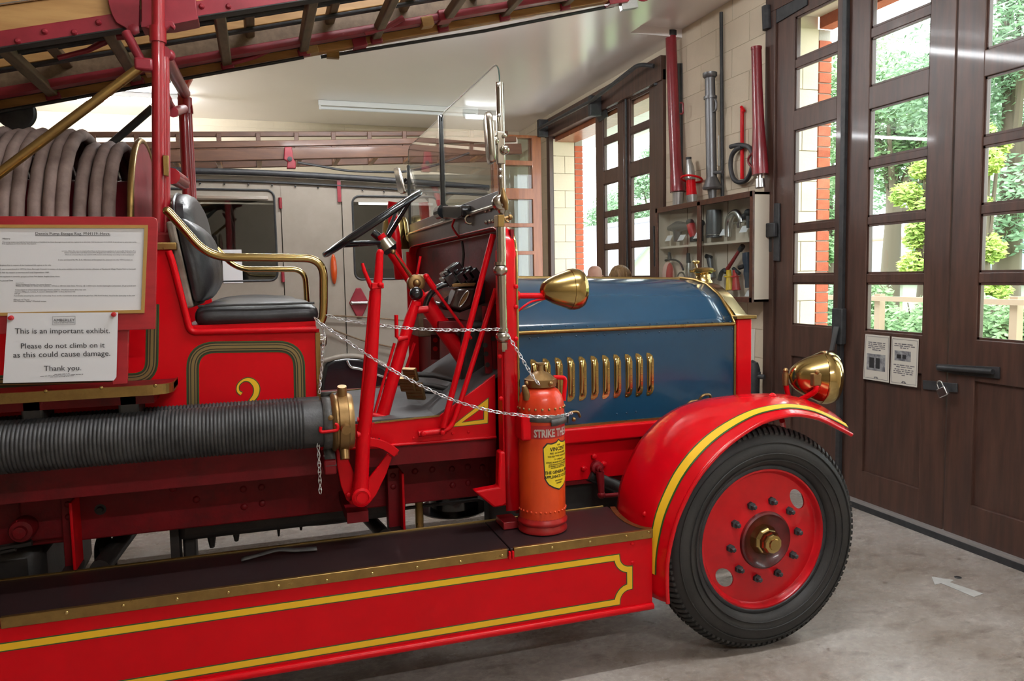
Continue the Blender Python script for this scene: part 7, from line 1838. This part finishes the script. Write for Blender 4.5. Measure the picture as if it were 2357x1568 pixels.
# ---- visitors beyond the bonnet
def person(label, head_px, y, zt, hair, top, bald, turn=0.0):
    h = at(head_px[0], head_px[1], y=y); x = h.x; zt = h.z
    root = thing('person', label, 'person', (x, y, 0), 'visitors in the far doorway')
    k = zt/1.72
    me = bpy.data.meshes.new('body')
    vs = [(0, 0, 0.95), (0, 0, 1.15), (0, 0, 1.38), (0, 0, 1.46), (0, 0.0, 1.52), (0.19, 0, 1.40), (0.25, 0.02, 1.14), (0.24, -0.06, 0.90), (0.235, -0.08, 0.82), (-0.19, 0, 1.40), (-0.25, 0.02, 1.14), (-0.24, -0.06, 0.90), (-0.235, -0.08, 0.82),
          (0.09, 0, 0.88), (0.10, 0.0, 0.48), (0.10, 0.02, 0.09), (0.10, -0.12, 0.04), (-0.09, 0, 0.88), (-0.10, 0.0, 0.48), (-0.10, 0.02, 0.09), (-0.10, -0.12, 0.04)]
    ed = [(0, 1), (1, 2), (2, 3), (3, 4), (2, 5), (5, 6), (6, 7), (7, 8), (2, 9), (9, 10), (10, 11), (11, 12), (0, 13), (13, 14), (14, 15), (15, 16), (0, 17), (17, 18), (18, 19), (19, 20)]
    rad = [0.15, 0.145, 0.15, 0.06, 0.055, 0.065, 0.045, 0.035, 0.03, 0.065, 0.045, 0.035, 0.03, 0.095, 0.065, 0.042, 0.035, 0.095, 0.065, 0.042, 0.035]
    me.from_pydata([(a*k, b*k, c*k) for a, b, c in vs], ed, [])
    o = bpy.data.objects.new('body', me); COL.objects.link(o)
    sk_ = o.modifiers.new('skin', 'SKIN'); 
    for i, r_ in enumerate(rad): me.skin_vertices[0].data[i].radius = (r_*k, r_*k*0.78)
    me.skin_vertices[0].data[0].use_root = True
    ss = o.modifiers.new('sub', 'SUBSURF'); ss.levels = 1; ss.render_levels = 2
    me.materials.append(top)
    M = Matrix.Translation((x, y, 0)) @ Matrix.Rotation(turn, 4, 'Z')
    _place(o, root, M)
    hd = MB(); prof = [(1e-6, -0.120), (0.030, -0.118), (0.052, -0.100), (0.064, -0.070), (0.073, -0.02), (0.078, 0.03), (0.074, 0.07), (0.058, 0.10), (0.033, 0.117), (1e-6, 0.121)]
    S_ = Matrix.Diagonal((1.0, 1.22, 1.0))
    hc = V((0, 0, zt-0.121*k*1.03))
    hd.lathe(prof, (0, 0, 0), 'Z', 24, S_)
    for v in hd.v: v *= k*1.03
    hd.tube([V((0, 0.005, -0.07)), V((0, 0.01, -0.17))], 0.05, 12)          # neck
    hd.ball((0, -0.095, -0.022), 0.016, 10, 8, (0.8, 1.1, 1.5))              # nose
    for s in (-1, 1): hd.ball((s*0.078, 0.01, -0.01), 0.024, 10, 8, (0.4, 0.8, 1.3))
    head = hd.build('head', SKIN, root, M=M @ Matrix.Translation(hc))
    fc = MB()
    for s in (-1, 1): fc.ball((s*0.03, -0.083, 0.008), 0.010, 8, 6)
    fc.build('eyes', INK, head, M=M @ Matrix.Translation(hc))
    MB().tube([V((-0.022, -0.083, -0.062)), V((0, -0.090, -0.064)), V((0.022, -0.083, -0.062))], 0.005, 6).build('mouth', mat('lip', (0.40, 0.14, 0.12), 0.5) if 'lip' not in bpy.data.materials else bpy.data.materials['lip'], head, M=M @ Matrix.Translation(hc))
    hr = MB()
    if not bald:
        for i, (rr, zz) in enumerate(((0.0, 0.0),)): hr.ball((0, 0.012, 0.03), 0.098, 22, 14, (0.98, 1.12, 0.98))
        rg = random.Random(3)
        for kk in range(90):
            a = rg.uniform(0, 2*PI); e = rg.uniform(0.1, 1.3)
            d = V((math.cos(a)*math.cos(e)*0.96, math.sin(a)*math.cos(e)*1.1, math.sin(e)*0.96))*0.1+V((0, 0.012, 0.03))
            hr.tube([d, d*1.02+V((math.cos(a)*0.01, math.sin(a)*0.01, -0.03)), d*0.99+V((math.cos(a)*0.012, math.sin(a)*0.012, -0.075))], [0.006, 0.006, 0.002], 5)
        hr.build('hair', hair, head, M=M @ Matrix.Translation(hc-V((0, 0, 0.005))))
    else:
        hr.torus((0, 0.02, -0.03), 0.078, 0.012, (0, 0.25, 1), 24, 6)
        hr.build('short_hair', hair, head, M=M @ Matrix.Translation(hc))
    return root
GREYH = mat('grey_hair', (0.16, 0.12, 0.10), 0.7)
person('bald person, only the head showing above the bonnet beside the brass lamp', (1369, 612), 7.15, 1.6, GREYH, CLOTH_B, True, PI*0.9)
person('fair-haired person whose head shows above the bonnet, right of the bald one', (1428, 611), 6.55, 1.6, HAIR, CLOTH_G, False, PI*0.75)

# ================================================================== outside
yd = MB().box(3.97, 60, -30, 60, -0.25, -0.06)
struct(yd.build('ground', TARMAC, smooth=False))
gr = MB(); n = 22
vs = []; 
rg = random.Random(11)
for i in range(n+1):
    for j in range(n+1):
        x = 7.2+i*1.6; y = -14+j*2.6
        z = -0.05+max(0, (x-8.0))*0.10+rg.uniform(-0.05, 0.05)
        vs.append(V((x, y, z)))
gr.add(vs, [(i*(n+1)+j, (i+1)*(n+1)+j, (i+1)*(n+1)+j+1, i*(n+1)+j+1) for i in range(n) for j in range(n)])
o = gr.build('grass_bank', GRASS); o['kind'] = 'structure'

def leaf_cloud(nm, m, parent, blobs, n, size, seed):
    """leaves as small folded quads scattered in ellipsoid shells"""
    rg = random.Random(seed); vs = []; fs = []
    tot = sum(b[3] for b in blobs)
    for (c, r, zr, wgt) in blobs:
        for _ in range(int(n*wgt/tot)):
            d = V((rg.gauss(0, 1), rg.gauss(0, 1), rg.gauss(0, 1))).normalized()*(rg.random()**0.35)
            p = V(c)+V((d.x*r, d.y*r, d.z*zr))
            u = V((rg.gauss(0, 1), rg.gauss(0, 1), rg.gauss(0, 0.6))).normalized(); w = u.orthogonal().normalized()
            s = size*rg.uniform(0.6, 1.35); k = len(vs)
            vs += [p-u*s, p+w*s*0.45, p+u*s, p-w*s*0.45]
            fs.append((k, k+1, k+2, k+3))
    mb = MB(); mb.v = vs; mb.f = fs
    me = bpy.data.meshes.new(nm); me.from_pydata([tuple(p) for p in vs], [], fs); me.materials.append(m)
    o = bpy.data.objects.new(nm, me); COL.objects.link(o); _place(o, parent); o['kind'] = 'stuff'
    return o
def tree(label, x, y, h, r, m, n=5200, size=0.10, seed=1, nm='tree', lean=0):
    t = thing(nm, label, 'tree', (x, y, -0.05+max(0, x-8)*0.10), 'trees and bushes outside the doors')
    z0 = -0.05+max(0, x-8)*0.10
    rg = random.Random(seed); blobs = []
    for k in range(9):
        a = rg.uniform(0, 2*PI); q = rg.uniform(0.1, 0.75)
        zz = z0+h*rg.uniform(0.28, 0.92); w = r*rg.uniform(0.35, 0.62)*(1.15-0.5*abs((zz-z0)/h-0.5))
        blobs.append((V((x+r*q*math.cos(a), y+r*q*math.sin(a), zz)), w, w*0.85, w*w))
    leaf_cloud('foliage', m, t, blobs, n, size, seed)
    tr = MB(); tr.tube([V((x, y, z0-0.2)), V((x+0.1, y, z0+h*0.35)), V((x+lean, y+0.1, z0+h*0.75))], [0.16*h/5, 0.11*h/5, 0.04], 8)
    for b in blobs[:6]: tr.tube([V((x+0.1, y, z0+h*0.35)), b[0]], [0.06*h/5, 0.02], 6)
    tr.build('trunk', BARK, t)
    return t
tree('tall pale tree reaching above the middle column of door panes', 12.3, 12.5, 6.8, 1.55, LEAF_A, 17000, 0.062, 2)
tree('broad dark green tree filling the rightmost door panes', 11.4, 9.2, 7.6, 1.6, LEAF_C, 17000, 0.062, 3)
tree('yellow-green young tree showing low in the middle door panes', 10.0, 9.55, 3.4, 0.42, LEAF_B, 5200, 0.045, 4)
tree('yellow-green bushy tree low in the rightmost door panes', 9.7, 8.2, 3.6, 0.40, LEAF_B, 5200, 0.045, 5)
tree('grey-green tree behind the slate roof in the middle panes', 21.0, 20.4, 7.0, 2.2, LEAF_C, 12000, 0.085, 6)
tree('grey-green tree behind the blue roof in the right panes', 20.6, 15.8, 7.2, 2.0, LEAF_C, 11000, 0.085, 16)
tree('tree seen through the first leaf beyond the orange brick jamb', 13.4, 15.6, 4.8, 1.0, LEAF_A, 8000, 0.065, 7)
tree('pale tree framed in the open far doorway', 13.0, 32.4, 5.0, 1.6, LEAF_A, 8000, 0.09, 8)
tree('grey-green tree behind the left leaf of the far doors', 13.0, 27.6, 4.8, 1.6, LEAF_C, 8000, 0.09, 9)
tree('dark tree seen in the right leaf of the far doors', 16.6, 30.4, 6.8, 1.5, LEAF_C, 8000, 0.09, 10)
def bush(label, x, y, r, h, m, n, seed): 
    z0 = -0.05+max(0, x-8)*0.10
    t = thing('bush', label, 'bush', (x, y, z0), 'trees and bushes outside the doors')
    rg = random.Random(seed)
    leaf_cloud('foliage', m, t, [(V((x+rg.uniform(-r, r)*0.6, y+rg.uniform(-r, r)*0.8, z0+h*rg.uniform(0.2, 0.65))), r*0.5, h*0.4, 1) for _ in range(6)], n, 0.05, seed)
    st_ = MB()
    for k in range(5): st_.tube([V((x, y, z0-0.1)), V((x+rg.uniform(-r, r)*0.5, y+rg.uniform(-r, r)*0.5, z0+h*0.7))], [0.02, 0.008], 5)
    st_.build('stems', BARK, t)
for i, (x, y, r, h, m, lb) in enumerate(((8.9, 9.35, 0.62, 1.35, LEAF_A, 'leafy bush beside the brick jamb in the first leaf'), (8.7, 8.2, 0.6, 1.45, LEAF_A, 'leafy bush left in the middle pane column'), (8.7, 7.1, 0.6, 1.2, LEAF_A, 'leafy bush behind the fence in the right panes'), (8.6, 6.0, 0.6, 1.25, LEAF_A, 'leafy bush at the far right of the right panes'), (9.6, 10.7, 0.6, 1.3, LEAF_C, 'dark bush behind the leafy bush in the first leaf'), (7.95, 7.62, 0.42, 0.7, LEAF_B, 'low yellow-green undergrowth below the bushes in the middle panes'), (7.95, 6.45, 0.42, 0.7, LEAF_B, 'low yellow-green undergrowth by the fence in the right panes'))):
    bush(lb, x, y, r*0.8, h, m, 4200, 30+i)
# buildings: slate roof with red ridge, blue-grey sheet roof, low house by the far doorway
def gable(nm, label, x0, x1, y0, y1, eave, ridge, along, m_roof, ridge_m, wall_m):
    t = thing(nm, label, 'building', ((x0+x1)/2, (y0+y1)/2, 0))
    MB().box(x0, x1, y0, y1, -0.1, eave).build('wall', wall_m, t, smooth=False)
    if along == 'Y':
        xm = (x0+x1)/2; e = 0.25
        for s, xe in ((-1, x0-e), (1, x1+e)):
            o_ = MB().add([V((xm, y0-e, ridge)), V((xm, y1+e, ridge)), V((xe, y1+e, eave-0.1)), V((xe, y0-e, eave-0.1))], [(0, 1, 2, 3)]).build('roof_slope', m_roof, t, smooth=False)
            o_.modifiers.new('solid', 'SOLIDIFY').thickness = 0.06
        MB().tube([V((xm, y0-e, ridge+0.02)), V((xm, y1+e, ridge+0.02))], 0.09, 8).build('ridge', ridge_m, t)
        MB().prism([V((x0, y0, eave)), V((x1, y0, eave)), V((xm, y0, ridge-0.05))], (0, 0.1, 0)).prism([V((x0, y1-0.1, eave)), V((x1, y1-0.1, eave)), V((xm, y1-0.1, ridge-0.05))], (0, 0.1, 0)).build('gable_end', wall_m, t, smooth=False)
    return t
PALEW = mat('pale_render', (0.55, 0.52, 0.50), 0.8)
gable('slate_roofed_shed', 'low building with pale slate roof and red ridge behind the bushes', 15.4, 17.8, 10.0, 21.0, 1.25, 2.30, 'Y', SLATE, RIDGE, PALEW)
gable('sheet_roofed_shed', 'low shed with blue-grey sheet roof seen in the right panes', 13.6, 14.7, 8.6, 13.4, 1.35, 1.95, 'Y', SLATE_B, SLATE_B, PALEW)
gable('slate_roofed_house', 'house with a wide pale slate roof seen through the far doorway', 8.8, 12.0, 18.2, 24.6, 1.2, 3.0, 'Y', SLATE, SLATE, PALEW)
# post and rail fence
fn = thing('post_rail_fence', 'weathered timber post and rail fence in front of the bushes', 'fence', (7.6, 6, 0))
MB().box(7.58, 7.64, 1.0, 12.5, 1.10, 1.16).build('rail', FENCEW, fn)
MB().box(7.58, 7.64, 1.0, 12.5, 0.60, 0.68).build('rail', FENCEW, fn)
for k in range(6): MB().box(7.64, 7.73, 2.2+k*1.9, 2.29+k*1.9, -0.05, 1.19).build('post', FENCEW, fn)
